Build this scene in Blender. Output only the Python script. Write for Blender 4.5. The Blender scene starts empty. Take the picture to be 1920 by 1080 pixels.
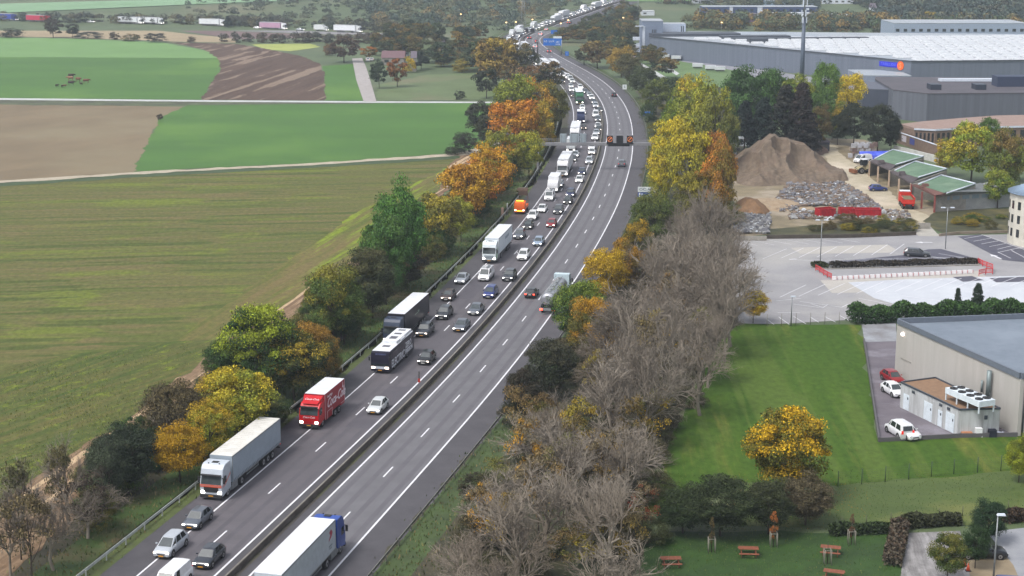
import bpy, math, random
import numpy as np
from mathutils import Vector, Matrix
C = bpy.context.scene.collection
scene = bpy.context.scene
R = math.radians

# ---------------------------------------------------------------- camera, sky, sun, exposure
HAZE = 0.00021; CAM_H = 59.5; FPX = 3000.0; PITCH = math.atan((540 + 150) / FPX)
cam = bpy.data.objects.new('camera', bpy.data.cameras.new('camera')); C.objects.link(cam)
cam.location = (0, 0, CAM_H); cam.rotation_euler = (math.pi / 2 - PITCH, 0, 0)
cam.data.sensor_width = 36; cam.data.lens = 36 * FPX / 1920; cam.data.clip_end = 9000; cam.data.clip_start = 1
scene.camera = cam
SUN_EL, SUN_AZ = R(57), R(232)      # azimuth from +Y clockwise
w = bpy.data.worlds.new('World'); scene.world = w; w.use_nodes = True
nt = w.node_tree; nt.nodes.clear()
sky = nt.nodes.new('ShaderNodeTexSky'); sky.sky_type = 'NISHITA'; sky.sun_disc = False
sky.sun_elevation = SUN_EL; sky.sun_rotation = SUN_AZ; sky.air_density = 1.0; sky.dust_density = 4.0; sky.ozone_density = 1.0
hs = nt.nodes.new('ShaderNodeHueSaturation'); hs.inputs['Saturation'].default_value = 0.38
bg = nt.nodes.new('ShaderNodeBackground'); bg.inputs['Strength'].default_value = 0.15
wo = nt.nodes.new('ShaderNodeOutputWorld')
nt.links.new(sky.outputs[0], hs.inputs['Color']); nt.links.new(hs.outputs[0], bg.inputs['Color']); nt.links.new(bg.outputs[0], wo.inputs['Surface'])
sl = bpy.data.lights.new('sun', 'SUN'); sl.energy = 1.3; sl.angle = R(14); sl.color = (1.0, 0.97, 0.92)
sun = bpy.data.objects.new('sun', sl); C.objects.link(sun)
sd = Vector((math.sin(SUN_AZ) * math.cos(SUN_EL), math.cos(SUN_AZ) * math.cos(SUN_EL), math.sin(SUN_EL)))
sun.rotation_euler = sd.to_track_quat('Z', 'Y').to_euler()
scene.view_settings.view_transform = 'Standard'; scene.view_settings.look = 'None'
scene.view_settings.exposure = 0.58; scene.view_settings.gamma = 1
scene.cycles.max_bounces = 5; scene.cycles.diffuse_bounces = 1; scene.cycles.glossy_bounces = 2
scene.cycles.transparent_max_bounces = 6; scene.cycles.volume_bounces = 0

# ---------------------------------------------------------------- the lie of the land
cP, sP = math.cos(PITCH), math.sin(PITCH)
def hgt(x, y):
    """height of the terrain: a flat valley, hills beyond 900 m"""
    t = max(0.0, y - 900.0)
    if t <= 0: return 0.0
    h = 0.030 * t + 0.035 * max(0.0, t - 300) * 1.0
    h = h if h < 70 else 70 + (h - 70) * 0.15
    b = math.sin(x * 0.004 + 1.3) * 0.30 + math.sin(x * 0.011 + y * 0.004) * 0.12 + math.sin(y * 0.009 - x * 0.003) * 0.1
    return h * (1 + b)
def ray(px, py):
    u = (px - 960) / FPX; v = (py - 540) / FPX
    return u, cP - v * sP, -(v * cP + sP)
def g(px, py, z=0.0):
    """a measured point of the photograph -> the place on the ground (or at height z) where it stands"""
    dx, dy, dz = ray(px, py); t = (CAM_H - z) / -dz
    return (dx * t, dy * t)
def gt(px, py):
    dx, dy, dz = ray(px, py)
    t = 850.0
    if dz < 0 and CAM_H / -dz * dy <= 900: return g(px, py) + (0.0,)
    while t < 4000:
        if CAM_H + dz * t <= hgt(dx * t, dy * t): break
        t += 4
    return (dx * t, dy * t, hgt(dx * t, dy * t))
def sc(py): return (py + 150) / 61.0      # pixels per metre at a ground row
def col(r, gg, b):
    f = lambda c: ((c / 255 + 0.055) / 1.055) ** 2.4 if c > 10 else c / 255 / 12.92
    return (f(r), f(gg), f(b), 1.0)

# ---------------------------------------------------------------- materials
MATS = {}
def pm(name, c1, c2=None, scale=2.0, rough=0.7, metal=0.0, detail=4.0, bump=0.0, stretch=None, coord='Object', c3=None, s3=0.2, emit=None, estr=0.0, spec=0.4, lo=.35, hi=.65):
    """procedural principled material: two tones broken up by noise (c3: a third, larger pattern)"""
    if name in MATS: return MATS[name]
    m = bpy.data.materials.new(name); m.use_nodes = True; MATS[name] = m
    n = m.node_tree.nodes; l = m.node_tree.links; b = n['Principled BSDF']
    b.inputs['Roughness'].default_value = rough; b.inputs['Metallic'].default_value = metal
    b.inputs['Specular IOR Level'].default_value = spec
    if c2 is None: c2 = tuple(x * 0.86 for x in c1[:3]) + (1,)
    if coord == 'World':
        geo = n.new('ShaderNodeNewGeometry'); src = geo.outputs['Position']
    else:
        tc = n.new('ShaderNodeTexCoord'); src = tc.outputs[coord]
    if stretch:
        mp = n.new('ShaderNodeMapping'); mp.inputs['Scale'].default_value = stretch[:3]
        if len(stretch) > 3: mp.inputs['Rotation'].default_value = (0, 0, stretch[3])
        mp.vector_type = 'TEXTURE' if False else 'POINT'
        if len(stretch) > 3:   # rotate first, then stretch
            m0 = n.new('ShaderNodeMapping'); m0.inputs['Rotation'].default_value = (0, 0, stretch[3]); l.new(src, m0.inputs[0]); src = m0.outputs[0]
            mp.inputs['Rotation'].default_value = (0, 0, 0)
        l.new(src, mp.inputs[0]); src2 = mp.outputs[0]
    else: src2 = src
    no = n.new('ShaderNodeTexNoise'); no.inputs['Scale'].default_value = scale; no.inputs['Detail'].default_value = detail
    no.inputs['Roughness'].default_value = 0.65
    l.new(src2, no.inputs['Vector'])
    mr = n.new('ShaderNodeMapRange'); mr.inputs[1].default_value = lo; mr.inputs[2].default_value = hi; l.new(no.outputs[0], mr.inputs[0])
    mx = n.new('ShaderNodeMix'); mx.data_type = 'RGBA'; mx.inputs[6].default_value = c1; mx.inputs[7].default_value = c2
    l.new(mr.outputs[0], mx.inputs[0]); out = mx.outputs[2]
    if c3 is not None:
        n3 = n.new('ShaderNodeTexNoise'); n3.inputs['Scale'].default_value = s3; n3.inputs['Detail'].default_value = 5
        n3.inputs['Roughness'].default_value = 0.6
        l.new(src, n3.inputs['Vector'])
        r3 = n.new('ShaderNodeMapRange'); r3.inputs[1].default_value = .5; r3.inputs[2].default_value = .66; l.new(n3.outputs[0], r3.inputs[0])
        m3 = n.new('ShaderNodeMix'); m3.data_type = 'RGBA'; l.new(r3.outputs[0], m3.inputs[0]); l.new(out, m3.inputs[6]); m3.inputs[7].default_value = c3
        out = m3.outputs[2]
    l.new(out, b.inputs['Base Color'])
    if bump:
        bp = n.new('ShaderNodeBump'); bp.inputs['Strength'].default_value = bump; bp.inputs['Distance'].default_value = 0.15
        l.new(no.outputs[0], bp.inputs['Height']); l.new(bp.outputs[0], b.inputs['Normal'])
    if emit: b.inputs['Emission Color'].default_value = emit; b.inputs['Emission Strength'].default_value = estr
    return m
def obj_paint(name, rough=0.35, metal=0.0, coat=0.5, dirt=0.12):
    """paint whose colour is the object's own colour, with faint grime"""
    m = bpy.data.materials.new(name); m.use_nodes = True; MATS[name] = m
    n = m.node_tree.nodes; l = m.node_tree.links; b = n['Principled BSDF']
    b.inputs['Roughness'].default_value = rough; b.inputs['Metallic'].default_value = metal; b.inputs['Coat Weight'].default_value = coat
    b.inputs['Coat Roughness'].default_value = 0.1
    oi = n.new('ShaderNodeObjectInfo'); tc = n.new('ShaderNodeTexCoord'); no = n.new('ShaderNodeTexNoise')
    no.inputs['Scale'].default_value = 1.5; no.inputs['Detail'].default_value = 5; l.new(tc.outputs['Object'], no.inputs['Vector'])
    mr = n.new('ShaderNodeMapRange'); mr.inputs[3].default_value = 1 - dirt * 2; mr.inputs[4].default_value = 1.0; l.new(no.outputs[0], mr.inputs[0])
    mx = n.new('ShaderNodeVectorMath'); mx.operation = 'SCALE'; l.new(oi.outputs['Color'], mx.inputs[0]); l.new(mr.outputs[0], mx.inputs['Scale'])
    l.new(mx.outputs[0], b.inputs['Base Color'])
    return m
def leaf_mat(name, trans=0.25):
    """foliage: own colour and a second autumn colour per tree, mottled leaf by leaf and clump by clump"""
    m = bpy.data.materials.new(name); m.use_nodes = True; MATS[name] = m
    n = m.node_tree.nodes; l = m.node_tree.links; b = n['Principled BSDF']
    b.inputs['Roughness'].default_value = 0.75; b.inputs['Specular IOR Level'].default_value = 0.2
    oi = n.new('ShaderNodeObjectInfo')
    a2 = n.new('ShaderNodeAttribute'); a2.attribute_type = 'OBJECT'; a2.attribute_name = 'autumn'
    at = n.new('ShaderNodeAttribute'); at.attribute_name = 'tint'     # x: clump random, y: leaf random, z: height
    sp = n.new('ShaderNodeSeparateXYZ'); l.new(at.outputs['Vector'], sp.inputs[0])
    add = n.new('ShaderNodeMath'); add.operation = 'MULTIPLY_ADD'; l.new(sp.outputs[0], add.inputs[0]); add.inputs[1].default_value = 1.0
    l.new(sp.outputs[2], add.inputs[2])
    rr = n.new('ShaderNodeMapRange'); rr.inputs[1].default_value = 0.98; rr.inputs[2].default_value = 1.42; l.new(add.outputs[0], rr.inputs[0])
    mx = n.new('ShaderNodeMix'); mx.data_type = 'RGBA'; l.new(rr.outputs[0], mx.inputs[0]); l.new(oi.outputs['Color'], mx.inputs[6]); l.new(a2.outputs['Color'], mx.inputs[7])
    mr = n.new('ShaderNodeMapRange'); mr.inputs[3].default_value = 0.34; mr.inputs[4].default_value = 1.32; l.new(sp.outputs[1], mr.inputs[0])
    sc2 = n.new('ShaderNodeVectorMath'); sc2.operation = 'SCALE'; l.new(mx.outputs[2], sc2.inputs[0]); l.new(mr.outputs[0], sc2.inputs['Scale'])
    l.new(sc2.outputs[0], b.inputs['Base Color'])
    return m

# ---------------------------------------------------------------- mesh builder
class MB:
    def __init__(s): s.v = []; s.f = []; s.m = []; s.sm = []
    def face(s, pts, mi=0, smooth=False):
        k = len(s.v); s.v += [tuple(p) for p in pts]; s.f.append(tuple(range(k, k + len(pts)))); s.m.append(mi); s.sm.append(smooth)
    def box(s, cx, cy, cz, sx, sy, sz, mi=0, rz=0.0, taper=1.0, bev=0.0):
        """box by centre and size; taper shrinks the top"""
        hx, hy, hz = sx / 2, sy / 2, sz / 2; cr, sr = math.cos(rz), math.sin(rz); k = len(s.v)
        for z, t in ((-hz, 1.0), (hz, taper)):
            for x, y in ((-hx, -hy), (hx, -hy), (hx, hy), (-hx, hy)):
                s.v.append((cx + (x * cr - y * sr) * t, cy + (x * sr + y * cr) * t, cz + z))
        for q in ((3, 2, 1, 0), (4, 5, 6, 7), (0, 1, 5, 4), (1, 2, 6, 5), (2, 3, 7, 6), (3, 0, 4, 7)):
            s.f.append(tuple(k + i for i in q)); s.m.append(mi); s.sm.append(False)
        return s
    def prism(s, poly, z0, z1, mi=0, mtop=None, bottom=True):
        k = len(s.v); n = len(poly)
        ar = sum(poly[i][0] * poly[(i + 1) % n][1] - poly[(i + 1) % n][0] * poly[i][1] for i in range(n))
        if ar < 0: poly = poly[::-1]
        for z in (z0, z1): s.v += [(p[0], p[1], z if not callable(z) else z(p)) for p in poly]
        s.f.append(tuple(k + n + i for i in range(n))); s.m.append(mi if mtop is None else mtop); s.sm.append(False)
        if bottom: s.f.append(tuple(k + n - 1 - i for i in range(n))); s.m.append(mi); s.sm.append(False)
        for i in range(n):
            j = (i + 1) % n; s.f.append((k + i, k + j, k + n + j, k + n + i)); s.m.append(mi); s.sm.append(False)
        return s
    def tube(s, p0, p1, r0, r1=None, n=8, mi=0, caps=True):
        r1 = r0 if r1 is None else r1
        p0 = Vector(p0); p1 = Vector(p1); d = (p1 - p0)
        if d.length < 1e-6: return s
        d.normalize(); a = d.orthogonal().normalized(); b = d.cross(a); k = len(s.v)
        for p, r in ((p0, r0), (p1, r1)):
            for i in range(n):
                t = 2 * math.pi * i / n; s.v.append(tuple(p + a * (r * math.cos(t)) + b * (r * math.sin(t))))
        for i in range(n):
            j = (i + 1) % n; s.f.append((k + i, k + j, k + n + j, k + n + i)); s.m.append(mi); s.sm.append(True)
        if caps:
            s.f.append(tuple(k + n - 1 - i for i in range(n))); s.f.append(tuple(k + n + i for i in range(n))); s.m += [mi, mi]; s.sm += [False, False]
        return s
    def loft(s, rings, mi=0, smooth=True, caps=True, closed=True):
        n = len(rings[0]); k = len(s.v)
        for r in rings: s.v += [tuple(p) for p in r]
        for a in range(len(rings) - 1):
            for i in range(n if closed else n - 1):
                j = (i + 1) % n
                s.f.append((k + a * n + i, k + a * n + j, k + (a + 1) * n + j, k + (a + 1) * n + i)); s.m.append(mi); s.sm.append(smooth)
        if caps:
            s.f.append(tuple(k + n - 1 - i for i in range(n))); s.m.append(mi); s.sm.append(False)
            q = k + (len(rings) - 1) * n; s.f.append(tuple(q + i for i in range(n))); s.m.append(mi); s.sm.append(False)
        return s
    def mesh(s, name, mats):
        me = bpy.data.meshes.new(name); me.from_pydata(s.v, [], s.f)
        for m in mats: me.materials.append(m)
        me.polygons.foreach_set('material_index', s.m); me.polygons.foreach_set('use_smooth', s.sm); me.update()
        return me
    def build(s, name, mats, parent=None, loc=(0, 0, 0), rz=0.0):
        if not isinstance(mats, (list, tuple)): mats = [mats]
        o = bpy.data.objects.new(name, s.mesh(name, mats)); C.objects.link(o); o.location = loc; o.rotation_euler = (0, 0, rz)
        if parent: o.parent = parent
        return o
def tag(o, label=None, cat=None, group=None, kind=None):
    if label: o['label'] = label
    if cat: o['category'] = cat
    if group: o['group'] = group
    if kind: o['kind'] = kind
    return o
def thing(name, label, cat, loc=(0, 0, 0), rz=0.0, group=None):
    o = bpy.data.objects.new(name, None); C.objects.link(o)
    o.location = loc if len(loc) == 3 else (loc[0], loc[1], 0); o.rotation_euler = (0, 0, rz); o.empty_display_size = 0.5
    return tag(o, label, cat, group)
def copy_tree(o, parent=None):
    c = o.copy(); C.objects.link(c); c.parent = parent
    for k in ('label', 'group'):
        if parent is None and k in c: del c[k]
    for ch in [x for x in CH.get(o.name, [])]:
        d = copy_tree(bpy.data.objects[ch], c); CH.setdefault(c.name, []).append(d.name)
    return c
CH = {}
def index_children(root):
    """remember the parts of a prototype so that copies are cheap"""
    for o in root.children: CH.setdefault(root.name, []).append(o.name); index_children(o)
def paint(root, c):
    for n in CH.get(root.name, []):
        o = bpy.data.objects[n]
        if o.name.split('.')[0] in ('body', 'cab', 'crown', 'box_body', 'mirror'): o.color = c
def text_obj(body, size, m, parent, loc, rot, name='lettering', shear=0.0, extrude=0.01, align='CENTER', sx=1.0, bold=0.0):
    cu = bpy.data.curves.new('t', 'FONT'); cu.body = body; cu.size = size; cu.shear = shear; cu.extrude = extrude; cu.align_x = align; cu.align_y = 'CENTER'; cu.offset = bold
    cu.resolution_u = 2
    t = bpy.data.objects.new('t', cu); C.objects.link(t); bpy.context.view_layer.update()
    me = bpy.data.meshes.new_from_object(t); bpy.data.objects.remove(t); bpy.data.curves.remove(cu)
    me.materials.clear(); me.materials.append(m)
    o = bpy.data.objects.new(name, me); C.objects.link(o); o.parent = parent; o.location = loc; o.rotation_euler = rot; o.scale = (sx, 1, 1)
    return o
def struct(name, mb, mats, kind='structure', **kw):
    o = mb.build(name, mats); tag(o, kind=kind, **kw); return o
RAGGED = {'field', 'lawn', 'meadow', 'verge', 'undergrowth', 'bank', 'dirt_track', 'yard', 'gravel_track', 'track'}
def sheet(name, poly, z, m, px=True, **kw):
    """a flat sheet on the ground given by its corners"""
    mb = MB(); pts = [g(*p) if px else p for p in poly]
    if name in RAGGED:      # uneven, natural margins
        r_ = random.Random(len(poly) * 7 + int(abs(pts[0][0]))); out = []
        for i in range(len(pts)):
            a, b = pts[i], pts[(i + 1) % len(pts)]; L = math.hypot(b[0] - a[0], b[1] - a[1]); n = max(1, min(90, int(L / 2.5))); am = min(.7, L * .03)
            for k in range(n):
                t = k / n; d = am * (r_.gauss(0, .45) + math.sin(k * .37) * .4) if k else 0; out.append((a[0] + (b[0] - a[0]) * t - (b[1] - a[1]) / L * d, a[1] + (b[1] - a[1]) * t + (b[0] - a[0]) / L * d))
        pts = out
    ar = sum(pts[i][0] * pts[(i + 1) % len(pts)][1] - pts[(i + 1) % len(pts)][0] * pts[i][1] for i in range(len(pts)))
    if ar < 0: pts = pts[::-1]
    mb.face([(x, y, z) for x, y in pts]); return struct(name, mb, m, **kw)

# ---------------------------------------------------------------- the motorway's line (middle of the far carriageway)
PX = [(648, 969), (728, 885), (801, 808), (862, 742), (912, 686), (953, 635.5), (989, 591.5), (1066.5, 485.5), (1085, 457), (1100, 431), (1114, 408), (1125, 387), (1135, 367), (1142, 348), (1148, 331), (1153, 316), (1157.7, 301), (1160.5, 288), (1163, 243), (1162, 234), (1161, 225), (1158.7, 217), (1156, 209), (1154, 202), (1151, 195),
      (1137, 175), (1117, 155), (1085, 134), (1050, 115), (1022, 99), (1003, 85), (996, 76), (1003, 68), (1024, 59), (1050, 50), (1078, 40), (1108, 29), (1140, 17)]
def _path():
    W = [gt(*q)[:2] for q in PX]
    W = np.array(W)
    # resample and smooth
    d = np.r_[0, np.cumsum(np.linalg.norm(np.diff(W, axis=0), axis=1))]
    s = np.arange(0, d[-1], 4.0)
    X = np.interp(s, d, W[:, 0]); Y = np.interp(s, d, W[:, 1])
    t0 = np.array([W[2] - W[0]])[0]; t0 = t0 / np.linalg.norm(t0)
    n0 = 30
    X = np.r_[W[0, 0] - t0[0] * 4.0 * np.arange(n0, 0, -1) , X]; Y = np.r_[W[0, 1] - t0[1] * 4.0 * np.arange(n0, 0, -1), Y]
    te = np.array([X[-1] - X[-8], Y[-1] - Y[-8]]); te /= np.linalg.norm(te)
    X = np.r_[X, X[-1] + te[0] * 4.0 * np.arange(1, 60)]; Y = np.r_[Y, Y[-1] + te[1] * 4.0 * np.arange(1, 60)]
    for _ in range(2):
        k = np.ones(9) / 9; Xp = np.pad(X, 4, mode='reflect', reflect_type='odd'); Yp = np.pad(Y, 4, mode='reflect', reflect_type='odd')
        X = np.convolve(Xp, k, 'valid'); Y = np.convolve(Yp, k, 'valid')
    return np.stack([X, Y], 1)
PATH = _path()
TAN = np.gradient(PATH, axis=0); TAN /= np.linalg.norm(TAN, axis=1)[:, None]
SS = np.r_[0, np.cumsum(np.linalg.norm(np.diff(PATH, axis=0), axis=1))]
def at(s, off=0.0):
    """point at station s, offset off metres to the right; with the direction of the road"""
    x = np.interp(s, SS, PATH[:, 0]); y = np.interp(s, SS, PATH[:, 1]); tx = np.interp(s, SS, TAN[:, 0]); ty = np.interp(s, SS, TAN[:, 1])
    l = math.hypot(tx, ty); tx /= l; ty /= l
    return (x + ty * off, y - tx * off), math.atan2(ty, tx)
def station(p):
    i = int(np.argmin(np.linalg.norm(PATH - np.array(p), axis=1))); d = np.array(p) - PATH[i]
    return SS[i] + float(d @ TAN[i]), float(d[0] * TAN[i][1] - d[1] * TAN[i][0])
def ribbon(mb, o0, o1, z0, z1=None, s0=0, s1=None, step=8.0, mi=0):
    """a strip of surface along the motorway between two offsets"""
    s1 = SS[-1] if s1 is None else s1; z1 = z0 if z1 is None else z1
    n = max(1, int((s1 - s0) / step)); pa = None
    for i in range(n + 1):
        s = s0 + (s1 - s0) * i / n; a, _ = at(s, o0); b, _ = at(s, o1); h = hgt(*at(s, (o0 + o1) / 2)[0])
        q = ((a[0], a[1], h + z0), (b[0], b[1], h + z1))
        if pa: mb.face([pa[0], pa[1], q[1], q[0]], mi)
        pa = q
def wallalong(mb, off, z0, z1, th, s0=0, s1=None, step=8.0, mi=0):
    ribbon(mb, off - th / 2, off + th / 2, z1, s0=s0, s1=s1, step=step, mi=mi)
    for o, a, b in ((off - th / 2, z0, z1), (off + th / 2, z1, z0)):
        n = max(1, int(((SS[-1] if s1 is None else s1) - s0) / step)); pa = None
        for i in range(n + 1):
            s = s0 + ((SS[-1] if s1 is None else s1) - s0) * i / n; p, _ = at(s, o); h = hgt(*p)
            q = ((p[0], p[1], h + a), (p[0], p[1], h + b))
            if pa: mb.face([pa[0], pa[1], q[1], q[0]], mi)
            pa = q

# ================================================================ SETTING: terrain, fields, roads
def road_near(x, y):
    i = int(np.argmin((PATH[:, 0] - x) ** 2 + (PATH[:, 1] - y) ** 2)); return math.hypot(PATH[i, 0] - x, PATH[i, 1] - y)
tm = MB()
xs = [-3500, -2200] + list(range(-1400, 1401, 40)) + [2200, 3500]
ys = [-300, 100, 400, 700, 860] + list(range(890, 2000, 30)) + [2200, 2600, 3200, 4000]
for y in ys:
    for x in xs: tm.v.append((x, y, hgt(x, y) - 0.02))
for j in range(len(ys) - 1):
    for i in range(len(xs) - 1):
        k = j * len(xs) + i; tm.f.append((k, k + 1, k + len(xs) + 1, k + len(xs))); tm.m.append(0); tm.sm.append(True)
M_ground = pm('ground_grass', col(88, 102, 68), col(74, 88, 60), scale=0.05, coord='World', detail=8, c3=col(104, 104, 78), s3=0.008)
struct('ground', tm, M_ground)
# fields
M_green = pm('young_crop', col(68, 108, 34), col(60, 98, 30), scale=0.02, coord='World', detail=7, c3=col(84, 120, 40), s3=0.012, stretch=(1, 2.5, 1))
M_green2 = pm('light_crop', col(106, 142, 80), col(96, 132, 72), scale=0.03, coord='World', detail=6)
M_bare = pm('bare_soil', col(124, 108, 82), col(108, 94, 70), scale=0.025, coord='World', detail=8, c3=col(124, 112, 86), s3=0.02, stretch=(3, 1, 1, 0.5))
M_tan = pm('stubble', col(160, 144, 114), col(146, 130, 102), scale=0.05, coord='World', detail=6)
M_hgreen = pm('hill_grass', col(104, 118, 88), col(90, 104, 78), scale=0.02, coord='World', detail=8, c3=col(112, 128, 92), s3=0.01)
def plough_mat(name, a, b, ang, freq, c3=None, dist=3.0, n3=0.02, lines=None, st3=(1, .3), th=.5):
    """streaky field: fine streaks along one direction, coarser patches, optional pale furrow lines"""
    m = bpy.data.materials.new(name); m.use_nodes = True; n = m.node_tree.nodes; l = m.node_tree.links; bs = n['Principled BSDF']
    geo = n.new('ShaderNodeNewGeometry'); mp = n.new('ShaderNodeMapping'); mp.inputs['Rotation'].default_value = (0, 0, ang)
    l.new(geo.outputs['Position'], mp.inputs[0])
    wp = n.new('ShaderNodeTexNoise'); wp.inputs['Scale'].default_value = .02; l.new(geo.outputs['Position'], wp.inputs['Vector'])
    ws = n.new('ShaderNodeVectorMath'); ws.operation = 'SCALE'; ws.inputs['Scale'].default_value = dist * 3; l.new(wp.outputs['Color'], ws.inputs[0])
    wa = n.new('ShaderNodeVectorMath'); wa.operation = 'ADD'; l.new(mp.outputs[0], wa.inputs[0]); l.new(ws.outputs[0], wa.inputs[1]); base = wa.outputs[0]
    def noise_(sx, sy, det=6, ro=.65, src=base):
        st = n.new('ShaderNodeMapping'); st.inputs['Scale'].default_value = (sx, sy, 1); l.new(src, st.inputs[0])
        nz = n.new('ShaderNodeTexNoise'); nz.inputs['Scale'].default_value = 1.0; nz.inputs['Detail'].default_value = det; nz.inputs['Roughness'].default_value = ro; l.new(st.outputs[0], nz.inputs['Vector']); return nz.outputs[0]
    def rng_(x, lo, hi, a0=0., a1=1.):
        mr = n.new('ShaderNodeMapRange'); mr.inputs[1].default_value = lo; mr.inputs[2].default_value = hi; mr.inputs[3].default_value = a0; mr.inputs[4].default_value = a1; l.new(x, mr.inputs[0]); return mr.outputs[0]
    def mix_(f, x, y):
        mx = n.new('ShaderNodeMix'); mx.data_type = 'RGBA'; l.new(f, mx.inputs[0])
        for q, k in ((x, 6), (y, 7)):
            if isinstance(q, tuple): mx.inputs[k].default_value = q
            else: l.new(q, mx.inputs[k])
        return mx.outputs[2]
    out = mix_(rng_(noise_(freq, freq * .05, 8, .7), .38, .62), a, b)
    if c3:
        out = mix_(rng_(noise_(n3 * st3[0] * 3, n3 * st3[1], 9, .72), th, th + .1), out, c3)
    if lines: out = mix_(rng_(noise_(freq * .8, freq * .018, 3, .5), .56, .60), out, lines)
    sc_ = rng_(noise_(1.1, .7, 4, .7, geo.outputs['Position']), .3, .7, .74, 1.26)
    v4 = n.new('ShaderNodeVectorMath'); v4.operation = 'SCALE'; l.new(out, v4.inputs[0]); l.new(sc_, v4.inputs['Scale'])
    l.new(v4.outputs[0], bs.inputs['Base Color']); bs.inputs['Roughness'].default_value = .9; bs.inputs['Specular IOR Level'].default_value = .15
    return m
M_plough = plough_mat('ploughed_soil', col(78, 64, 56), col(94, 78, 68), R(8), .30, dist=1.2, lines=col(128, 112, 98))
M_olive = plough_mat('weedy_field_rows', col(82, 92, 44), col(104, 96, 62), R(84), .40, c3=col(100, 110, 46), n3=.03, st3=(1, .3), th=.52, lines=col(76, 86, 42), dist=2)
M_weed = plough_mat('weedy_field_slant', col(86, 94, 44), col(110, 98, 64), R(13), .42, c3=col(118, 134, 42), n3=.09, st3=(1, .12), th=.50, dist=1)
M_weedg = plough_mat('green_weeds', col(66, 82, 38), col(96, 92, 54), R(30), .5, c3=col(108, 120, 42), n3=.30, st3=(1, 1.2), th=.55, dist=1)
M_rows = plough_mat('tyre_tracked_soil', col(104, 84, 66), col(140, 118, 94), R(12), 1.1, dist=1, lines=col(176, 152, 122))
M_track = pm('pale_track', col(178, 168, 150), col(158, 146, 126), scale=.5, coord='World')
M_lane = pm('country_lane', col(188, 190, 190), col(172, 174, 172), scale=.2, coord='World')
def hsheet(name, poly, m, dz=0.35, n=10):
    """a field draped over the hills, four corners"""
    mb = MB(); P = [gt(*p)[:2] for p in poly]; rows = []
    for j in range(n + 1):
        a = [P[0][k] + (P[3][k] - P[0][k]) * j / n for k in (0, 1)]; b = [P[1][k] + (P[2][k] - P[1][k]) * j / n for k in (0, 1)]; r = []
        for i in range(n + 1):
            x = a[0] + (b[0] - a[0]) * i / n; y = a[1] + (b[1] - a[1]) * i / n; r.append((x, y, hgt(x, y) + dz))
        rows.append(r)
    for j in range(n):
        for i in range(n): mb.face([rows[j][i], rows[j][i + 1], rows[j + 1][i + 1], rows[j + 1][i]])
    return struct(name, mb, m)
sheet('field', [(-40, 107), (412, 109), (415, 128), (400, 150), (378, 187), (-60, 184)], .02, M_green)
sheet('field', [(-40, 69), (120, 72), (300, 79), (360, 90), (398, 98), (412, 109), (-40, 107)], .028, M_green2)
sheet('field', [(318, 79), (350, 80), (440, 82), (490, 90), (560, 104), (598, 118), (608, 134), (609, 188), (378, 187.5), (400, 150), (415, 128), (408, 108), (380, 92)], .036, M_plough)
sheet('field', [(604, 124), (664, 120), (680, 189), (609, 188.5), (608, 134)], .02, M_green)
sheet('field', [(704, 160), (800, 140), (910, 136), (945, 160), (930, 186), (708, 189)], .02, pm('rough_pasture', col(96, 112, 72), col(84, 98, 60), scale=.08, coord='World', c3=col(108, 106, 78), s3=.03))
sheet('field', [(-40, 48), (140, 48), (300, 58), (445, 73), (440, 80), (330, 78), (120, 70), (-40, 68)], .02, M_tan)
sheet('field', [(300, 52), (420, 58), (600, 65), (620, 70), (445, 74)], .026, pm('dark_soil', col(112, 92, 88), col(98, 80, 76), scale=.05, coord='World'))
sheet('field', [(470, 83), (580, 82), (600, 88), (545, 96), (500, 93)], .026, pm('yellow_grass', col(158, 166, 88), col(140, 150, 76), scale=.05, coord='World'))
sheet('field', [(-60, 195), (350, 200), (300, 222), (278, 268), (250, 323), (-60, 345)], .02, M_bare)
sheet('field', [(350, 197), (930, 192), (925, 262), (860, 286), (640, 303), (250, 322), (278, 268), (300, 222)], .024, M_green)
sheet('field', [(-60, 350), (250, 331), (640, 311), (880, 296), (845, 320), (830, 350), (690, 470), (560, 560), (420, 650), (270, 770), (-60, 980)], .02, M_olive)
def soft_patch(name, poly, z, m): return sheet(name, poly, z, m)
sheet('field', [(860, 306), (842, 332), (800, 360), (700, 455), (560, 560), (430, 636), (330, 640), (520, 500), (700, 380)], .030, M_weed)
sheet('field', [(-60, 700), (120, 668), (330, 640), (430, 636), (560, 556), (420, 652), (270, 772), (-60, 990)], .034, M_weedg)
sheet('dirt_track', [(690, 470), (560, 553), (420, 645), (270, 762), (60, 900), (-80, 1000), (-80, 1160), (200, 925), (420, 765), (560, 655), (720, 510)], .042, M_rows)
sheet('dirt_track', [(905, 284), (860, 290), (842, 310), (826, 352), (800, 380), (815, 385), (850, 350), (870, 318), (925, 296)], .042, M_rows)
sheet('track', [(-60, 343.5), (250, 323), (640, 303), (860, 287), (900, 276), (925, 262), (938, 270), (905, 287), (862, 292), (640, 306.5), (250, 327), (-60, 348)], .05, M_track)
sheet('verge', [(-60, 348), (250, 327), (640, 306.5), (862, 292), (862, 297), (640, 312), (250, 333), (-60, 354)], .046, pm('dark_verge', col(62, 80, 44), col(52, 68, 38), scale=.3, coord='World'))
sheet('country_road', [(-60, 183.5), (380, 188), (700, 190), (930, 191), (930, 193.6), (700, 193), (380, 191), (-60, 187)], .05, M_lane)
sheet('verge', [(-60, 187), (380, 191), (700, 193), (700, 194.4), (380, 197), (120, 198), (-60, 195)], .046, pm('lane_verge', col(86, 96, 64), col(66, 66, 50), scale=.15, coord='World'))
sheet('country_road', [(660, 110), (679, 109), (688, 130), (697, 160), (706, 191), (682, 191), (668, 150)], .058, pm('side_lane', col(166, 160, 158), col(150, 144, 140), scale=.3, coord='World'))
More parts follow.
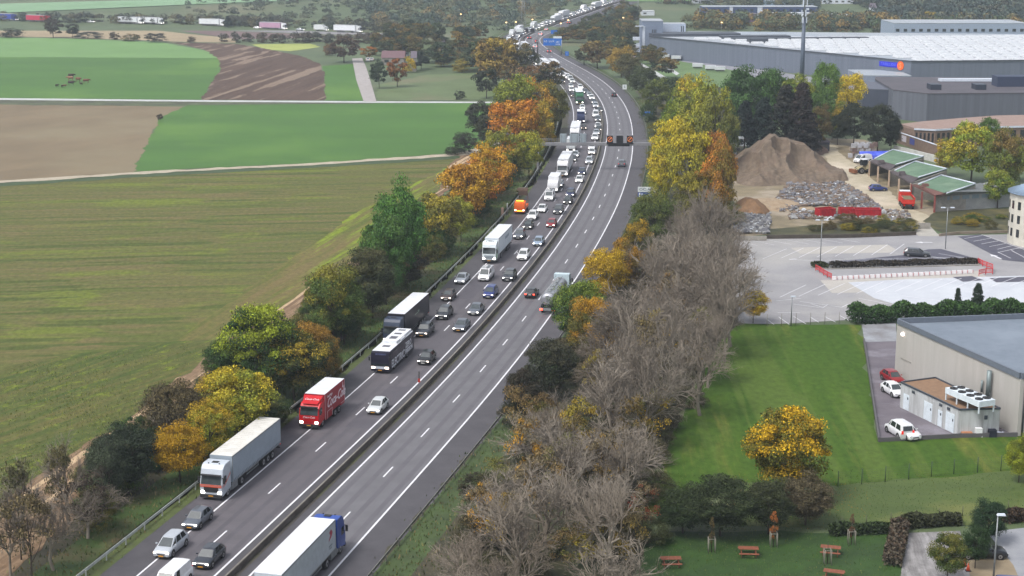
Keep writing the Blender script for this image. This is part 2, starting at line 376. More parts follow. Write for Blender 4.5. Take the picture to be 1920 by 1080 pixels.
# far left trunk road at the foot of the hill
sheet('trunk_road', [(-60, 41), (300, 49), (620, 60), (760, 64), (760, 66), (620, 64.5), (300, 53), (-60, 46)], .05, pm('far_road', col(140, 138, 140), col(124, 122, 126), scale=.1, coord='World'))
hsheet('hill_field', [(-60, 10), (420, -2), (700, -3), (-60, 28)], pm('hill_crop', col(126, 158, 122), col(112, 146, 106), scale=.02, coord='World'))
hsheet('hill_field', [(1150, -3), (1330, -3), (1320, 4), (1180, 4)], M_green2)
# right: verges, lawns, yard, car parks
M_lawn = plough_mat('mown_lawn', col(58, 84, 26), col(68, 92, 30), R(2), .45, c3=col(94, 102, 44), n3=.06, th=.54, lines=col(76, 96, 38), dist=.3)
M_mead = pm('meadow', col(78, 94, 42), col(66, 82, 36), scale=.18, coord='World', detail=8, c3=col(100, 106, 54), s3=.12, stretch=(.5, 2, 1))
M_deep = pm('dark_lawn', col(50, 78, 28), col(38, 60, 24), scale=.3, coord='World', detail=8)  # deeper green grass, mottled at random with a darker green
M_under = pm('leaf_litter', col(72, 66, 48), col(50, 50, 34), scale=.35, coord='World', detail=8, c3=col(58, 66, 38), s3=.1)
sheet('undergrowth', [(690, 1085), (830, 925), (960, 757), (1110, 560), (1190, 400), (1216, 262), (1204, 200), (1180, 172), (1400, 150), (1390, 440), (1390, 608), (1345, 650), (1275, 790), (1200, 960), (1190, 1100), (1190, 1260), (560, 1260)], .02, M_under)
sheet('undergrowth', [(-60, 1010), (270, 790), (560, 590), (700, 480), (830, 390), (905, 290), (930, 200), (960, 150), (1050, 130), (1066, 180), (1066, 240), (1010, 330), (905, 452), (800, 562), (630, 712), (365, 912), (130, 1082), (-60, 1230)], .012, M_under)
sheet('lawn', [(1250, 850), (1275, 790), (1345, 650), (1384, 607), (1614, 610), (1628, 700), (1646, 826), (1960, 812), (1960, 880), (1570, 912), (1400, 905), (1250, 960), (1200, 960)], .03, M_lawn)
sheet('meadow', [(1400, 905), (1570, 912), (1960, 878), (1960, 975), (1560, 990), (1380, 985)], .034, M_mead)
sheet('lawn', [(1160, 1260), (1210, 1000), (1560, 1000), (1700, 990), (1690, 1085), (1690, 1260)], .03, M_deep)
M_lot = pm('car_park_asphalt', col(150, 149, 151), col(136, 135, 138), scale=.12, coord='World', detail=7, c3=col(160, 158, 156), s3=.05)
M_lotd = pm('fresh_asphalt', col(84, 84, 96), col(74, 74, 86), scale=.3, coord='World')
M_lotl = pm('pale_concrete_paving', col(190, 194, 200), col(178, 182, 190), scale=.2, coord='World')
M_lotb = pm('beige_paving', col(176, 172, 166), col(164, 160, 154), scale=.2, coord='World')
sheet('car_park', [(1376, 448), (1560, 446), (1714, 440), (1740, 428), (1764, 442), (1960, 438), (1960, 590), (1600, 600), (1430, 609), (1385, 606), (1370, 520)], .03, M_lot)
sheet('patch_paving', [(1482, 465), (1585, 461), (1664, 459), (1680, 468), (1670, 474), (1540, 476), (1500, 476)], .04, M_lotb)
sheet('patch_paving', [(1538, 526), (1835, 508), (1850, 520), (1640, 548), (1560, 550)], .04, M_lotb)
sheet('patch_paving', [(1590, 530), (1700, 524), (1960, 516), (1960, 560), (1880, 575), (1700, 577), (1640, 560)], .048, M_lotl)
sheet('fresh_asphalt', [(1550, 492), (1700, 478), (1740, 468), (1764, 467), (1832, 486), (1830, 490), (1700, 492), (1552, 498)], .056, M_lotd)
sheet('fresh_asphalt', [(1796, 444), (1838, 440), (1960, 480), (1960, 496), (1880, 488)], .056, M_lotd)
sheet('fresh_asphalt', [(1786, 520), (1822, 518), (1845, 526), (1806, 529)], .06, M_lotd)
sheet('fresh_asphalt', [(1855, 522), (1960, 518), (1960, 528), (1868, 530)], .06, M_lotd)
M_gravel = pm('gravel_yard', col(176, 166, 144), col(156, 146, 124), scale=.5, coord='World', detail=8, c3=col(194, 182, 164), s3=.06)
M_dirt = pm('trampled_earth', col(138, 126, 100), col(108, 98, 78), scale=.3, coord='World', detail=8, c3=col(160, 148, 132), s3=.08)
sheet('yard', [(1374, 300), (1500, 262), (1530, 258), (1620, 262), (1680, 300), (1760, 400), (1720, 432), (1600, 425), (1376, 446)], .022, M_dirt)
sheet('gravel_track', [(1533, 262), (1552, 262), (1592, 300), (1640, 340), (1700, 385), (1748, 412), (1740, 432), (1716, 428), (1690, 412), (1620, 375), (1570, 330), (1548, 295)], .032, M_gravel)
sheet('ramp', [(1706, 422), (1740, 420), (1762, 443), (1722, 443)], .04, pm('ramp_concrete', col(168, 164, 156), scale=.4, coord='World'))
# banks round the yard
M_bank = pm('grassy_bank', col(72, 72, 44), col(52, 54, 34), scale=.4, coord='World', detail=8, c3=col(96, 90, 56), s3=.15)
sheet('bank', [(1438, 446), (1440, 430), (1600, 416), (1690, 412), (1716, 440), (1600, 444)], .05, M_bank)
sheet('bank', [(1730, 415), (1765, 392), (1900, 392), (1900, 436), (1770, 438)], .05, M_bank)
# beige building's yard
sheet('service_yard', [(1618, 640), (1680, 636), (1960, 640), (1960, 812), (1648, 826), (1628, 700)], .04, pm('wet_yard_asphalt', col(110, 104, 110), col(94, 88, 96), scale=.25, coord='World', detail=8, c3=col(128, 124, 132), s3=.2))
sheet('loading_pad', [(1616, 609), (1680, 606), (1682, 640), (1621, 642)], .048, pm('pad_concrete', col(150, 154, 160), col(118, 116, 118), scale=.3, coord='World'))
sheet('paved_court', [(1700, 1000), (1800, 996), (1820, 1085), (1820, 1200), (1680, 1200), (1688, 1085)], .04, plough_mat('ribbed_paving', col(150, 148, 148), col(118, 116, 116), R(4), 1.6))
sheet('access_road', [(1850, 998), (1960, 986), (1960, 1200), (1900, 1060)], .04, pm('block_paving', col(150, 152, 156), col(136, 138, 144), scale=.5, coord='World'))
sheet('parking_bays', [(1800, 1024), (1880, 1040), (1960, 1070), (1960, 1200), (1820, 1200)], .036, pm('bay_gravel', col(150, 136, 112), col(134, 120, 98), scale=.4, coord='World'))
# far industrial ground
sheet('yard_apron', [(1140, 88), (1215, 84), (1300, 108), (1500, 142), (1660, 160), (1700, 180), (1440, 150), (1250, 118), (1150, 100)], .03, pm('apron_asphalt', col(142, 142, 150), col(128, 128, 136), scale=.1, coord='World'))
sheet('lawn', [(1190, 118), (1215, 104), (1400, 136), (1360, 165), (1250, 150)], .036, pm('verge_green', col(98, 124, 76), col(86, 108, 64), scale=.1, coord='World'))
sheet('path', [(1196, 120), (1204, 119), (1258, 150), (1248, 153)], .044, M_lane)
sheet('path', [(1238, 121), (1246, 120), (1274, 138), (1268, 141)], .044, M_lane)

# --- motorway
M_as1 = plough_mat('motorway_asphalt', col(94, 90, 100), col(86, 82, 92), R(-42), .3)
M_as2 = pm('shoulder_asphalt', col(81, 79, 83), col(72, 70, 74), scale=.4, coord='World', detail=8)
M_as3 = pm('worn_asphalt', col(107, 106, 110), col(98, 97, 101), scale=.3, coord='World', detail=8)
mb = MB(); ribbon(mb, -17.2, 7.5, .004); struct('motorway', mb, M_as2)
mb = MB(); ribbon(mb, -13.6, -6.7, .010); struct('carriageway', mb, pm('carriageway_asphalt', col(97, 93, 98), col(88, 85, 89), scale=.4, coord='World', detail=8, c3=col(86, 83, 88), s3=.03))
mb = MB(); ribbon(mb, -3.6, 3.6, .010); struct('carriageway', mb, M_as3)
M_wt = pm('wheel_track_asphalt', col(97, 95, 100), col(90, 88, 93), scale=.5, coord='World', detail=8)
mb = MB()
for o in (-2.7, -.95, .95, 2.7): ribbon(mb, o - .3, o + .3, .014)
mb2 = MB()
for o in (-9.35, -7.55, -12.9, -11.1): ribbon(mb2, o - .28, o + .28, .014)
struct('wheel_tracks', mb2, pm('wheel_track_dark', col(89, 86, 91), col(82, 79, 84), scale=.5, coord='World', detail=8))
struct('wheel_tracks', mb, M_wt)
mb = MB()
for s0_, s1_, a_, b_ in ((station(g(640, 800))[0], 18, -10.0, -7.0), (station(g(420, 960))[0], 30, -17.0, -14.2), (station(g(850, 560))[0], 22, -13.3, -10.6)): ribbon(mb, a_, b_, .017, s0=s0_, s1=s0_ + s1_, step=4)
struct('repair_patches', mb, pm('patched_asphalt', col(88, 85, 91), col(80, 77, 83), scale=.6, coord='World', detail=8))
mb = MB(); ribbon(mb, -5.75, -4.6, .018); struct('central_reserve', mb, pm('weedy_reserve', col(84, 78, 72), col(66, 62, 56), scale=.6, coord='World', detail=8, c3=col(86, 88, 62), s3=.2))
mb = MB(); ribbon(mb, -19.5, -17.2, .012); struct('verge', mb, pm('verge_weeds', col(84, 96, 50), col(70, 78, 44), scale=.6, coord='World', detail=8))
mb = MB(); ribbon(mb, -23.5, -19.5, .024); struct('verge', mb, pm('verge_grass', col(66, 88, 38), col(52, 70, 32), scale=.4, coord='World', detail=8, c3=col(92, 84, 56), s3=.12))
mb = MB(); ribbon(mb, 7.5, 11.0, .024, s0=60); struct('verge', mb, pm('verge_grass_far_side', col(68, 86, 42), col(54, 66, 36), scale=.4, coord='World', detail=8))
M_white = pm('road_paint', col(226, 226, 230), col(206, 206, 212), scale=1.5, coord='World', rough=.6)
mb = MB()
for o, w2 in ((-3.6, .11), (3.6, .11), (-6.75, .11), (-13.75, .10)): ribbon(mb, o - w2, o + w2, .022)
struct('edge_lines', mb, M_white)
s_ref = station(g(728, 885))[0]; mb = MB(); s = s_ref - 14.3 * 8
while s < SS[-1] - 20:
    ribbon(mb, -.09, .09, .022, s0=s - 1.7, s1=s + 1.7, step=3.4); s += 14.3
sr = station(g(600, 838))[0]; s = sr - 14.3 * 8
while s < SS[-1] - 20:
    ribbon(mb, -10.33, -10.15, .022, s0=s - 1.7, s1=s + 1.7, step=3.4); s += 14.3
struct('lane_dashes', mb, M_white)
# car park lines and arrows
mb = MB()
def pline(a, b, wd=.13, z=.066, m=mb):
    A = Vector(g(*a)); B = Vector(g(*b)); d = (B - A).normalized(); n_ = Vector((-d.y, d.x)) * wd / 2
    pts = [A - n_, B - n_, B + n_, A + n_]; m.face([(p.x, p.y, z) for p in pts])
for i in range(8): pline((1430 + 34 * i, 486 - 1.2 * i), (1475 + 31.5 * i, 467 - 1.3 * i))
for i in range(14): pline((1462 + 36 * i, 558 - 1.8 * i), (1511 + 36.5 * i, 535 - 1.6 * i))
for i in range(7): pline((1378 + 32 * i, 452 - .6 * i), (1420 + 32 * i, 461 - 1.0 * i), .11)
for i in range(9): pline((1490 + 31 * i, 487 - .4 * i), (1560 + 31 * i, 493 - 1.2 * i), .11)
for a, b in (((1455, 565), (1502, 560)), ((1520, 570), (1542, 577)), ((1488, 571), (1542, 578)), ((1542, 578), (1552, 572)), ((1500, 566), (1560, 574)), ((1552, 573), (1578, 577)), ((1578, 577), (1590, 571)), ((1436, 598), (1451, 609)), ((1460, 595), (1480, 609)), ((1488, 594), (1511, 608)), ((1519, 595), (1535, 605)), ((1546, 594), (1567, 605)), ((1574, 592), (1592, 602)), ((1458, 587), (1500, 587)), ((1610, 560), (1690, 575)), ((1640, 560), (1730, 574)), ((1690, 555), (1790, 568)),
             ((1808, 448), (1842, 442)), ((1825, 453), (1858, 447)), ((1840, 458), (1872, 452)), ((1855, 463), (1886, 457)), ((1870, 468), (1902, 460)), ((1840, 440), (1925, 470)), ((1871, 474), (1925, 462)), ((1896, 470), (1930, 488)), ((1871, 473), (1895, 485)), ((1740, 480), (1780, 487)), ((1760, 476), (1815, 485))): pline(a, b)
def arrow(tail, head, wd=1.3):
    A = Vector(g(*tail)); B = Vector(g(*head)); d = (B - A).normalized(); n_ = Vector((-d.y, d.x)); L = (B - A).length
    N = A + d * (L * .55)
    for pts in ([A - n_ * .22, N - n_ * .22, N + n_ * .22, A + n_ * .22], [N - n_ * wd / 2, B, N + n_ * wd / 2]): mb.face([(p.x, p.y, .066) for p in pts])
arrow((1406, 477), (1409, 488)); arrow((1415, 515), (1418, 524)); arrow((1748, 455), (1714, 455)); arrow((1877, 486), (1856, 477)); arrow((1480, 487), (1496, 486), .6)
struct('bay_markings', mb, M_white)

# ================================================================ VEHICLES (forward = +X, origin at the front, on the ground)
P_car = obj_paint('car_paint', .3, .15)
P_lorry = obj_paint('lorry_paint', .4, 0, .3)
M_glass = pm('dark_glass', (.025, .032, .036, 1), (.018, .022, .026, 1), rough=.06, spec=.8)
M_wind = pm('windscreen_glass', (.06, .075, .08, 1), (.035, .045, .05, 1), scale=1.2, rough=.05, spec=.9)
M_tyre = pm('tyre_rubber', (.018, .018, .018, 1), rough=.8)
M_rim = pm('rim_alloy', (.35, .35, .36, 1), rough=.35, metal=.6)
M_head = pm('headlight_lit', (.9, .9, .88, 1), (.85, .85, .82, 1), rough=.2, emit=(1, .93, .84, 1), estr=5.0)
M_headw = pm('headlight_warm', (.9, .9, .88, 1), (.85, .85, .82, 1), rough=.2, emit=(1, .82, .66, 1), estr=4.0)
M_tail = pm('tail_lamp', (.35, .01, .01, 1), (.3, .01, .01, 1), rough=.25, emit=(1, .04, .02, 1), estr=.5)
M_brake = pm('brake_lamp_lit', (.5, .02, .02, 1), (.45, .02, .02, 1), rough=.25, emit=(1, .06, .03, 1), estr=5)
M_amber = pm('amber_lamp_lit', (.8, .3, .02, 1), (.75, .28, .02, 1), rough=.3, emit=(1, .45, .04, 1), estr=2.5)
M_py = pm('yellow_plate', col(214, 150, 50), rough=.5); M_pw = pm('white_plate', col(215, 215, 210), rough=.5)
M_black = pm('black_plastic', (.02, .02, .022, 1), (.028, .028, .03, 1), rough=.6)
M_chas = pm('chassis_dirt', (.03, .03, .032, 1), (.05, .046, .042, 1), rough=.85)
M_steel = pm('galvanised_steel', col(150, 154, 156), col(128, 132, 134), scale=3, rough=.45, metal=.4)
M_wroof = pm('white_trailer_roof', col(226, 228, 232), col(208, 212, 218), scale=.8, rough=.5)

def wheel_mb(r, w_, hub=True):
    m = MB(); m.tube((0, -w_ / 2, 0), (0, w_ / 2, 0), r, n=18, mi=0)
    for sgn in (-1, 1):
        m.tube((0, sgn * w_ / 2, 0), (0, sgn * (w_ / 2 + .012), 0), r * .62, n=12, mi=1); m.tube((0, sgn * w_ / 2, 0), (0, sgn * (w_ / 2 + .03), 0), r * .2, n=8, mi=0)
    return m
WME = {}
def wheel(parent, x, y, r, w_=.24):
    k = (r, w_)
    if k not in WME: WME[k] = wheel_mb(r, w_).mesh('wheel', [M_tyre, M_rim])
    o = bpy.data.objects.new('wheel', WME[k]); C.objects.link(o); o.parent = parent; o.location = (x, y, r); return o
def small(name, parent, m, *boxes):
    mb = MB()
    for b in boxes: mb.box(*b)
    return mb.build(name, m, parent)

# lengthwise profiles: nose-to-tail x (fractions), hood/belt heights
CARS = {
 #          L    W    H    hood belt trunk  xw(windscreen foot) xr(roof front) xb(roof rear) xt(rear glass foot) ground
 'hatchback': (4.1, 1.78, 1.48, .88, .96, 1.02, 1.05, 1.75, 3.45, 3.95),
 'saloon':    (4.7, 1.84, 1.44, .86, .94, .98, 1.25, 2.05, 3.45, 4.15),
 'estate':    (4.7, 1.84, 1.47, .87, .96, 1.02, 1.2, 1.95, 4.2, 4.6),
 'suv':       (4.5, 1.88, 1.66, 1.02, 1.12, 1.14, 1.15, 1.8, 3.95, 4.38),
 'minivan':   (4.5, 1.82, 1.66, .98, 1.06, 1.08, .8, 1.75, 3.95, 4.4),
 'van':       (5.1, 1.98, 1.98, 1.12, 1.2, 1.22, .62, 1.5, 4.95, 5.08),
 'small_van': (4.4, 1.82, 1.85, 1.05, 1.14, 1.15, .85, 1.5, 4.2, 4.38),
}
def make_car(kind, head=None, plate=None, tailm=None, rack=False):
    L, W, H, zh, zb, zt, xw, xr, xb, xt = CARS[kind]; hw = W / 2; wr = .33 if H < 1.6 else .36
    root = thing({'van': 'van', 'small_van': 'small_van'}.get(kind, 'car'), None, None)
    b = MB()
    # lower body: rings down the length
    st = [(0.0, .80, .36, zh * .60), (.06, .90, .26, zh * .72), (.22, .97, .22, zh * .86), (.55, 1.0, .2, zh * .95), (xw, 1.0, .2, zh + .02), (xr, 1.0, .2, zb), ((xr + xb) / 2, 1.0, .2, zb + .02), (xb, 1.0, .2, zt), (xt, .99, .22, zt), (L - .1, .95, .28, zt - .06), (L, .86, .38, zt - .16)]
    rings = []
    for x, f, z0, z1 in st:
        h = hw * f; d = z1 - z0
        half = [(0, z0), (h * .86, z0), (h * .97, z0 + d * .15), (h, z0 + d * .5), (h * .985, z0 + d * .8), (h * .9, z1 - .02), (h * .6, z1 + .005), (0, z1 + .015)]
        rings.append([(-x, y, z) for y, z in half] + [(-x, -y, z) for y, z in half[-2:0:-1]])
    b.loft(rings, 0)
    # wheel arches
    for x in (.82, L - .82):
        for s in (-1, 1): b.tube((-x, s * (hw - .02), wr + .02), (-x, s * (hw + .004), wr + .02), wr + .075, n=18, mi=1)
    # cabin
    base = lambda x, f: (hw * f)
    zb2 = zb + .01
    cab = []
    zr = H
    yb, yt = hw * .93, hw * (.70 if kind not in ('van', 'small_van') else .82)
    A = [(-xw, yb * .9, zh), (-(xr - .05), yb, zb2), (-xb, yb, zt), (-xt, yb * .88, zt - .01)]
    T = [(-xr, yt * .94, zr - .05), (-(xr + .35), yt, zr - .01), (-(xb - .25), yt, zr - .01), (-xb, yt * .92, zr - .06)]
    # side faces
    for s in (1, -1):
        f = lambda p: (p[0], p[1] * s, p[2])
        seq = [[f(A[0]), f(A[1]), f(T[1]), f(T[0])], [f(A[1]), f(A[2]), f(T[2]), f(T[1])], [f(A[2]), f(A[3]), f(T[3]), f(T[2])]]
        for q in seq: b.face(q if s == -1 else q[::-1], 0, True)
    n_ = lambda p: (p[0], -p[1], p[2])
    b.face([A[0], n_(A[0]), n_(T[0]), T[0]], 0); b.face([n_(A[3]), A[3], T[3], n_(T[3])], 0)
    mid = lambda p: (p[0], 0, p[2] + .045)
    for i in range(3):
        b.face([T[i], mid(T[i]), mid(T[i + 1]), T[i + 1]], 0, True); b.face([mid(T[i]), n_(T[i]), n_(T[i + 1]), mid(T[i + 1])], 0, True)
    b.face([T[0], n_(T[0]), mid(T[0])], 0); b.face([n_(T[3]), T[3], mid(T[3])], 0)
    b.build('body', [P_car, M_black], root)
    # glass
    def inset(q, k, off):
        q = [Vector(p) for p in q]; c = sum(q, Vector()) / len(q); nn = (q[1] - q[0]).cross(q[2] - q[0]).normalized()
        if nn.dot(c - Vector((-L / 2, 0, .6))) < 0: nn = -nn
        return [tuple(c + (p - c) * k + nn * off) for p in q]
    m = MB(); m.face(inset([A[0], n_(A[0]), n_(T[0]), T[0]], .9, .015)); m.build('windscreen', M_wind, root)
    m = MB(); m.face(inset([n_(A[3]), A[3], T[3], n_(T[3])], .84, .015)); m.build('rear_window', M_glass, root)
    for s in (1, -1):
        m = MB()
        f = lambda p: (p[0], p[1] * s, p[2])
        a1, a2, t1, t2 = f(A[1]), f(A[2]), f(T[1]), f(T[2]); a0, t0, a3, t3 = f(A[0]), f(T[0]), f(A[3]), f(T[3])
        m.face(inset([a0, a1, t1], .72, .012))
        if kind == 'van': 
            k = .27; a2 = tuple(a1[i] + (a2[i] - a1[i]) * k for i in range(3)); t2 = tuple(t1[i] + (t2[i] - t1[i]) * k for i in range(3)); m.face(inset([a1, a2, t2, t1], .84, .012))
        else:
            for k0, k1 in ((.0, .5), (.52, 1.0)):
                q = [tuple(a1[i] + (a2[i] - a1[i]) * k0 for i in range(3)), tuple(a1[i] + (a2[i] - a1[i]) * k1 for i in range(3)), tuple(t1[i] + (t2[i] - t1[i]) * k1 for i in range(3)), tuple(t1[i] + (t2[i] - t1[i]) * k0 for i in range(3))]
                m.face(inset(q, .86, .012))
        m.build('side_window', M_glass, root)
    for x in (.82, L - .82):
        for s in (-1, 1): wheel(root, -x, s * (hw - .1), wr, .22)
    for s in (-1, 1):
        mb = MB(); mb.box(-.10, s * hw * .70, zh * .66, .16, .30, .15, 0); mb.build('headlight', head or M_head, root)
        mb = MB(); mb.box(-L + .03, s * hw * .76, zt - .26 if kind not in ('van', 'small_van') else zt - .1, .08, .24, .17 if kind not in ('van', 'small_van') else .4, 0); mb.build('tail_light', tailm or M_tail, root)
        mb = MB(); mb.box(-(xw + .42), s * (hw + .09), zb + .06, .12, .18, .13); mb.build('mirror', P_car, root)
    mb = MB(); mb.box(.0, 0, zh * .52, .05, W * .42, .13); mb.box(-.005, 0, .3, .06, W * .55, .12); mb.build('grille', M_black, root)
    mb = MB(); mb.box(.03, 0, .36, .02, .5, .11); mb.build('number_plate', plate or M_pw, root)
    mb = MB(); mb.box(-L - .01, 0, zt - .32, .02, .5, .11); mb.build('number_plate', plate or M_pw, root)
    if rack:
        mb = MB()
        for x in (1.9, 2.9, 3.9): mb.box(-x, 0, H + .12, .06, W * .8, .05); mb.box(-x, -W * .38, H + .06, .05, .05, .14); mb.box(-x, W * .38, H + .06, .05, .05, .14)
        mb.box(-2.9, .3, H + .17, 2.4, .35, .06)
        mb.build('roof_rack', M_steel, root)
    return root

def cab_mb(W, H, L=2.25, z0=.45, deflect=True):
    """a cab-over tractor cab"""
    m = MB(); hw = W / 2
    prof = [(0.0, z0), (.06, 1.25), (.03, 1.7), (-.12, 2.35), (-.38, H - .45), (-.75, H - .12), (-1.1, H), (-L, H), (-L, z0 + .4)]
    rings = []
    for y, k in ((-hw, .06), (-hw + .08, 0), (hw - .08, 0), (hw, .06)):
        rings.append([(x - (k if x > -.5 else 0), y, z - (k * .6 if z > H - .5 else 0)) for x, z in prof])
    m.loft(rings, 0, smooth=False); return m
def lorry_front(root, W, H, head, sl=True, grille=M_black, screen_top=None, z0=.45):
    hw = W / 2
    # windscreen and sun visor
    m = MB(); m.face([(.045, -hw + .12, 1.72), (.045, hw - .12, 1.72), (-.16, hw - .14, 2.62), (-.16, -hw + .14, 2.62)], 0)
    m.build('windscreen', M_wind, root)
    m = MB(); m.box(.0, 0, 2.74, .34, W - .3, .1); m.build('sun_visor', M_black, root)
    for s in (-1, 1):
        m = MB(); x0, x1 = -.35, -1.15; y = s * (hw + .012)
        m.face([(x0, y, 1.75), (x1, y, 1.75), (x1, y, 2.5), (x0 - .12, y, 2.55)][::s]); m.build('side_window', M_glass, root)
        m = MB(); m.box(-.1, s * (hw + .18), 2.15, .12, .22, .62); m.box(-.1, s * (hw + .08), 2.45, .06, .25, .05); m.build('mirror', M_black, root)
        m = MB(); m.box(.05, s * (hw - .3), .86, .1, .42, .26); m.build('headlight', head, root)
    m = MB()
    for k in range(3): m.box(.075, 0, .98 + .17 * k, .04, W * .62 - .06 * k, .1)
    m.box(.06, 0, 1.15, .02, W * .66, .55); m.build('grille', grille, root)
    m = MB(); m.box(.02, 0, .46, .3, W - .06, .34); m.build('bumper', [M_black], root)
    m = MB(); m.box(.185, 0, .5, .02, .52, .12); m.build('number_plate', M_py, root)

def make_artic(kind='curtain', side=None, roof=None, grille=M_black, head=M_head, stripes=None, full=True):
    """tractor and three-axle semi-trailer; trailer side: curtain or box"""
    W = 2.5; H = 3.75; root = thing('articulated_lorry', None, None); hw = W / 2
    cab_mb(W, H).build('cab', P_lorry, root)
    lorry_front(root, W, H, head, grille=grille)
    if kind == 'orange_stripes':
        m = MB()
        for z in (1.5, 1.66): m.box(.1, 0, z, .05, W - .06, .09)
        for s in (-1, 1):
            for dz in (0, .16): m.face([(0, s * (hw + .014), 1.38 + dz), (-.8, s * (hw + .014), 1.5 + dz), (-2.2, s * (hw + .014), 2.3 + dz), (-2.2, s * (hw + .014), 2.4 + dz), (-.8, s * (hw + .014), 1.58 + dz), (0, s * (hw + .014), 1.45 + dz)][::s])
        m.build('stripe', stripes, root)
    m = MB()   # roof hatch and lamps
    m.box(-1.35, 0, H + .02, .5, .7, .05); m.box(-.95, -.6, H + .0, .1, .1, .1); m.box(-.95, .6, H + .0, .1, .1, .1); m.build('roof_hatch', M_black, root)
    m = MB(); m.box(-6.2, 0, .85, 8.0, .9, .25); m.box(-11.0, 0, .95, 9.5, 1.0, .2); m.box(-3.3, 0, .95, 2.4, 2.2, .3); m.build('chassis', M_chas, root)
    for s in (-1, 1):
        m = MB(); m.box(-3.25, s * (hw - .22), .72, 1.5, .45, .7); m.box(-2.05, s * (hw - .15), .65, .7, .25, .45); m.build('fuel_tank', M_steel, root)
        m = MB(); m.box(-8.2, s * (hw - .04), .72, 3.4, .05, .12); m.box(-8.2, s * (hw - .04), 1.0, 3.4, .05, .12); m.box(-6.6, s * (hw - .05), .95, .08, .05, .5); m.box(-9.8, s * (hw - .05), .95, .08, .05, .5); m.build('side_guard', M_steel, root)
        wheel(root, -1.45, s * (hw - .17), .5, .32); wheel(root, -5.15, s * (hw - .25), .5, .5)
        for x in (-11.3, -12.6, -13.9): wheel(root, x, s * (hw - .2), .5, .38)
    x0, x1 = -2.75, -16.4
    m = MB(); zt = 4.0
    m.box((x0 + x1) / 2, 0, (1.12 + zt) / 2, x0 - x1, 2.55, zt - 1.12, 0)
    tr = m.build('trailer_body', side, root)
    m = MB(); m.box((x0 + x1) / 2, 0, zt + .02, x0 - x1 - .04, 2.51, .03)
    for k in range(1, 22): m.box(x0 + (x1 - x0) * k / 22, 0, zt + .04, .05, 2.45, .02)
    m.build('trailer_roof', roof or M_wroof, root)
    m = MB()
    for s in (-1, 1):
        m.box((x0 + x1) / 2, s * 1.285, zt - .05, x0 - x1, .03, .12, 0); m.box((x0 + x1) / 2, s * 1.285, 1.14, x0 - x1, .03, .08, 0)
        m.box(x1 + .03, s * 1.285, 2.56, .1, .03, 2.8, 0); m.box(x0 - .03, s * 1.285, 2.56, .1, .03, 2.8, 0)
    m.build('trailer_frame', M_steel if kind != 'dark' else M_black, root)
    if kind in ('curtain', 'orange_stripes'):
        m = MB()
        for s in (-1, 1):
            for k in range(36): m.box(x0 - .3 - k * .375, s * 1.281, 1.3, .07, .02, .24)
        m.build('curtain_straps', M_black, root)
    for s in (-1, 1):
        m = MB(); m.box(x1 - .03, s * 1.05, 1.0, .06, .3, .14); m.build('tail_light', M_tail, root)
    m = MB(); m.box(x1 + .15, 0, .6, .12, 2.4, .14); m.build('rear_bumper', M_black, root)
    return root

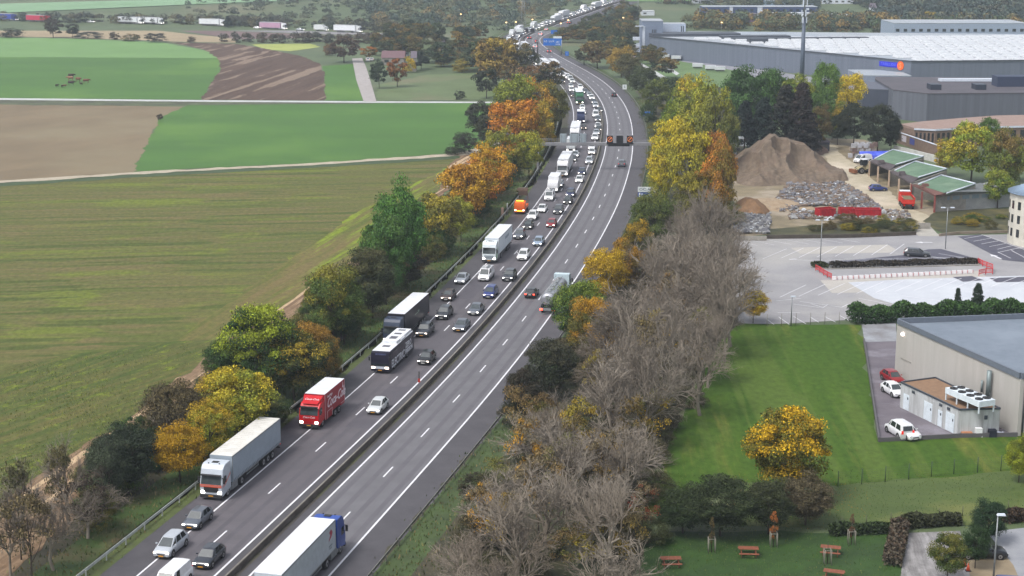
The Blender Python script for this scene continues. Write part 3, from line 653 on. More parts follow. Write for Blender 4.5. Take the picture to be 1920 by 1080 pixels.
def make_red_rigid():
    W = 2.5; root = thing('delivery_lorry', None, None); hw = W / 2
    red = pm('red_lorry_paint', col(196, 16, 28), col(180, 12, 24), rough=.35)
    cab_mb(W, 3.1, 2.0).build('cab', red, root); lorry_front(root, W, 3.1, M_head, grille=red)
    m = MB(); m.face([(-.45, -.95, 3.02), (-.45, .95, 3.02), (-1.75, 1.2, 3.72), (-1.75, -1.2, 3.72)]); m.face([(-.45, .95, 3.02), (-1.75, 1.2, 3.02), (-1.75, 1.2, 3.72)]); m.face([(-.45, -.95, 3.02), (-1.75, -1.2, 3.72), (-1.75, -1.2, 3.02)]); m.build('wind_deflector', red, root)
    x0, x1, zt = -2.1, -9.3, 3.75
    m = MB(); m.box((x0 + x1) / 2, 0, (1.0 + zt) / 2, x0 - x1, 2.55, zt - 1.0); m.box((x0 - 4.9) / 2, 0, .78, 2.3, 2.5, .6); m.box(-8.5, 0, .86, 1.4, 2.5, .3)
    bx = m.build('box_body', pm('red_box_side', col(160, 16, 34), col(146, 14, 30), rough=.4), root)
    m = MB(); m.box((x0 + x1) / 2, 0, zt + .02, x0 - x1 - .03, 2.52, .03); m.build('box_roof', M_wroof, root)
    pk = pm('white_trim', col(226, 196, 200), rough=.5); m = MB()
    for s in (-1, 1):
        for (xa, xb_, za, zb_) in ((x0 - .02, x0 - .1, .6, zt), (x1 + .1, x1 + .02, 1.0, zt), (-2.9, -2.96, .5, 1.45), (-4.6, -4.66, .5, 1.5)): m.box((xa + xb_) / 2, s * 1.285, (za + zb_) / 2, .07, .02, zb_ - za)
        m.box(-3.8, s * 1.285, 1.42, 1.8, .02, .05); m.box(-8.5, s * 1.285, 1.02, 1.4, .02, .05)
    m.build('edge_trim', pk, root)
    wl = pm('white_lettering', col(238, 226, 232), rough=.5)
    for s in (-1, 1):
        rot = (R(90), 0, 0) if s < 0 else (R(90), 0, R(180))
        text_obj('Coca-Cola', 1.65, wl, root, (-6.1, s * 1.29, 2.3), (rot[0], R(-9) if s > 0 else R(9), rot[2]) if False else rot, shear=.45, sx=.92, bold=.02)
        text_obj('Real Magic', .42, wl, root, (-3.9, s * 1.29, 3.2), rot, shear=.3)
        m = MB(); m.tube((-8.6, s * 1.28, 3.0), (-8.6, s * 1.3, 3.0), .18, n=10); m.box(-8.6, s * 1.29, 3.35, .14, .02, .4); m.build('bottle_mark', wl, root)
    text_obj('Coca-Cola', .42, wl, root, (-1.12, 0, 3.4), (R(28), 0, R(90)), shear=.4); text_obj('Coca-Cola', .36, wl, root, (.12, 0, 1.5), (R(86), 0, R(90)), shear=.4)
    m = MB(); m.box(-4.8, 0, .8, 8.4, .9, .3); m.build('chassis', M_chas, root)
    for s in (-1, 1):
        wheel(root, -1.3, s * (hw - .16), .48, .3)
        for x in (-5.6, -7.0): wheel(root, x, s * (hw - .16), .48, .42)
        m = MB(); m.box(x1 - .03, s * 1.0, .95, .06, .25, .14); m.build('tail_light', M_tail, root)
    return root

def make_bus():
    W, L, H = 2.55, 12.0, 3.0; root = thing('bus', None, None); hw = W / 2
    dk = pm('dark_bus_paint', col(34, 32, 50), col(28, 26, 42), rough=.3)
    m = MB(); prof = [(0, .35), (.05, 1.0), (.02, 2.0), (-.15, 2.85), (-.5, H), (-L, H), (-L, .35)]
    m.loft([[(x, y, z) for x, z in prof] for y in (-hw, hw)], 0, smooth=False); m.build('body', dk, root)
    m = MB(); m.box(-L / 2 - .15, 0, H + .02, L - .7, W - .1, .05)
    m.box(-8.0, 0, H + .2, 7.2, W - .5, .36, 0); m.box(-7.1, hw - .22, H + .12, 2.0, .3, .3); m.build('roof', M_wroof, root)
    m = MB()
    for x, w_, z in ((-3.0, .8, H + .06), (-6.4, 1.3, H + .39), (-8.6, .7, H + .39), (-10.6, .6, H + .39)): m.box(x, 0, z, w_, 1.0, .05)
    m.build('roof_hatch', pm('hatch_grey', col(96, 96, 104), rough=.5), root)
    m = MB(); m.face([(.065, -hw + .12, 1.15), (.065, hw - .12, 1.15), (-.08, hw - .14, 2.45), (-.08, -hw + .14, 2.45)]); m.build('windscreen', M_glass, root)
    m = MB(); m.box(-.06, .1, 2.68, .03, 1.5, .22); m.build('destination_display', pm('display', col(90, 96, 130), col(60, 62, 90), rough=.4), root)
    for s in (-1, 1):
        m = MB()
        for k in range(7): m.box(-1.5 - 1.48 * k, s * (hw + .006), 2.05, 1.36, .02, 1.1)
        m.build('side_window', pm('tinted_side_glass', (.02, .018, .03, 1), (.028, .02, .04, 1), rough=.08, spec=.7), root)
    for s in (-1, 1):
        m = MB(); m.box(.04, s * (hw - .32), .85, .08, .5, .26); m.build('headlight', M_headw, root)
        m = MB(); m.box(.3, s * (hw + .12), 2.1, .12, .2, .5); m.box(.1, s * (hw + .06), 2.5, .5, .06, .06); m.build('mirror', M_black, root)
        for x in (-2.6, -8.6): wheel(root, x, s * (hw - .15), .48, .3)
        m = MB(); m.box(-L - .02, s * 1.05, 1.1, .05, .22, .5); m.build('tail_light', M_tail, root)
    m = MB(); m.box(.055, 0, .85, .03, 1.35, .34); m.build('front_panel', pm('pale_front_panel', col(190, 196, 206), rough=.4), root)
    m = MB(); m.box(.07, 0, .48, .03, .5, .12); m.build('number_plate', M_py, root)
    wl = pm('bus_lettering', col(232, 234, 240), rough=.5)
    for s in (-1, 1):
        rz = 0 if s < 0 else R(180)
        text_obj('ELECTRIC', 1.5, wl, root, (-4.2, s * (hw + .02), 1.02), (R(90), 0, rz), sx=.95, bold=.03)
        text_obj('ZERO', 1.1, wl, root, (-9.2, s * (hw + .02), 1.9), (R(90), 0, rz), bold=.03); text_obj('EMISSION', .85, wl, root, (-9.4, s * (hw + .02), 1.05), (R(90), 0, rz), bold=.03)
    return root

def make_tanker():
    W = 2.5; root = thing('tanker_lorry', None, None); hw = W / 2
    cb = pm('pale_cab_paint', col(196, 214, 222), rough=.4); cab_mb(W, 3.55).build('cab', cb, root); lorry_front(root, W, 3.5, M_head)
    st = pm('tank_steel', col(188, 190, 196), col(150, 152, 160), scale=1.0, rough=.3, metal=.5); m = MB(); rings = []
    for x, k in ((-3.2, .55), (-3.3, .8), (-3.6, .98), (-4.2, 1), (-9, 1), (-14.2, 1), (-14.9, .98), (-15.25, .8), (-15.4, .5)):
        rings.append([(x, 1.2 * k * math.cos(t), 2.35 + 1.05 * k * math.sin(t)) for t in [2 * math.pi * i / 24 for i in range(24)]])
    m.loft(rings, 0); m.build('tank', st, root)
    m = MB()
    for x in (-4.4, -6.6, -8.8, -11, -13.2, -14.9):
        m.loft([[(x - dx, 1.215 * math.cos(t), 2.35 + 1.065 * math.sin(t)) for t in [2 * math.pi * i / 24 for i in range(24)]] for dx in (0, .08)], 0)
    m.build('tank_band', M_steel, root)
    m = MB(); m.box(-9.2, 0, 3.44, 10.4, .7, .06)
    for x in (-5.5, -8.2, -10.9, -13): m.tube((x, 0, 3.4), (x, 0, 3.62), .28, n=10)
    for s in (-1, 1): m.tube((-4.2, s * .55, 3.75), (-14.4, s * .55, 3.75), .03, n=5)
    m.build('walkway', M_steel, root)
    m = MB(); m.box(-9.0, 0, 1.05, 12.6, 1.0, .3); m.box(-3.4, 0, .95, 3.0, 2.1, .3); m.build('chassis', M_chas, root)
    m = MB(); m.box(-15.55, 0, .85, .2, 2.46, .34, 0); m.build('rear_bumper', M_steel, root)
    og = pm('orange_marker', col(224, 96, 48), rough=.5)
    for s in (-1, 1):
        wheel(root, -1.45, s * (hw - .17), .5, .32); wheel(root, -4.9, s * (hw - .25), .5, .5)
        for x in (-11.4, -12.7, -14): wheel(root, x, s * (hw - .2), .5, .38)
        m = MB(); m.box(-15.68, s * .98, .85, .05, .42, .28); m.build('tail_light', M_brake if s else og, root)
        m = MB(); m.box(-9, s * 1.2, 1.15, 11, .06, .3); m.build('side_rail', M_steel, root)
    m = MB(); m.tube((-15.42, 0, 2.6), (-15.5, 0, 2.6), .42, n=14); m.build('rear_manhole', M_steel, root)
    return root

def make_rigid(cabh=2.7, boxh=3.4, L=8.0):
    """small white box lorry"""
    W = 2.3; root = thing('box_lorry', None, None); hw = W / 2
    cab_mb(W, cabh, 1.8).build('cab', P_lorry, root)
    m = MB(); m.face([(.045, -hw + .12, 1.5), (.045, hw - .12, 1.5), (-.2, hw - .14, 2.3), (-.2, -hw + .14, 2.3)]); m.build('windscreen', M_wind, root)
    m = MB(); m.box((-1.9 - L) / 2, 0, (.9 + boxh) / 2, L - 1.9, 2.35, boxh - .9); m.build('box_body', P_lorry, root)
    m = MB(); m.box((-1.9 - L) / 2, 0, boxh + .02, L - 1.95, 2.32, .03); m.build('box_roof', M_wroof, root)
    m = MB(); m.box(-L / 2, 0, .75, L - .6, .9, .25); m.build('chassis', M_chas, root)
    m = MB(); m.box(.05, 0, .9, .05, W * .6, .3); m.build('grille', M_black, root)
    for s in (-1, 1):
        m = MB(); m.box(.04, s * (hw - .3), .8, .1, .36, .22); m.build('headlight', M_head, root)
        wheel(root, -1.1, s * (hw - .14), .44, .28); wheel(root, -L + 1.8, s * (hw - .2), .44, .4)
        m = MB(); m.box(-L - .02, s * 1.0, .9, .05, .2, .3); m.build('tail_light', M_tail, root)
        m = MB(); m.face([(-.3, s * (hw + .01), 1.5), (-1.1, s * (hw + .01), 1.5), (-1.1, s * (hw + .01), 2.2), (-.42, s * (hw + .01), 2.2)][::s]); m.build('side_window', M_glass, root)
    return root

def make_attenuator():
    """orange road-service lorry with a crash cushion folded up over its back"""
    root = thing('road_service_lorry', None, None); W = 2.2; hw = W / 2
    og = pm('orange_paint', col(232, 104, 24), col(214, 90, 20), rough=.4); cab_mb(W, 2.6, 1.9).build('cab', og, root)
    m = MB(); m.face([(.05, -hw + .12, 1.45), (.05, hw - .12, 1.45), (-.22, hw - .14, 2.2), (-.22, -hw + .14, 2.2)]); m.build('windscreen', M_wind, root)
    m = MB(); m.box(-3.9, 0, 1.1, 4.0, 2.2, .5); m.build('flat_bed', og, root)
    m = MB(); m.box(-.7, 0, 2.72, .3, 1.5, .18); m.build('beacon_bar', M_amber, root)
    m = MB(); m.box(.06, 0, .7, .06, 1.2, .16); m.build('bumper_lamp', M_amber, root)
    for s in (-1, 1):
        m = MB(); m.box(.04, s * (hw - .26), .85, .1, .34, .22); m.build('headlight', M_headw, root); wheel(root, -1.1, s * (hw - .14), .42, .28); wheel(root, -4.9, s * (hw - .18), .42, .36)
    m = MB(); m.box(-5.4, 0, 3.9, .5, 1.9, 1.6)
    for s in (-1, 1): m.box(-5.7, s * .95, 2.0, .25, .12, 1.9); m.tube((-5.7, s * .95, 2.9), (-4.6, s * .8, 4.4), .07, n=6)
    for k in range(5): m.box(-5.4 + .2 * k, 0, 3.1 + .28 * k, .06, 1.9, .06)
    m.box(-4.55, 0, 4.45, .15, 2.3, .5); m.build('raised_frame', pm('grey_brown_frame', col(112, 96, 84), rough=.6), root)
    return root

def make_dumper():
    root = thing('tipper_lorry', None, None); rd = pm('tipper_red', col(204, 52, 36), col(184, 44, 32), rough=.45)
    cab_mb(2.4, 2.9, 1.9).build('cab', pm('tipper_cab', col(196, 60, 44), rough=.4), root); m = MB(); m.box(-1.1, 0, 3.0, 1.5, 2.2, .14); m.build('cab_roof', M_wroof, root)
    m = MB(); m.face([(.05, -1.0, 1.5), (.05, 1.0, 1.5), (-.24, 1.0, 2.4), (-.24, -1.0, 2.4)]); m.build('windscreen', M_wind, root)
    m = MB(); x0, x1 = -2.2, -7.6
    m.box((x0 + x1) / 2, 0, 1.25, x0 - x1, 2.3, .2)
    for s in (-1, 1): 
        m.box((x0 + x1) / 2, s * 1.22, 1.85, x0 - x1, .12, 1.1); m.box((x0 + x1) / 2, s * 1.25, 2.42, x0 - x1 + .1, .18, .12)
        for k in range(5): m.box(x0 - .5 - 1.1 * k, s * 1.3, 1.8, .1, .08, 1.1)
    m.box(x0, 0, 2.0, .14, 2.4, 1.5); m.box(x1, 0, 1.7, .12, 2.3, .9); m.build('tipping_body', rd, root)
    m = MB(); m.box((x0 + x1) / 2, 0, 1.85, x0 - x1 - .3, 2.25, .7, 0, taper=.9); m.build('load', pm('tipped_soil', col(120, 108, 78), col(96, 88, 62), scale=3), root)
    m = MB(); m.box(-4.2, 0, .85, 6.6, .9, .4); m.build('chassis', M_chas, root)
    for s in (-1, 1):
        for x in (-1.2, -3.0, -5.4, -6.8): wheel(root, x, s * .98, .5, .38)
        m = MB(); m.box(x1 - .1, s * .9, .95, .06, .28, .16); m.build('tail_light', M_tail, root)
    return root

def make_loader():
    root = thing('wheel_loader', None, None); ye = pm('loader_paint', col(206, 196, 160), col(176, 160, 120), rough=.5)
    m = MB(); m.box(-4.6, 0, 1.6, 2.2, 1.7, 1.1); m.box(-2.6, 0, 1.2, 2.0, 1.0, .7); m.build('body', ye, root)
    m = MB(); m.box(-3.1, 0, 2.6, 1.3, 1.5, 1.4, taper=.9); m.build('cabin', M_glass, root); m = MB(); m.box(-3.1, 0, 3.36, 1.5, 1.6, .12); m.build('cabin_roof', M_wroof, root)
    m = MB()
    for s in (-1, 1): m.tube((-2.4, s * .5, 1.7), (-.5, s * .5, .9), .12, n=6)
    m.build('lift_arm', ye, root)
    m = MB(); m.prism([(.2, -1.3), (.2, 1.3), (-.6, 1.3), (-.6, -1.3)], .25, 1.1); m.build('bucket', pm('rusty_bucket', col(130, 84, 56), rough=.7), root)
    for s in (-1, 1):
        for x in (-1.9, -4.5): wheel(root, x, s * 1.0, .75, .55)
    return root
PROTO = {}
def get(key, fn):
    if key not in PROTO:
        o = fn(); index_children(o); PROTO[key] = o; return o
    return copy_tree(PROTO[key])
def place(o, px, py, label, cat, rz=None, incoming=True, L=None, c=None, group=None, xy=None):
    """stand a vehicle on the road by its near end; heading follows the road unless given"""
    p = xy or g(px, py)
    if rz is None:
        s, _ = station(p); _, a = at(s); rz = a + math.pi if incoming else a
    if not incoming: p = (p[0] + math.cos(rz) * L, p[1] + math.sin(rz) * L)
    o.location = (p[0], p[1], .03 + hgt(*p)); o.rotation_euler = (0, 0, rz)
    if c: paint(o, c)
    return tag(o, label, cat, group)
PC = {'white': col(244, 245, 248), 'silver': col(190, 196, 204), 'grey': col(98, 104, 114), 'dark grey': col(56, 60, 68), 'black': col(26, 28, 32), 'dark blue': col(30, 42, 84), 'blue': col(38, 56, 124), 'red': col(150, 22, 32), 'brown': col(74, 58, 54), 'pale blue': col(150, 168, 190), 'pale': col(218, 222, 224), 'green': col(30, 98, 62)}
NAMES = {'hatchback': 'hatchback', 'saloon': 'saloon', 'estate': 'estate car', 'suv': 'tall car', 'minivan': 'people carrier', 'van': 'van', 'small_van': 'small van'}
def car(px, py, kind, c, label, group='cars in the slow queue towards the camera', **kw):
    key = (kind, kw.pop('warm', False), kw.pop('yp', False), kw.pop('rack', False))
    o = get(key, lambda: make_car(kind, head=M_headw if key[1] else None, plate=M_py if key[2] else None, rack=key[3]))
    return place(o, px, py, label, 'van' if 'van' in kind and kind != 'minivan' else 'car', c=PC[c], group=group, **kw)

# ================================================================ TRAFFIC
GQ = 'cars in the slow queue towards the camera'
car(300, 1124, 'van', 'white', 'white van cut off by the lower edge of the photo')
car(302, 1050, 'minivan', 'silver', 'silver people carrier straddling the hard shoulder line, ahead of the grey cab lorry', yp=True, warm=True)
car(355, 996, 'hatchback', 'grey', 'dark grey car with orange plate directly in front of the silver cab lorry', yp=True)
car(376, 1070, 'hatchback', 'dark grey', 'dark grey hatchback beside the central reserve, nearest car in the fast lane', yp=True)
car(699, 779, 'hatchback', 'pale', 'pale silver hatchback alone in the fast lane beside the red lorry', yp=True)
car(793, 686, 'hatchback', 'black', 'small black car with four round lamps, beside the black and white bus', warm=True)
car(790, 634, 'suv', 'dark grey', 'dark car right behind the black and white bus', warm=True, yp=True)
car(859, 624, 'saloon', 'grey', 'grey saloon with orange plate in the fast lane behind the small black car', yp=True)
car(827, 601, 'suv', 'dark grey', 'dark tall car on the shoulder line beside the rear of the black lorry')
car(887, 593, 'saloon', 'grey', 'low grey blue coupe in the fast lane ahead of the blue people carrier')
car(836, 566, 'hatchback', 'brown', 'brown hatchback on the hard shoulder just behind the black lorry', warm=True)
car(915, 561, 'minivan', 'blue', 'deep blue people carrier in the fast lane beside the white van', warm=True)
car(861, 534, 'saloon', 'silver', 'silver saloon on the hard shoulder beside the white van')
car(906, 529, 'van', 'white', 'white van with roof rack in front of the white lorry with green trim', rack=True)
car(951, 529, 'suv', 'dark grey', 'dark tall car in the fast lane behind the deep blue people carrier')
car(978, 490, 'suv', 'white', 'white tall car in the fast lane beside the white lorry with green trim')
car(1007, 463, 'hatchback', 'pale blue', 'pale blue silver hatchback hugging the central line behind the white tall car')
car(971, 450, 'suv', 'grey', 'grey tall car partly hidden behind the white lorry with green trim')
car(988, 431, 'hatchback', 'black', 'black hatchback on the shoulder line behind the grey tall car')
car(1032, 428, 'hatchback', 'red', 'small dark red car in the fast lane')
car(996, 414, 'suv', 'white', 'off white car on the shoulder line behind the black hatchback')
car(1045, 403, 'suv', 'dark grey', 'dark grey tall car in the fast lane behind the small red car')
car(1014, 400, 'saloon', 'white', 'white saloon in the slow lane in front of the white van')
car(1028, 378, 'van', 'white', 'white van with bars on its roof followed by a small white box lorry', rack=True)
car(1063, 384, 'hatchback', 'black', 'black hatchback with bright lamps close in front of a dark blue tall car')
car(1068, 371, 'suv', 'dark blue', 'dark blue tall car close behind the black hatchback')
car(1047, 352, 'saloon', 'silver', 'silver grey car between the small white box lorry and the white lorry')
car(1085, 344, 'hatchback', 'white', 'white hatchback in the fast lane beside the white lorry')
car(1090, 329, 'hatchback', 'dark blue', 'dark blue hatchback in the fast lane behind the white hatchback')
car(1104, 309, 'suv', 'silver', 'silver tall car in the fast lane just before the gantry')
car(1073, 304, 'hatchback', 'dark grey', 'dark car hidden behind the white lorry, showing one lamp')
car(1078, 296, 'saloon', 'silver', 'silver car between the white lorry and the box lorry under the gantry')
car(1109, 291, 'hatchback', 'white', 'white car in the fast lane, second below the gantry beam', warm=True)
car(1109, 282, 'saloon', 'white', 'white car in the fast lane directly below the gantry beam')
car(1115, 264, 'suv', 'white', 'white tall car seen just above the gantry beam in the fast lane')
car(1118, 254, 'saloon', 'silver', 'silver car behind the white tall car above the gantry beam', warm=True)
car(1122, 247, 'hatchback', 'black', 'black car with red tinted lamps in the fast lane above the gantry', warm=True)
car(1121, 241, 'saloon', 'white', 'white saloon behind the black car above the gantry')
car(1121, 229, 'suv', 'grey', 'grey car behind the white saloon above the gantry')
car(1117, 221, 'van', 'white', 'white van in the fast lane beside the flat recovery lorry')
car(1124, 211, 'hatchback', 'dark grey', 'dark car next to the central reserve behind a white van')
car(1117, 203, 'suv', 'silver', 'silver car with warm lamps in the fast lane beside the green lorry', warm=True)
car(1114, 195, 'hatchback', 'grey', 'grey hatchback in the fast lane beside the cab of the green lorry')
car(1110, 188, 'suv', 'white', 'white tall car in the fast lane beside the trailer of the green lorry')
car(1106, 182, 'saloon', 'silver', 'silver saloon in the fast lane behind the white tall car by the green lorry')
car(1099, 176, 'hatchback', 'grey', 'grey hatchback in the fast lane beside the rear of the green lorry')
car(1093, 215, 'hatchback', 'white', 'white hatchback in the slow lane in front of the flat recovery lorry')
car(1092, 206, 'hatchback', 'pale', 'pale car squeezed between the green lorry and a white hatchback')
car(1094, 244, 'hatchback', 'brown', 'dark brown car with one lamp showing beside the white box lorry', warm=True)
car(1075, 183, 'hatchback', 'brown', 'dark car squeezed on the shoulder line beside the green lorry', warm=True)
car(1072, 173, 'suv', 'white', 'white tall car on the shoulder line behind the dark one by the green lorry')
car(1089, 168, 'suv', 'white', 'white tall car in the fast lane just beyond the green lorry')
car(1071, 165, 'hatchback', 'silver', 'silver car in the slow lane beyond the green lorry', warm=True)
# lorries and buses of the queue
og = pm('orange_stripe', col(214, 96, 66), rough=.4)
o = make_artic('orange_stripes', side=pm('grey_curtain', col(158, 170, 182), col(148, 160, 172), scale=.7, rough=.5), roof=pm('cream_roof', col(216, 214, 208), col(198, 196, 190), scale=.8, rough=.6), stripes=og); index_children(o)
place(o, 397, 938, 'silver cab lorry with orange stripes pulling a grey curtain sided trailer', 'lorry', c=col(196, 204, 214), group='lorries in the queue')
o = make_red_rigid(); place(o, 580, 805, 'bright red box lorry with white script lettering on its side', 'lorry', group='lorries in the queue')
o = make_bus(); place(o, 713, 701, 'long dark bus with white roof and big white letters on its side', 'bus')
o = make_artic('dark', side=pm('black_trailer', col(34, 34, 44), col(42, 40, 48), scale=.6, rough=.35)); index_children(o)
bl = pm('trailer_emblem', col(150, 170, 150), rough=.5)
for s in (-1, 1):
    m = MB(); m.box(-9.0, s * 1.29, 2.6, 1.6, .02, .14); m.box(-10.2, s * 1.29, 2.75, .8, .02, .3); m.build('emblem', bl, o)
place(o, 734, 648, 'dark blue cab lorry with black trailer and white roof, beside the dark bus', 'lorry', c=col(54, 66, 88), group='lorries in the queue')
o = make_artic('box', side=pm('white_box_side', col(222, 230, 236), col(210, 220, 228), scale=.6, rough=.45), grille=pm('silver_grille', col(150, 160, 168), rough=.4)); index_children(o)
gr = pm('pale_lettering', col(150, 168, 180), rough=.5); gn = pm('lime_trim', col(96, 190, 80), rough=.5)
for s in (-1, 1):
    text_obj('transport', 1.0, gr, o, (-10.8, s * 1.29, 3.0), (R(90), 0, 0 if s < 0 else R(180)), bold=.01)
    m = MB(); m.face([(-.1, s * 1.264, .9), (-.9, s * 1.264, .9), (-1.9, s * 1.264, 2.6), (-1.6, s * 1.264, 2.6)][::s]); m.build('green_flash', gn, o)
place(o, 917, 494, 'white lorry with green trim and white box trailer, behind the white van', 'lorry', c=col(226, 236, 240), group='lorries in the queue')
o = copy_tree(PROTO.setdefault('artic_white', make_artic('box', side=pm('plain_white_side', col(230, 233, 238), rough=.45), grille=M_steel))) if False else make_artic('box', side=pm('plain_white_side', col(230, 233, 238), rough=.45), grille=M_steel)
index_children(o); PROTO['artic_white'] = o
place(o, 1054, 333, 'all white lorry and trailer below the gantry, in the slow lane', 'lorry', c=PC['white'], group='lorries in the queue')
place(get('rigid', make_rigid), 1070, 287, 'white box lorry with blue bumper directly under the gantry', 'lorry', c=PC['pale'], group='lorries in the queue')
place(get('rigid', make_rigid), 1036, 362, 'small white box lorry between a white van and a silver grey car', 'lorry', c=PC['white'], group='lorries in the queue')
place(get('artic_white', None), 1077, 268, 'white lorry half hidden behind the white sign boards of the gantry', 'lorry', c=PC['white'], group='lorries in the queue')
place(get('rigid', make_rigid), 1089, 232, 'blue and white lorry in the slow lane above the gantry', 'lorry', c=PC['dark blue'], group='lorries in the queue')
o = make_artic('dark', side=pm('green_trailer', col(44, 84, 64), rough=.5)); index_children(o); place(o, 1087, 197, 'dark green lorry with white roofed trailer, furthest lorry before the bend', 'lorry', c=PC['green'], group='lorries in the queue')
place(make_attenuator(), 974, 402, 'orange road service lorry with amber lamps and raised frame on the hard shoulder', 'lorry')
# the queue beyond the bend, two lanes nose to tail
rng = random.Random(7); kinds = ['hatchback', 'suv', 'saloon', 'estate', 'minivan', 'van']; cols = ['white', 'white', 'silver', 'pale', 'white', 'grey', 'dark grey', 'pale blue', 'silver']
for lane, s0, offl in (('slow', station(g(1066, 158))[0], -12.3), ('fast', station(g(1085, 158))[0], -8.6)):
    s = s0 + 3; i = 0
    while s < SS[-1] - 190:
        p, a = at(s, offl + rng.uniform(-.3, .3)); i += 1
        if lane == 'slow' and i % 6 == 3:
            o = get('rigid', make_rigid); L = 9.0; place(o, 0, 0, 'white lorry in the distant queue beyond the bend', 'lorry', xy=p, rz=a + math.pi, c=PC[rng.choice(['white', 'pale', 'white'])], group='lorries in the far queue')
        elif i % 11 == 7:
            o = get('artic_white', None); L = 17.5; place(o, 0, 0, 'white articulated lorry in the distant queue beyond the bend', 'lorry', xy=p, rz=a + math.pi, c=PC[rng.choice(['white', 'pale'])], group='articulated lorries in the far queue')
        else:
            k = rng.choice(kinds); c = rng.choice(cols); L = CARS[k][0]
            o = get((k, bool(i % 2), False, False), lambda: make_car(k, head=M_headw if i % 2 else None))
            place(o, 0, 0, f'{c} {NAMES[k]} with lit lamps in the distant queue beyond the bend', 'van' if k == 'van' else 'car', xy=p, rz=a + math.pi, c=PC[c], group=f'{c} {NAMES[k]}s in the far queue')
        s += L + rng.uniform(1.6, 4.5)
# traffic going away
def away(px, py, kind, c, label, brake=False, yp=False):
    o = get((kind, 'away', brake), lambda: make_car(kind, head=pm('headlight_off', (.5, .5, .52, 1), rough=.15), tailm=M_brake if brake else M_tail))
    return place(o, px, py, label, 'car', incoming=False, L=CARS[kind][0], c=PC[c], group='cars driving away on the far carriageway')
away(993, 561, 'hatchback', 'black', 'black car with brake lamps lit overtaking the steel tanker', brake=True)
away(1165, 314, 'suv', 'grey', 'grey tall car alone in the carriageway below the gantry, driving away')
away(1152, 182, 'hatchback', 'black', 'black car alone beyond the gantry, driving away')
o = make_tanker(); place(o, 1026, 591, 'steel tanker lorry with orange rear corners driving away', 'tanker', incoming=False, L=15.7)
o = make_artic('blue', side=pm('white_trailer_side', col(188, 196, 204), rough=.45)); index_children(o)
em = pm('red_emblem', col(176, 60, 84), rough=.5); et = pm('grey_emblem', col(130, 140, 150), rough=.5)
for s in (-1, 1):
    m = MB(); m.prism([(0, 0)] * 0 or [(-4.0, .5), (-4.5, .3), (-4.2, 0), (-4.7, -.5), (-4.0, -.3), (-3.6, .1)], 0, .01); me = m.build('emblem', em, o); me.rotation_euler = (R(90), 0, 0); me.location = (0, s * 1.285, 3.0)
    m = MB(); m.box(-4.2, s * 1.285, 1.95, .9, .02, .12); m.box(-4.2, s * 1.285, 1.7, .6, .02, .1); m.build('emblem_lettering', et, o)
fr = (np.array(g(579, 968, 4)) + np.array(g(631, 977, 4))) / 2; s_, o_ = station(tuple(fr)); (p_, a_) = at(s_, 0)
fp = (fr[0] + math.cos(a_) * 2.75, fr[1] + math.sin(a_) * 2.75)
place(o, 0, 0, 'blue cab lorry with white trailer driving away at the lower edge of the photo', 'lorry', xy=fp, rz=a_, c=col(28, 72, 160))
for i, (s, of, k, c) in enumerate([(0, 1.9, 'saloon', 'grey'), (26, -1.8, 'suv', 'white'), (60, 1.8, 'hatchback', 'red'), (86, -1.9, 'estate', 'dark grey'), (110, 1.8, 'van', 'white'), (150, -1.8, 'hatchback', 'silver'), (190, 1.8, 'suv', 'black')]):
    sb = station(g(1028, 97))[0] + s; p, a = at(sb, of); o = get((k, 'away', True), lambda: make_car(k, head=M_rim, tailm=M_brake)); L = CARS[k][0]
    place(o, 0, 0, f'{c} {NAMES[k]} with red rear lamps far up the carriageway near the blue signs', 'van' if k == 'van' else 'car', xy=p, rz=a, c=PC[c], group='cars driving away far up the road')
# parked cars on the right
def parked(px, py, kind, c, ang, label, g_='parked vehicles'):
    o = get((kind, 'off'), lambda: make_car(kind, head=pm('headlight_off', (.5, .5, .52, 1), rough=.15)))
    return place(o, 0, 0, label, 'van' if 'van' in kind and kind != 'minivan' else 'car', xy=g(px, py), rz=R(ang), c=PC[c])
parked(1744, 482, 'estate', 'dark grey', -14, 'dark grey car parked alone on the fresh black bays')
parked(1893, 552, 'estate', 'dark blue', 172, 'dark blue car at the right edge of the photo in the pale car park').location.x += 4.6
parked(1392, 572, 'saloon', 'silver', 0, 'silver car parked behind the bare branches at the edge of the car park')
parked(1669, 806, 'small_van', 'white', 104, 'white small van nearest the lawn corner of the service yard')
parked(1717, 829, 'minivan', 'white', -68, 'white people carrier beside the small van in the service yard')
parked(1687, 724, 'hatchback', 'red', -75, 'dark red car behind the flat roofed annex')
parked(1689, 748, 'hatchback', 'white', -75, 'white hatchback half hidden by the end of the annex')
parked(1886, 1044, 'saloon', 'black', 0, 'black saloon parked behind the round trees beside the block paving')
parked(1830, 1112, 'suv', 'blue', 170, 'bright blue car at the bottom edge below the round trees')
parked(1935, 1106, 'hatchback', 'pale blue', 30, 'pale blue car in the lower right corner of the photo')
parked(1663, 358, 'hatchback', 'blue', 0, 'blue car parked in front of the middle green roofed garage')
# vehicles in the yard
place(make_dumper(), 0, 0, 'red tipper lorry with soil load standing above the concrete ramp', 'lorry', xy=g(1694, 382), rz=math.atan2(g(1693, 388)[1] - g(1717, 419)[1], g(1693, 388)[0] - g(1717, 419)[0]))
place(make_loader(), 0, 0, 'muddy wheel loader beside the white van at the garages', 'loader', xy=g(1598, 326), rz=R(200))
parked(1604, 306, 'van', 'white', 215, 'white van behind the wheel loader at the garages')
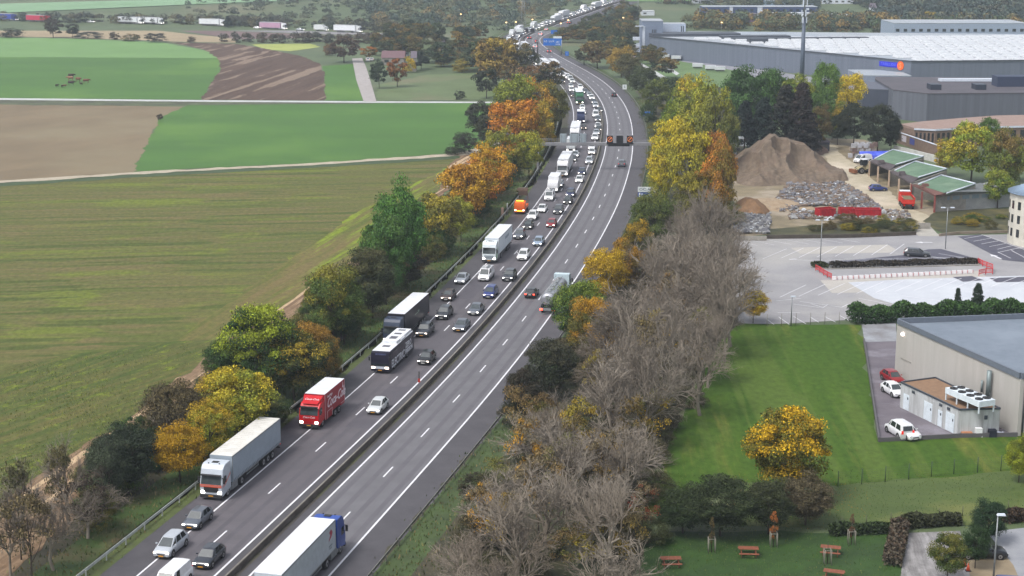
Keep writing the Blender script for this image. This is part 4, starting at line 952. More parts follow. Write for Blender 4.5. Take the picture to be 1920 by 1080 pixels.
# lorries on the trunk road below the hill
far = [(10, 45, 'artic', 'blue', 'blue and white lorry at the left end of the distant trunk road'), (72, 47, 'artic', 'red', 'red and white lorry beside the bushy tree on the distant road'), (245, 49.5, 'artic', 'white', 'white lorry on the distant road, above the tan stubble field'), (283, 50, 'artic', 'pale', 'pale lorry close behind a white one on the distant road'), (399, 52, 'artic', 'white', 'white and blue lorry in the middle of the distant road'), (514, 56.5, 'artic', 'pink', 'pinkish lorry on the distant road'), (592, 59, 'rigid', 'pale', 'short pale tanker lorry on the distant road'), (655, 62, 'artic', 'pale', 'pale lorry near the houses at the end of the distant road'), (155, 47.5, 'car', 'white', 'white car on the distant road left of the white lorries'), (468, 55, 'car', 'white', 'white car just behind the pinkish lorry on the distant road'), (548, 58, 'car', 'silver', 'silver car ahead of the pinkish lorry on the distant road'), (730, 65, 'rigid', 'white', 'white lorry at the right end of the distant trunk road')]
ra = math.atan2(g(600, 61)[1] - g(100, 45)[1], g(600, 61)[0] - g(100, 45)[0])
for px, py, k, c, lab in far:
    xy = g(px + 22, py - .2)
    if k == 'car': o = get(('saloon', False, False, False), lambda: make_car('saloon'))
    elif k == 'rigid': o = get('rigid', make_rigid)
    elif c in ('blue', 'red', 'pink'): o = make_artic('box', side=pm('side_' + c, {'blue': col(60, 80, 170), 'red': col(190, 50, 80), 'pink': col(190, 150, 176)}[c], rough=.5)); index_children(o)
    else: o = get('artic_white', None)
    place(o, 0, 0, lab, 'car' if k == 'car' else 'lorry', xy=xy, rz=ra, c=PC.get(c, PC['white']))

# ================================================================ TREES, SHRUBS, HEDGES
M_leaf = leaf_mat('foliage')
M_bark = pm('bark_grey', col(150, 141, 128), col(104, 95, 84), scale=.3, coord='World', rough=.85)
M_barkd = pm('bark_dark', col(74, 64, 54), col(58, 50, 42), scale=6, rough=.85)
M_twig = pm('bare_twigs', col(142, 133, 121), col(106, 96, 84), scale=.09, coord='World', rough=.85)
def crown_mesh(seed, nclump=46, nleaf=150, leaf=.02, shape='round', droop=.2):
    """a crown of small leaf faces, height 1, gathered in clumps along its outside"""
    r = np.random.RandomState(seed); vs = []; ts = []
    for c in range(nclump):
        for _ in range(60):
            d = r.normal(size=3); d /= np.linalg.norm(d); rad = r.uniform(.45, 1.0) ** .6
            if shape == 'round': p = d * np.array([.42, .42, .40]) * rad + np.array([0, 0, .57])
            elif shape == 'tall': p = d * np.array([.26, .26, .46]) * rad + np.array([0, 0, .53])
            elif shape == 'low': p = d * np.array([.62, .62, .5]) * rad + np.array([0, 0, .42])
            elif shape == 'cone':
                z = r.uniform(.08, .98) ; a = r.uniform(0, 6.283); q = .30 * (1.02 - z) ** .85 * rad; p = np.array([q * math.cos(a), q * math.sin(a), z])
            if p[2] > .05: break
        cr = {'round': .125, 'tall': .09, 'low': .17, 'cone': .055}[shape] * r.choice([.55, .8, 1.0, 1.25, 1.45])
        # lumpy outline
        cr2 = np.array([cr, cr, cr * .75]); n = int(nleaf * r.uniform(.6, 1.4)); tc = r.uniform()
        q = r.normal(size=(n, 3)); q /= np.linalg.norm(q, axis=1)[:, None]; q[:, 2] = np.where(q[:, 2] < -.3, -q[:, 2], q[:, 2])
        rr = r.uniform(.55, 1.12, size=(n, 1)); pos = p + q * rr * cr2
        nrm = q + r.normal(size=(n, 3)) * .55; nrm /= np.linalg.norm(nrm, axis=1)[:, None]
        a = np.cross(nrm, r.normal(size=(n, 3))); a /= np.linalg.norm(a, axis=1)[:, None]; b = np.cross(nrm, a)
        s = leaf * r.uniform(.6, 1.5, size=(n, 1)); b = b * .6
        vs.append(np.stack([pos - a * s, pos - b * s, pos + a * s, pos + b * s], 1).reshape(-1, 3))
        t = np.stack([np.full(n, tc), r.uniform(size=n), pos[:, 2]], 1); ts.append(np.repeat(t, 4, 0))
    V = np.concatenate(vs); T = np.concatenate(ts); nf = len(V) // 4
    me = bpy.data.meshes.new('crown'); me.vertices.add(len(V)); me.vertices.foreach_set('co', V.astype('f').ravel())
    me.loops.add(nf * 4); me.loops.foreach_set('vertex_index', np.arange(nf * 4, dtype='i')); me.polygons.add(nf)
    me.polygons.foreach_set('loop_start', np.arange(0, nf * 4, 4, dtype='i')); me.update(calc_edges=True)
    at_ = me.attributes.new('tint', 'FLOAT_VECTOR', 'POINT'); at_.data.foreach_set('vector', T.astype('f').ravel())
    me.materials.append(M_leaf); me.validate(); return me
def limbs_mesh(seed, spread=.3, top=.75, n=7, r0=.022):
    r = random.Random(seed); m = MB(); m.tube((0, 0, -.02), (.01, 0, .3), r0, r0 * .75, 7); m.tube((.01, 0, .3), (r.uniform(-.03, .03), r.uniform(-.03, .03), top), r0 * .75, r0 * .25, 6)
    for i in range(n):
        a = 6.283 * i / n + r.uniform(-.4, .4); z0 = .2 + .35 * i / n; l = spread * r.uniform(.7, 1.1)
        m.tube((0.01, 0, z0), (math.cos(a) * l * .6, math.sin(a) * l * .6, z0 + .16), r0 * .45, r0 * .3, 5); m.tube((math.cos(a) * l * .6, math.sin(a) * l * .6, z0 + .16), (math.cos(a) * l, math.sin(a) * l, z0 + .34), r0 * .3, r0 * .1, 5)
    return m.mesh('trunk', [M_barkd])
def bare_mesh(seed, depth=5, kids=(3, 4), up=.5, thin=1.0, fine=True):
    """a leafless tree: trunk, and a crown of forking branches ending in fine twigs (returns two meshes)"""
    r = random.Random(seed); A = MB(); V = []; F = []
    def seg(p, q, a, b, n):
        if n >= 5: A.tube(p, q, a, b, n, caps=False); return
        p = Vector(p); q = Vector(q); d = (q - p).normalized(); u = d.orthogonal().normalized(); w2 = d.cross(u); k = len(V)
        if n == 3:
            for c, rad in ((p, a), (q, b)):
                for i in range(3): t = 2.094 * i; V.append(tuple(c + u * rad * math.cos(t) + w2 * rad * math.sin(t)))
            for i in range(3): j = (i + 1) % 3; F.append((k + i, k + j, k + 3 + j, k + 3 + i))
        else:
            t = r.uniform(0, 3.14); e = u * math.cos(t) + w2 * math.sin(t)
            V.extend([tuple(p - e * a), tuple(p + e * a), tuple(q)]); F.append((k, k + 1, k + 2))
    def grow(p, d, L, rad, lev):
        q = p + d * L
        bend = Vector((r.gauss(0, 1), r.gauss(0, 1), r.uniform(-.2, 1))) * .09 * L; mid_ = (p + q) / 2 + bend; rad = max(rad, .0010)
        n = 7 if lev == 0 else 5 if lev == 1 else 3 if lev < 5 else 2
        seg(p, mid_, rad, rad * .8, n); seg(mid_, q, rad * .8, rad * .6, n)
        if lev >= depth: return
        nk = (5, 4, 4, 5, 5, 3)[lev]
        for i in range(nk):
            t = r.uniform(.3, 1.0) if i and lev else r.uniform(.8, 1.0)
            base = p + (mid_ - p) * (t * 2) if t < .5 else mid_ + (q - mid_) * (t * 2 - 1)
            v = Vector((r.gauss(0, 1), r.gauss(0, 1), r.gauss(0, .8))); v -= d * v.dot(d); v.normalize()
            sp = r.uniform(.45, 1.05) if lev else (.25 if i == 0 else r.uniform(.6, 1.25))
            if lev == 0: an_ = 6.283 * i / nk + r.uniform(-.4, .4); v = Vector((math.cos(an_), math.sin(an_), 0))
            nd = (d + v * sp + Vector((0, 0, .10 if lev < 3 else .02))).normalized()
            grow(base, nd, L * ((.95 if lev == 0 else .74) * r.uniform(.8, 1.15)), rad * (.58 if i else .68), lev + 1)
    grow(Vector((0, 0, 0)), Vector((r.uniform(-.08, .08), r.uniform(-.08, .08), 1)).normalized(), .22, .019 * thin, 0)
    tm_ = A.mesh('trunk', [M_bark]); me = bpy.data.meshes.new('crown'); me.from_pydata(V, [], F); me.materials.append(M_twig); me.update()
    zs = max((v[2] for v in V), default=1); wx = float(np.percentile(np.hypot([v[0] for v in V], [v[1] for v in V]), 96)) * 2
    return tm_, me, (zs, wx)
CROWN = {}
def crown(shape, i, lod):
    k = (shape, i, lod)
    if i == 7 and k not in CROWN: CROWN[k] = crown_mesh(5, 24, 90, .016, shape)
    if k not in CROWN:
        nc, nl, lf = {'near': (95, 380, .0108), 'mid': (64, 240, .0150), 'far': (38, 100, .028)}[lod]
        if shape == 'cone': nc = int(nc * 2.4); nl = int(nl * .45)
        CROWN[k] = crown_mesh(hash(k[1]) % 97 * 7 + 11 + len(shape) * 3 + len(lod), nc, nl, lf, shape)
    return CROWN[k]
LIMB = {s: limbs_mesh(s) for s in (1, 2, 3)}
BARE = {}
def bare(i):
    if i not in BARE: BARE[i] = bare_mesh(100 + i * 17)
    return BARE[i]
def mkobj(name, me, parent, scale=None, loc=(0, 0, 0)):
    o = bpy.data.objects.new(name, me); C.objects.link(o); o.parent = parent; o.location = loc
    if scale: o.scale = scale
    return o
TR = random.Random(3)
GREEN = col(78, 104, 48); DGREEN = col(52, 76, 40); YG = col(138, 146, 52); YEL = col(182, 152, 44); ORA = col(184, 124, 44); GOLD = col(190, 134, 34); OLIVE = col(96, 98, 52); BRN = col(112, 88, 62); RUST = col(150, 90, 50); DARK = col(40, 52, 40); PINE = col(46, 62, 44); GREY = col(92, 88, 74)
def tree(name, label, xy, h, wd, shape='round', c=GREEN, c2=None, lod='mid', v=None, group=None, cat='tree', z=None, trunk=True):
    """wd: crown width; h: height, both in metres"""
    fix = lambda q: (q[0], q[1] * 1.22, q[2], 1) if q and q[0] > q[1] * 1.5 else q
    c = fix(c); c2 = fix(c2)
    root = thing(name, label, cat, (xy[0], xy[1], hgt(*xy) if z is None else z), TR.uniform(0, 6.28), group)
    base_w = {'round': .96, 'tall': .62, 'low': 1.5, 'cone': .60}[shape]
    s = wd / base_w
    v = TR.randint(0, 3 if lod != 'near' else 6) if v is None else v
    o = mkobj('crown', crown(shape, v, lod), root, (s, s, h)); j = TR.uniform(.88, 1.12)
    o.color = (c[0] * j, c[1] * j, c[2] * j, 1); c2 = c2 or c; o['autumn'] = (c2[0], c2[1], c2[2])
    if trunk: mkobj('trunk', LIMB[TR.randint(1, 3)], root, (s * .8, s * .8, h))
    return root
def ptree(px, top, base, wpx, shape, c, c2, label, name='broadleaf_tree', lod='mid', **kw):
    """a tree measured in the photograph: centre, top and foot rows, crown width in pixels"""
    xy = g(px, base); s = sc(base); w_m = wpx / s * .98; st, of = station(xy)
    kf, lim = (.36, -20.2) if base < 690 else (.26, -17.6)
    if -60 < of < 0 and base > 340 and of + w_m * kf > lim:      # keep crowns clear of the guard rail and its grass strip
        xy = at(st, lim - w_m * kf)[0]
    return tree(name, label, xy, (base - top) / (s * .955), wpx / s * .98, shape, c, c2, lod, **kw)
def baretree(xy, h, wd, label, group=None, c=None, v=None, name='bare_tree'):
    root = thing(name, label, 'tree', (xy[0], xy[1], 0), TR.uniform(0, 6.28), group); t, cme, zs = bare(TR.randint(0, 5) if v is None else v)
    zs, wx = zs; s = h / zs; k = wd / (s * wx); mkobj('trunk', t, root, (s * k, s * k, s)); mkobj('crown', cme, root, (s * k, s * k, s)); return root

# ---- left of the motorway, from the bottom of the photo upwards
BT = [ # px, top, base, width, shape, colour, second, label
 (240, 795, 925, 130, 'round', col(62, 72, 52), col(50, 62, 46), 'dark green round tree left of the golden tree by the guard rail'),
 (338, 790, 905, 108, 'round', GOLD, col(176, 128, 30), 'golden yellow tree beside the guard rail behind the silver cab lorry'),
 (205, 822, 945, 90, 'round', col(82, 92, 70), col(66, 76, 58), 'grey green tree with pale trunk left of the golden tree'),
 (330, 720, 850, 130, 'round', col(84, 78, 60), col(96, 86, 58), 'greyish brown tree next to the tyre tracks, above the golden tree'),
 (395, 755, 870, 100, 'round', YG, YEL, 'yellow green tree directly behind the golden tree'),
 (470, 690, 835, 150, 'round', YG, col(196, 160, 50), 'olive tree with yellow top halfway along the left belt'),
 (425, 700, 820, 110, 'round', col(128, 110, 50), YEL, 'yellow brown topped tree left of the olive one'),
 (500, 740, 800, 110, 'round', DGREEN, OLIVE, 'dark green bush beside the guard rail above the grey trailer'),
 (485, 575, 755, 150, 'round', col(58, 84, 42), col(150, 164, 46), 'large dark green tree with lime top standing over the tyre tracks'),
 (425, 640, 750, 90, 'round', DGREEN, GREEN, 'dark green lower tree at the left side of the lime topped tree'),
 (560, 620, 750, 140, 'round', col(56, 70, 36), col(160, 140, 46), 'dark green tree with yellow flecks behind the red lorry'),
 (620, 610, 730, 100, 'round', OLIVE, col(160, 112, 50), 'brown and orange tree between the lime topped tree and the bus'),
 (655, 640, 715, 70, 'low', OLIVE, ORA, 'low orange tinted bush beside the guard rail opposite the bus'),
 (680, 505, 655, 120, 'round', col(84, 104, 48), col(134, 130, 50), 'olive green tree left of the black lorry'),
 (640, 510, 640, 80, 'round', col(70, 98, 46), col(90, 112, 54), 'mid green tree at the top of the tyre tracked strip'),
 (715, 560, 650, 80, 'round', DGREEN, OLIVE, 'dark tree beside the roof of the black lorry'),
 (712, 432, 540, 80, 'round', col(96, 112, 44), YG, 'yellow green round tree at the field edge'),
 (735, 470, 600, 110, 'round', col(64, 72, 46), col(84, 84, 52), 'dull dark tree below the yellow green round one'),
 (765, 365, 520, 60, 'tall', DARK, DGREEN, 'very dark narrow tree at the field side of the big green tree'),
 (802, 348, 545, 110, 'round', col(78, 122, 54), col(92, 132, 56), 'big fresh green tree in the middle of the left belt'),
 (800, 410, 575, 100, 'round', col(74, 112, 54), col(84, 116, 52), 'rounded green tree in front of the big fresh green tree'),
 (840, 465, 545, 90, 'round', col(66, 68, 48), BRN, 'dull brown green tree beside the white lorry with green trim'),
 (760, 500, 600, 90, 'round', col(54, 64, 42), OLIVE, 'dark tree below the rounded green tree'),
 (882, 365, 480, 100, 'round', col(120, 118, 52), col(176, 160, 56), 'olive yellow tree opposite the orange service lorry'),
 (918, 375, 455, 55, 'round', YG, col(170, 168, 60), 'small yellow green tree nearest the roadside cabinet'),
 (880, 305, 420, 110, 'round', col(190, 124, 42), col(196, 140, 46), 'bright orange tree where the dirt track meets the belt'),
 (930, 300, 400, 80, 'round', col(184, 104, 36), col(150, 120, 44), 'orange and olive tree right of the bright orange one'),
 (945, 275, 375, 100, 'round', col(196, 128, 40), GOLD, 'golden orange tree below the lime green ones'),
 (935, 245, 340, 80, 'round', col(120, 126, 50), col(160, 150, 54), 'olive green tree at the end of the pale track'),
 (992, 248, 335, 60, 'round', YG, col(176, 172, 60), 'yellow green tree beside the end of the gantry'),
 (965, 188, 300, 100, 'round', col(192, 110, 40), col(196, 128, 46), 'vivid red orange tree, tallest of the autumn group'),
 (1005, 195, 295, 70, 'round', col(190, 140, 52), col(170, 150, 56), 'tan golden tree right of the red orange tree'),
 (1022, 210, 285, 45, 'tall', YEL, YG, 'slim bright yellow tree beside the hard shoulder above the gantry'),
 (965, 150, 260, 90, 'round', col(120, 132, 54), col(140, 150, 56), 'lime olive tree above the red orange tree'),
 (1005, 152, 250, 85, 'round', col(160, 140, 50), col(200, 130, 50), 'yellow and orange dappled tree right of the lime olive tree'),
 (1040, 165, 245, 55, 'round', col(126, 126, 58), OLIVE, 'olive tree overhanging the hard shoulder of the queue'),
 (900, 195, 262, 60, 'round', col(62, 66, 58), col(74, 76, 60), 'dull dark tree between the lane and the vivid orange tree'),
 (872, 250, 288, 60, 'low', col(56, 58, 50), col(66, 66, 54), 'dark bush beside the pale track at the corner of the green field'),
 (848, 275, 291, 34, 'low', col(62, 70, 48), None, 'small dark bush on the edge of the green field'),
 (915, 215, 275, 50, 'round', col(66, 72, 58), col(90, 90, 60), 'greyish tree at the foot of the lime olive tree'),
 (985, 120, 175, 120, 'low', col(80, 82, 56), col(128, 88, 62), 'wide dark tree with reddish top left of the bend'),
 (1030, 118, 178, 70, 'round', col(64, 74, 52), col(110, 84, 60), 'dark green tree at the inside of the bend'),
 (930, 70, 168, 90, 'round', col(142, 118, 66), col(156, 124, 60), 'tall tawny brown tree beside the rough pasture'),
 (925, 75, 160, 60, 'tall', col(126, 110, 64), col(150, 116, 58), 'slim tawny tree just left of the tall brown one'),
 (965, 75, 145, 70, 'round', col(96, 94, 64), col(130, 104, 66), 'brown green tree left of the far bend'),
 (985, 90, 135, 60, 'round', col(72, 78, 60), None, 'dark green tree beside the far bend'),
 (912, 130, 185, 50, 'round', col(60, 68, 52), None, 'dark tree at the end of the country lane'),
 (745, 112, 163, 44, 'round', col(124, 84, 58), col(158, 92, 54), 'russet tree in front of the farmhouse'),
 (711, 116, 166, 38, 'round', col(62, 76, 56), None, 'dark green tree beside the side lane'),
 (691, 88, 112, 38, 'round', col(120, 110, 62), col(180, 106, 56), 'small orange topped tree at the head of the side lane'),
 (766, 108, 136, 34, 'low', col(190, 150, 50), col(206, 160, 50), 'small yellow tree behind the russet tree'),
 (832, 98, 124, 40, 'low', YEL, col(206, 166, 60), 'bright yellow tree behind the rough pasture'),
 (866, 112, 136, 44, 'low', col(150, 136, 60), None, 'yellow olive tree at the right end of the pasture hedge'),
 (790, 97, 130, 36, 'round', col(50, 64, 52), None, 'dark conifer like tree behind the pasture'),
 (645, 70, 117, 60, 'round', col(88, 76, 68), col(96, 82, 66), 'bare purplish tree left of the side lane'),
 (618, 82, 104, 36, 'low', col(104, 88, 66), col(130, 90, 60), 'small brown bush left of the purplish tree'),
 (862, 170, 187, 26, 'low', col(58, 66, 48), None, 'lone dark bush in the rough pasture'),
 (300, 214, 228, 12, 'round', col(66, 60, 50), None, 'tiny bush at the corner of the bare field'),
 (100, 36, 71, 44, 'round', col(84, 78, 68), None, 'bushy brown tree on the hedge beside the tan field'),
 (136, 44, 71, 28, 'round', col(72, 78, 66), None, 'smaller dark tree right of the bushy brown one'),
 (22, 54, 70, 60, 'low', col(70, 78, 62), None, 'long dark shrub at the left end of the hedge'),
 (165, 60, 72, 60, 'low', col(60, 66, 58), None, 'low dark shrub continuing the hedge rightwards'),
 (215, 59, 74, 26, 'low', col(84, 76, 62), None, 'brownish bush in the gap of the hedge'),
 (245, 63, 77, 44, 'low', col(104, 104, 70), col(130, 110, 66), 'yellow brown bush in the hedge'),
 (290, 62, 79, 50, 'low', col(68, 70, 60), None, 'dark bush right of the yellow brown one'),
 (359, 69, 80, 22, 'low', col(86, 78, 66), None, 'small bush where the ploughed field begins'),
 (428, 33, 53, 22, 'cone', col(56, 72, 66), None, 'dark pointed tree beside the distant road'),
 (270, 8, 16, 10, 'round', col(70, 84, 70), None, 'single bush high on the hill'),
]
for px, t, b, w_, sh, c, c2, lab in BT:
    near = b > 480
    ptree(px, t, b, w_, sh, c, c2, lab, lod='near' if near else ('mid' if b > 230 else 'far'), name='bush' if sh == 'low' else 'broadleaf_tree', cat='bush' if sh == 'low' else 'tree')
for px, t, b, w_, lab in [(205, 820, 943, 60, 'pale trunked bare tree at the lower left, in front of the dark green tree'), (45, 850, 1040, 120, 'ivy grown bare tree at the far lower left'), (130, 800, 985, 90, 'thin leafy tree rising over the tyre tracks, lower left'), (100, 905, 1070, 120, 'dull bare tree in the lower left corner'), (20, 900, 1085, 120, 'brownish bare tree cut by the left edge'), (340, 750, 860, 90, 'pale bare tree beside the grey brown one'), (620, 540, 640, 60, 'pale bare sapling at the strip of tyre tracks'), (165, 880, 1010, 140, 'dark brown twiggy tree beside the guard rail, lower left')]:
    s = sc(b); baretree(g(px, b), (b - t) / s / .955, w_ / s, lab)
for px, t, b, w_, c, lab in [(40, 860, 1050, 90, col(92, 90, 60), 'ivy on the far lower left'), (120, 830, 1000, 70, col(104, 98, 64), 'thin olive foliage tree over the tyre tracks'), (165, 890, 1005, 110, col(70, 60, 50), 'dark brown rounded bush beside the guard rail'), (60, 920, 1090, 120, col(110, 98, 68), 'straggly olive bush in the lower left corner')]:
    ptree(px, t, b, w_, 'round', c, None, lab, lod='mid', name='bush', cat='bush', v=7)
# shrubs filling the belts
def scatter(poly, n, hr, wr, cols_, label, group, seed, shape='low', lod='mid', name='shrub', cat='shrub', v=None):
    r = random.Random(seed); P = [g(*p) for p in poly]; xs_ = [p[0] for p in P]; ys_ = [p[1] for p in P]; k = 0
    def inside(x, y):
        c_ = False
        for i in range(len(P)):
            x1, y1 = P[i]; x2, y2 = P[i - 1]
            if (y1 > y) != (y2 > y) and x < (x2 - x1) * (y - y1) / (y2 - y1) + x1: c_ = not c_
        return c_
    while k < n:
        x, y = r.uniform(min(xs_), max(xs_)), r.uniform(min(ys_), max(ys_))
        if not inside(x, y): continue
        if -23 < station((x, y))[1] < 0: continue
        k += 1; c = r.choice(cols_); h = r.uniform(*hr); tree(name, label, (x, y), h, r.uniform(*wr), shape, c, r.choice(cols_), lod, group=group, cat=cat, trunk=False, v=v)
scatter([(140, 960), (250, 850), (540, 640), (600, 590), (660, 540), (700, 640), (600, 700), (350, 890), (170, 1010)], 100, (1.8, 5.6), (3.0, 6.5), [DGREEN, col(76, 90, 44), col(62, 74, 40), col(96, 92, 54), GREEN, col(112, 108, 50)], 'dense dark undergrowth shrub beneath the trees left of the guard rail', 'undergrowth left of the guard rail', 5)
scatter([(720, 480), (830, 400), (905, 320), (960, 300), (1030, 250), (1040, 270), (990, 340), (920, 410), (880, 470), (800, 545), (730, 610)], 80, (2, 5.6), (3.2, 6.5), [DGREEN, col(76, 90, 44), col(104, 100, 50), GREEN], 'dense green shrub under the autumn trees beside the queue', 'undergrowth beside the queue', 6)

